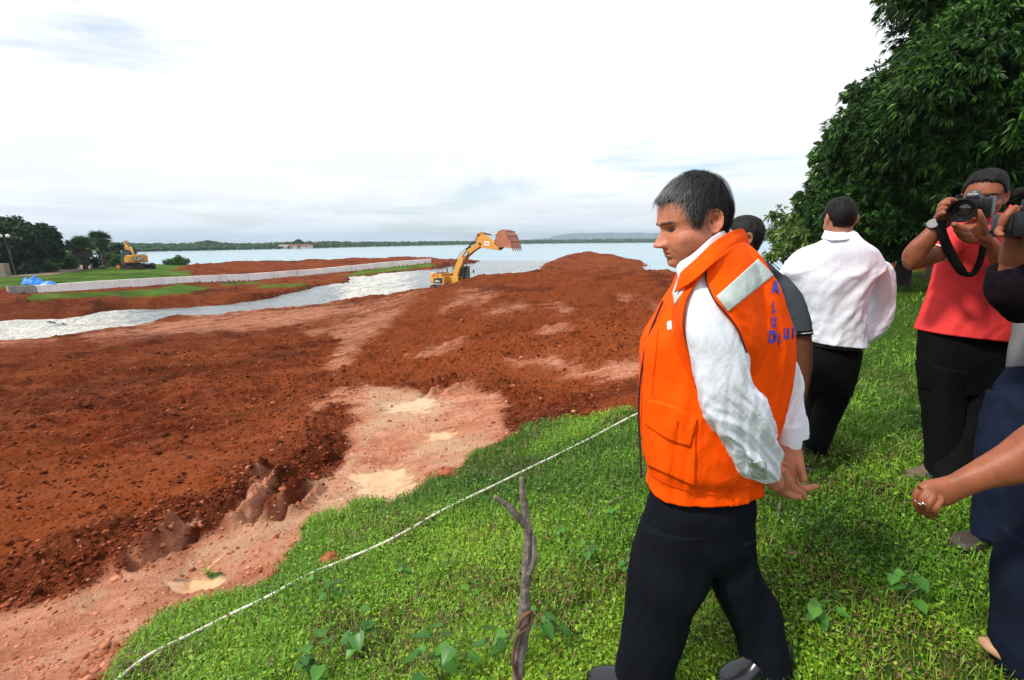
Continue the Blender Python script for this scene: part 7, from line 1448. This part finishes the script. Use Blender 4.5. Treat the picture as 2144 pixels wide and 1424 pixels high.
bm = bmesh.new(); bmesh.ops.create_uvsphere(bm, u_segments=28, v_segments=14, radius=.036)
for q in bm.verts: q.co.y *= .35
w = MB(); w._bm(bm, (.004, .113, -.006), MC); attach(w.build('front_glass', M_lens, smooth=True), ln_)
t_ = text_mesh('camera_lettering', 'Canon', .014, M_wtrim, None, MC @ Matrix.Translation((0, .028, .058)) @ Matrix.Rotation(math.radians(180), 4, 'Z') @ Matrix.Rotation(math.radians(90+14), 4, 'X'), ext=.001, bold=.0004); attach(t_, cr)
def band(pts, wv, mat, name, parent, th=.003, n=50):
    X = catmull([P(*p[:3]) for p in pts], n); wd = catmull([[p[3]] for p in pts], n)[:, 0]; T = nrmz(np.gradient(X, axis=0)); view = nrmz(X-np.array([0, 0, CZ])); sd__ = nrmz(np.cross(T, view)); sd__ = nrmz(sd__+np.array([0, wv, 0])); nn = nrmz(np.cross(sd__, T)); V = []
    for k in range(n): V += [X[k]-sd__[k]*wd[k], X[k]+sd__[k]*wd[k], X[k]+sd__[k]*wd[k]-nn[k]*th, X[k]-sd__[k]*wd[k]-nn[k]*th]
    F = [[4*k+j, 4*k+(j+1) % 4, 4*k+4+(j+1) % 4, 4*k+4+j] for k in range(n-1) for j in range(4)]+[[0, 3, 2, 1], [4*n-4, 4*n-3, 4*n-2, 4*n-1]]; return cloth(name, [(np.array(V), F)], mat, parent)
band([(1972, 462, 2.34, .016), (1970, 480, 2.33, .019), (1980, 510, 2.33, .020), (1996, 542, 2.34, .020), (2012, 566, 2.345, .019), (2022, 574, 2.35, .013), (2036, 574, 2.355, .012), (2046, 560, 2.35, .013), (2054, 540, 2.34, .013), (2058, 516, 2.33, .012), (2060, 495, 2.34, .010), (2060, 455, 2.36, .008)], .3, M_strap, 'strap', cr)
# ---- camera operator at the right edge
E_ = person('camera operator in dark sleeves and dark jeans at the right edge of the photograph', 2120, 1150, 1.98)
te = sil([(2215, 470, 2330, 470, 2.2, .07), (2185, 500, 2400, 500, 2.2, .12), (2165, 560, 2430, 560, 2.2, .15), (2150, 650, 2420, 650, 2.17, .16), (2138, 715, 2400, 720, 2.12, .16), (2131, 768, 2385, 780, 2.08, .16)], 50, 80, 2.3, wrinkle(.007, 6, 1, 71, 1.2), hem1=True)
cloth('grey_shirt', [te], M_greyS, E_, 'light grey shirt hem at the frame edge')
se = sil([(2075, 568, 2144, 540, 1.86, .055), (2073, 600, 2156, 580, 1.86, .065), (2072, 632, 2170, 618, 1.88, .066), (2092, 648, 2182, 640, 1.92, .064), (2140, 645, 2205, 610, 1.99, .066), (2180, 622, 2240, 560, 2.07, .07), (2205, 600, 2262, 520, 2.12, .07)], 60, 60, 2.1, wrinkle(.005, 8, 1, 72, 1.3), hem0=True)
se2 = sil([(2380, 500, 2430, 540, 2.15, .07), (2360, 600, 2430, 600, 2.05, .066), (2330, 650, 2390, 660, 1.95, .06), (2270, 610, 2320, 650, 1.85, .05), (2230, 560, 2270, 590, 1.80, .045)], 40, 48, 2.1, wrinkle(.005, 8, 1, 73, 1.3), hem1=True)
cloth('dark_sleeves', [se, se2], M_darksl, E_, 'dark plum long sleeves pushed up to the forearm')
jl = [sil([(2128, 770, 2385, 775, 2.08, .14), (2100, 810, 2375, 815, 2.06, .14), (2082, 850, 2360, 860, 2.05, .12)], 30, 64, 2.3, wrinkle(.005, 6, 1, 74, 1.2)), sil([(2090, 820, 2230, 830, 2.05, .13), (2072, 868, 2200, 880, 2.03, .11), (2056, 950, 2165, 955, 2.00, .09), (2052, 1025, 2142, 1025, 1.98, .08), (2048, 1085, 2140, 1080, 1.97, .078), (2046, 1124, 2134, 1126, 1.96, .072)], 70, 54, 2.2, wrinkle(.008, 7, 1, 75, 1.4, .003), hem1=True),
      sil([(2210, 830, 2370, 830, 2.08, .13), (2225, 900, 2350, 900, 2.10, .11), (2230, 1000, 2330, 1000, 2.10, .09), (2230, 1100, 2320, 1100, 2.10, .08)], 50, 50, 2.2, hem1=True)]
cloth('jeans', jl, M_jean, E_, 'dark blue jeans')
M_brownshoe = simple('scuffed_brown_leather', (.045, .032, .027), .55, .4, 25, spec=.4, bstr=.5, bscale=90, bdist=.002, space='pos')
k0 = gpt(1990, 1155, 1.97); shoe(k0, k0+np.array([.29, .03, 0]), .11, .115, M_brownshoe, E_, label='scuffed dark brown leather shoe'); k1 = gpt(2240, 1110, 2.1); shoe(k1+np.array([-.1, 0, 0]), k1+np.array([.18, .06, 0]), .11, .11, M_brownshoe, E_)
HE = head_matrix(2262, 400, 2.12, 175, 0, 0, 1.0)
fe = sil([(2100, 545, 2140, 535, 1.86, .036), (2098, 550, 2136, 545, 1.86, .038), (2104, 520, 2140, 518, 1.85, .036), (2107, 495, 2138, 495, 1.84, .030), (2100, 482, 2132, 490, 1.83, .026), (2092, 472, 2122, 484, 1.82, .022)], 30, 30, 2.1)
he = [sil([(2090, 478, 2122, 492, 1.82, .024), (2092, 462, 2124, 476, 1.81, .022), (2100, 446, 2130, 458, 1.80, .019)], 14, 26, 2.2), limb([(2098, 470, 1.79, 7.5), (2108, 452, 1.78, 7), (2118, 440, 1.78, 6.2), (2127, 434, 1.78, 5.2)], 14, 12), limb([(2112, 456, 1.80, 7), (2124, 444, 1.80, 6.4), (2136, 437, 1.80, 5.6), (2144, 434, 1.80, 4.8)], 14, 12), limb([(2120, 458, 1.82, 7), (2134, 448, 1.82, 6.2), (2150, 440, 1.82, 5)], 12, 12), limb([(2122, 466, 1.84, 6.6), (2138, 456, 1.84, 5.8), (2156, 450, 1.84, 4.8)], 12, 12), limb([(2096, 478, 1.80, 7.6), (2090, 486, 1.78, 6.8), (2096, 492, 1.76, 5.6)], 12, 12)]
he2 = [sil([(2230, 560, 2262, 575, 1.80, .026), (2212, 520, 2246, 530, 1.78, .022), (2205, 500, 2235, 505, 1.77, .018)], 14, 24, 2.1)]+[limb([(2210+6*k, 505, 1.77, 6), (2200+7*k, 488, 1.75, 5.6), (2196+8*k, 476, 1.75, 4.6)], 10, 10) for k in range(4)]+[limb([(2232, 520, 1.76, 7), (2226, 500, 1.72, 5)], 8, 10)]
make_body([core_of([(2232, 470, 2310, 470, 2.2, .05), (2190, 540, 2400, 540, 2.2, .10), (2160, 700, 2390, 700, 2.14, .11), (2110, 820, 2360, 820, 2.08, .10)]), fe, limb([(2120, 545, 1.86, 20), (2118, 600, 1.86, 24), (2135, 620, 1.9, 26), (2200, 585, 2.05, 28), (2230, 540, 2.14, 28)], 22, 14), limb([(2405, 520, 2.15, 28), (2395, 600, 2.05, 25), (2355, 650, 1.96, 22), (2290, 625, 1.86, 20), (2250, 575, 1.80, 17)], 22, 14), limb([(2150, 830, 2.05, 45), (2105, 960, 2.0, 34), (2092, 1120, 1.96, 20)], 16, 14), limb([(2290, 830, 2.08, 45), (2280, 1000, 2.1, 30), (2275, 1100, 2.1, 20)], 16, 14)]+he+he2, E_, M_skinB, .0036, [(HE, dict(fat=1.0))])
make_hair(HE, E_, M_hairB, line_short, thick_short, 1500, .012, None, .003, 12, .0008)
# pale cap with its peak towards the lake
V, nz, nf = head_surface(offset=lambda Z, TH: .016*sstep(.160, .168, Z)-.01*(1-sstep(.160, .168, Z))); Z0 = np.repeat(catmull(HT, nz)[:, 0][:, None], nf, 1); F = grid_faces(nz, nf, (Z0 > .158)[:-1]); M_cap = fabric('pale_blue_cap', (.50, .56, .60), .8)
w = MB(); w.add(xfm(HE, V.reshape(-1, 3)), F.tolist()); Vp = []
for i_ in range(9):
    for j_ in range(15): a_ = (j_/14-.5)*2; f_ = i_/8; Vp.append((.095*math.sqrt(max(0, 1-(a_*.85)**2))+f_*.075*(1-a_*a_*.45), a_*.068*(1-f_*.12), .172-.012*a_*a_-f_*.012))
Vp = np.array(Vp); Fp = [[i_*15+j_, i_*15+j_+1, (i_+1)*15+j_+1, (i_+1)*15+j_] for i_ in range(8) for j_ in range(14)]; Vp2 = np.vstack([Vp, Vp-np.array([0, 0, .004])]); w.add(xfm(HE, Vp2), Fp+[[q+135 for q in f] for f in Fp]); attach(w.build('cap', M_cap, smooth=True), E_)
w = MB(); wc = P(2098, 484, 1.80); ring_ = np.array([P(2108, 487, 1.825)+np.array([math.cos(t_)*.040, math.sin(t_)*.032, .004*math.sin(3*t_)]) for t_ in np.linspace(0, 2*math.pi, 24)]); w.add(*tube2(ring_, .0105+.0025*np.sin(np.arange(24)*2.2), 10, 1.0)); attach(w.build('wristband', M_trim, smooth=True), E_)
# video camera
vc = P(2150, 470, 1.74); vr = empty('video_camera', vc, 'black video camera held at the right edge of the photograph', 'video camera')
MV = Matrix.Translation(Vector(vc)) @ Matrix.Rotation(math.radians(-10), 4, 'Z') @ Matrix.Rotation(math.radians(-2), 4, 'Y')
w = MB(); w.box((.08, .06, 0), (.24, .10, .085), MV, .012); w.box((.09, .06, .055), (.16, .03, .02), MV, .006); w.cyl(MV @ Vector((.03, .06, .085)), MV @ Vector((.16, .06, .085)), .010, n=12); w.box((.03, .06, .07), (.016, .02, .04), MV, .003); w.box((.15, .06, .07), (.016, .02, .04), MV, .003); attach(w.build('camera_body', M_cam, smooth='auto'), vr)
w = MB(); w.box((.035, -.006, .002), (.155, .012, .092), MV, .008); sc_o = attach(w.build('fold_out_screen', M_cam, smooth='auto'), vr)
w = MB(); q_ = np.array([P(2126, 408, 1.80), P(2140, 402, 1.80), P(2180, 398, 1.82)]); w.add(*tube2(catmull(q_, 12), np.interp(np.linspace(0, 1, 12), [0, .3, 1], [.010, .018, .018]), 14)); w.add(*tube2(np.array([P(2165, 400, 1.82), P(2170, 430, 1.80), P(2172, 450, 1.78)]), [.005, .005, .005], 8)); attach(w.build('microphone', M_strap, smooth=True), vr)
# ---- nearest person at the right edge: arm, trousers, flat shoe
F_ = person('person in navy trousers and beige flat shoes reaching an arm in from the right edge', 2150, 1420, 1.33)
ln = [sil([(2128, 1130, 2260, 1120, 1.36, .10), (2105, 1200, 2230, 1205, 1.35, .10), (2103, 1290, 2210, 1295, 1.34, .09), (2092, 1350, 2200, 1355, 1.335, .085), (2096, 1400, 2190, 1405, 1.33, .08), (2104, 1440, 2185, 1445, 1.33, .075)], 60, 54, 2.2, wrinkle(.006, 7, 1, 81, 1.4, .003), hem1=True), sil([(2195, 960, 2420, 960, 1.36, .13), (2172, 1050, 2400, 1050, 1.36, .13), (2145, 1120, 2380, 1120, 1.36, .11), (2125, 1165, 2370, 1165, 1.36, .10)], 40, 60, 2.3, wrinkle(.005, 6, 1, 82, 1.2)),
      sil([(2250, 1120, 2380, 1120, 1.38, .11), (2260, 1250, 2360, 1250, 1.40, .09), (2262, 1400, 2350, 1400, 1.40, .08)], 40, 44, 2.2, hem1=True)]
M_navyF = fabric('navy_trousers', (.006, .009, .020), .85, .25); cloth('trousers', ln, M_navyF, F_, 'dark navy trousers')
tf = sil([(2260, 560, 2350, 560, 1.36, .06), (2210, 600, 2420, 600, 1.36, .10), (2185, 680, 2450, 680, 1.36, .12), (2190, 800, 2440, 800, 1.36, .13), (2190, 960, 2430, 960, 1.36, .13), (2185, 1000, 2425, 1000, 1.36, .13)], 50, 70, 2.3, wrinkle(.006, 6, 1, 83, 1.2), hem1=True); cloth('shirt', [tf, sil([(2205, 640, 2260, 610, 1.30, .06), (2215, 740, 2290, 730, 1.24, .06), (2225, 800, 2300, 800, 1.20, .058)], 30, 40, 2.1, hem1=True)], M_greyS, F_)
HF = head_matrix(2305, 480, 1.36, 185, 4, 0, .98)
fa = sil([(2215, 700, 2270, 700, 1.26, .045), (2225, 800, 2290, 820, 1.20, .048), (2230, 850, 2290, 930, 1.18, .048), (2190, 872, 2228, 985, 1.19, .050), (2144, 902, 2150, 1004, 1.20, .048), (2100, 936, 2104, 1013, 1.21, .042), (2055, 963, 2062, 1020, 1.22, .036), (2015, 985, 2030, 1033, 1.23, .029), (1985, 1000, 2002, 1046, 1.24, .024)], 70, 40, 2.1)
hf = [sil([(1992, 997, 2004, 1046, 1.24, .024), (1965, 1004, 1982, 1056, 1.245, .026), (1940, 1008, 1958, 1060, 1.25, .024), (1924, 1018, 1946, 1062, 1.25, .020)], 24, 34, 2.2),
      limb([(1932, 1020, 1.265, 9.5), (1921, 1031, 1.262, 8), (1916, 1046, 1.262, 6.8), (1920, 1062, 1.268, 6), (1927, 1076, 1.275, 5)], 22, 14), limb([(1940, 1030, 1.240, 9.5), (1931, 1043, 1.236, 8), (1929, 1057, 1.240, 6.8), (1934, 1070, 1.25, 6), (1940, 1081, 1.258, 5)], 22, 14), limb([(1952, 1040, 1.225, 9.5), (1945, 1053, 1.220, 8), (1943, 1066, 1.226, 6.6), (1948, 1077, 1.238, 5.8), (1953, 1085, 1.245, 4.6)], 22, 14), limb([(1968, 1048, 1.222, 8.5), (1961, 1060, 1.214, 7), (1958, 1070, 1.218, 6), (1961, 1079, 1.228, 4.6)], 20, 14), limb([(1962, 1015, 1.275, 10), (1946, 1034, 1.295, 8.5), (1940, 1055, 1.300, 7), (1944, 1068, 1.30, 5.5)], 16, 12)]
fF = gpt(2041, 1372, 1.40, .06); fH = fF+np.array([.16, -.17, 0])
foot = tube2(catmull([fH+np.array([0, 0, .11]), fH+np.array([-.005, .005, .055]), fH*.65+fF*.35+np.array([0, 0, .032]), fH*.35+fF*.65+np.array([0, 0, .022]), fH*.15+fF*.85+np.array([0, 0, .015])], 16), np.interp(np.linspace(0, 1, 16), [0, .3, .6, 1], [.030, .028, .023, .012]), 16)
make_body([core_of([(2280, 555, 2335, 555, 1.36, .045), (2230, 640, 2400, 640, 1.36, .08), (2215, 800, 2410, 800, 1.36, .09), (2215, 1000, 2400, 1000, 1.36, .09), (2190, 1110, 2360, 1110, 1.36, .08)]), fa, foot, limb([(2200, 1130, 1.36, 42), (2165, 1250, 1.345, 36), (2145, 1400, 1.33, 24), (2145, 1450, 1.33, 22)], 18, 14), limb([(2310, 1110, 1.38, 50), (2310, 1250, 1.4, 36), (2305, 1400, 1.4, 24)], 18, 14), limb([(2400, 640, 1.40, 36), (2430, 800, 1.42, 32), (2430, 940, 1.42, 24)], 16, 14), limb([(2430, 950, 1.42, 20), (2428, 990, 1.42, 12)], 8, 10)]+hf, F_, M_skinB, .0030, [(HF, dict(fat=1.0))])
make_hair(HF, F_, M_hairB, lambda T: np.interp(T, [0, .5, .9, 1.2, 1.6, 2.2, 3.2], [.19, .186, .17, .10, .03, -.02, -.03]), lambda Z, TH: .014+.006*sstep(.17, .22, Z), 2500, .03, None, .005, 13, .0008)
M_beige = simple('beige_leather', (.42, .24, .13), .5, .15, 20, spec=.4, space='pos')
# open flat shoe: sole, rim and toe box
def flat_shoe(toe, heel, wdt, mat, parent):
    d = toe-heel; L_ = np.linalg.norm(d); d = d/L_; up = np.array([0, 0, 1.]); sd__ = nrmz(np.cross(d, up)); V = []; seg = 28; ts = np.linspace(0, 1, 24)
    wf = lambda t: wdt*.5*np.interp(t, [0, .06, .2, .4, .65, .8, .92, 1], [.35, .62, .74, .72, .95, .92, .6, .05]); rows = []
    for t in ts:
        c = heel+d*t*L_; h = np.interp(t, [0, .15, .5, .62, .8, 1], [.045, .040, .028, .036, .030, .010]); cover = sstep(.58, .68, np.array([t]))[0]; ww = wf(t)
        prof = [(-1, .0), (-1.03, h*.6), (-.96, h)]+[(-.96+(.96)*k/4, h+(h*.35)*math.sin(k/4*math.pi/2) if cover > .5 else None) for k in range(1, 5)]
        left = [(-1.0, 0.), (-1.04, h*.5), (-.97, h), (-.55, h+.010 if cover > .5 else .010), (0, h+.014 if cover > .5 else .008)]; full = left+[(-a, b) for a, b in left[:-1][::-1]]
        rows.append([c+sd__*a*ww+up*(b+.003) for a, b in full])
    m = len(rows[0]); V = np.array(rows).reshape(-1, 3); F = [[i_*m+j_, i_*m+j_+1, (i_+1)*m+j_+1, (i_+1)*m+j_] for i_ in range(23) for j_ in range(m-1)]+[[i_*m, (i_+1)*m, (i_+1)*m+m-1, i_*m+m-1] for i_ in range(23)]
    return cloth('flat_shoe', [(V, F)], mat, parent, 'beige flat shoe with a low cut')
flat_shoe(fF, fH+np.array([.02, -.02, 0]), .10, M_beige, F_); z2 = gpt(2290, 1400, 1.40); flat_shoe(z2+np.array([-.12, .14, 0]), z2+np.array([.06, -.06, 0]), .095, M_beige, F_)
w = MB(); rc = P(1929, 1050, 1.232); ax = nrmz(P(1928, 1060, 1.235)-P(1930, 1044, 1.23)); xr = nrmz(np.cross(ax, [0, 1, 0])); yr = np.cross(ax, xr); w.add(*tube2(np.array([rc+xr*math.cos(t_)*.0125+yr*math.sin(t_)*.0125 for t_ in np.linspace(0, 2*math.pi, 24)]), np.full(24, .0022), 8)); bm = bmesh.new(); bmesh.ops.create_icosphere(bm, subdivisions=2, radius=.0048); w._bm(bm, rc+np.array([-.006, -.012, .001])); attach(w.build('ring', simple('silver', (.7, .68, .62), .2, .1, metal=1.0), smooth=True), F_)
# ================================================================== AIR
w = MB(); w.box((0, 2900, 43), (9000, 6600, 106)); hz = w.build('haze', None)
hz.data.materials.clear(); m = bpy.data.materials.new('haze_air'); m.use_nodes = True; t = m.node_tree; t.nodes.clear()
o_ = t.nodes.new('ShaderNodeOutputMaterial'); pv = t.nodes.new('ShaderNodeVolumePrincipled'); pv.inputs['Color'].default_value = (.66, .84, 1.0, 1); pv.inputs['Density'].default_value = .00026; pv.inputs['Anisotropy'].default_value = .2
t.links.new(pv.outputs[0], o_.inputs['Volume']); hz.data.materials.append(m); tag(hz, kind='stuff')
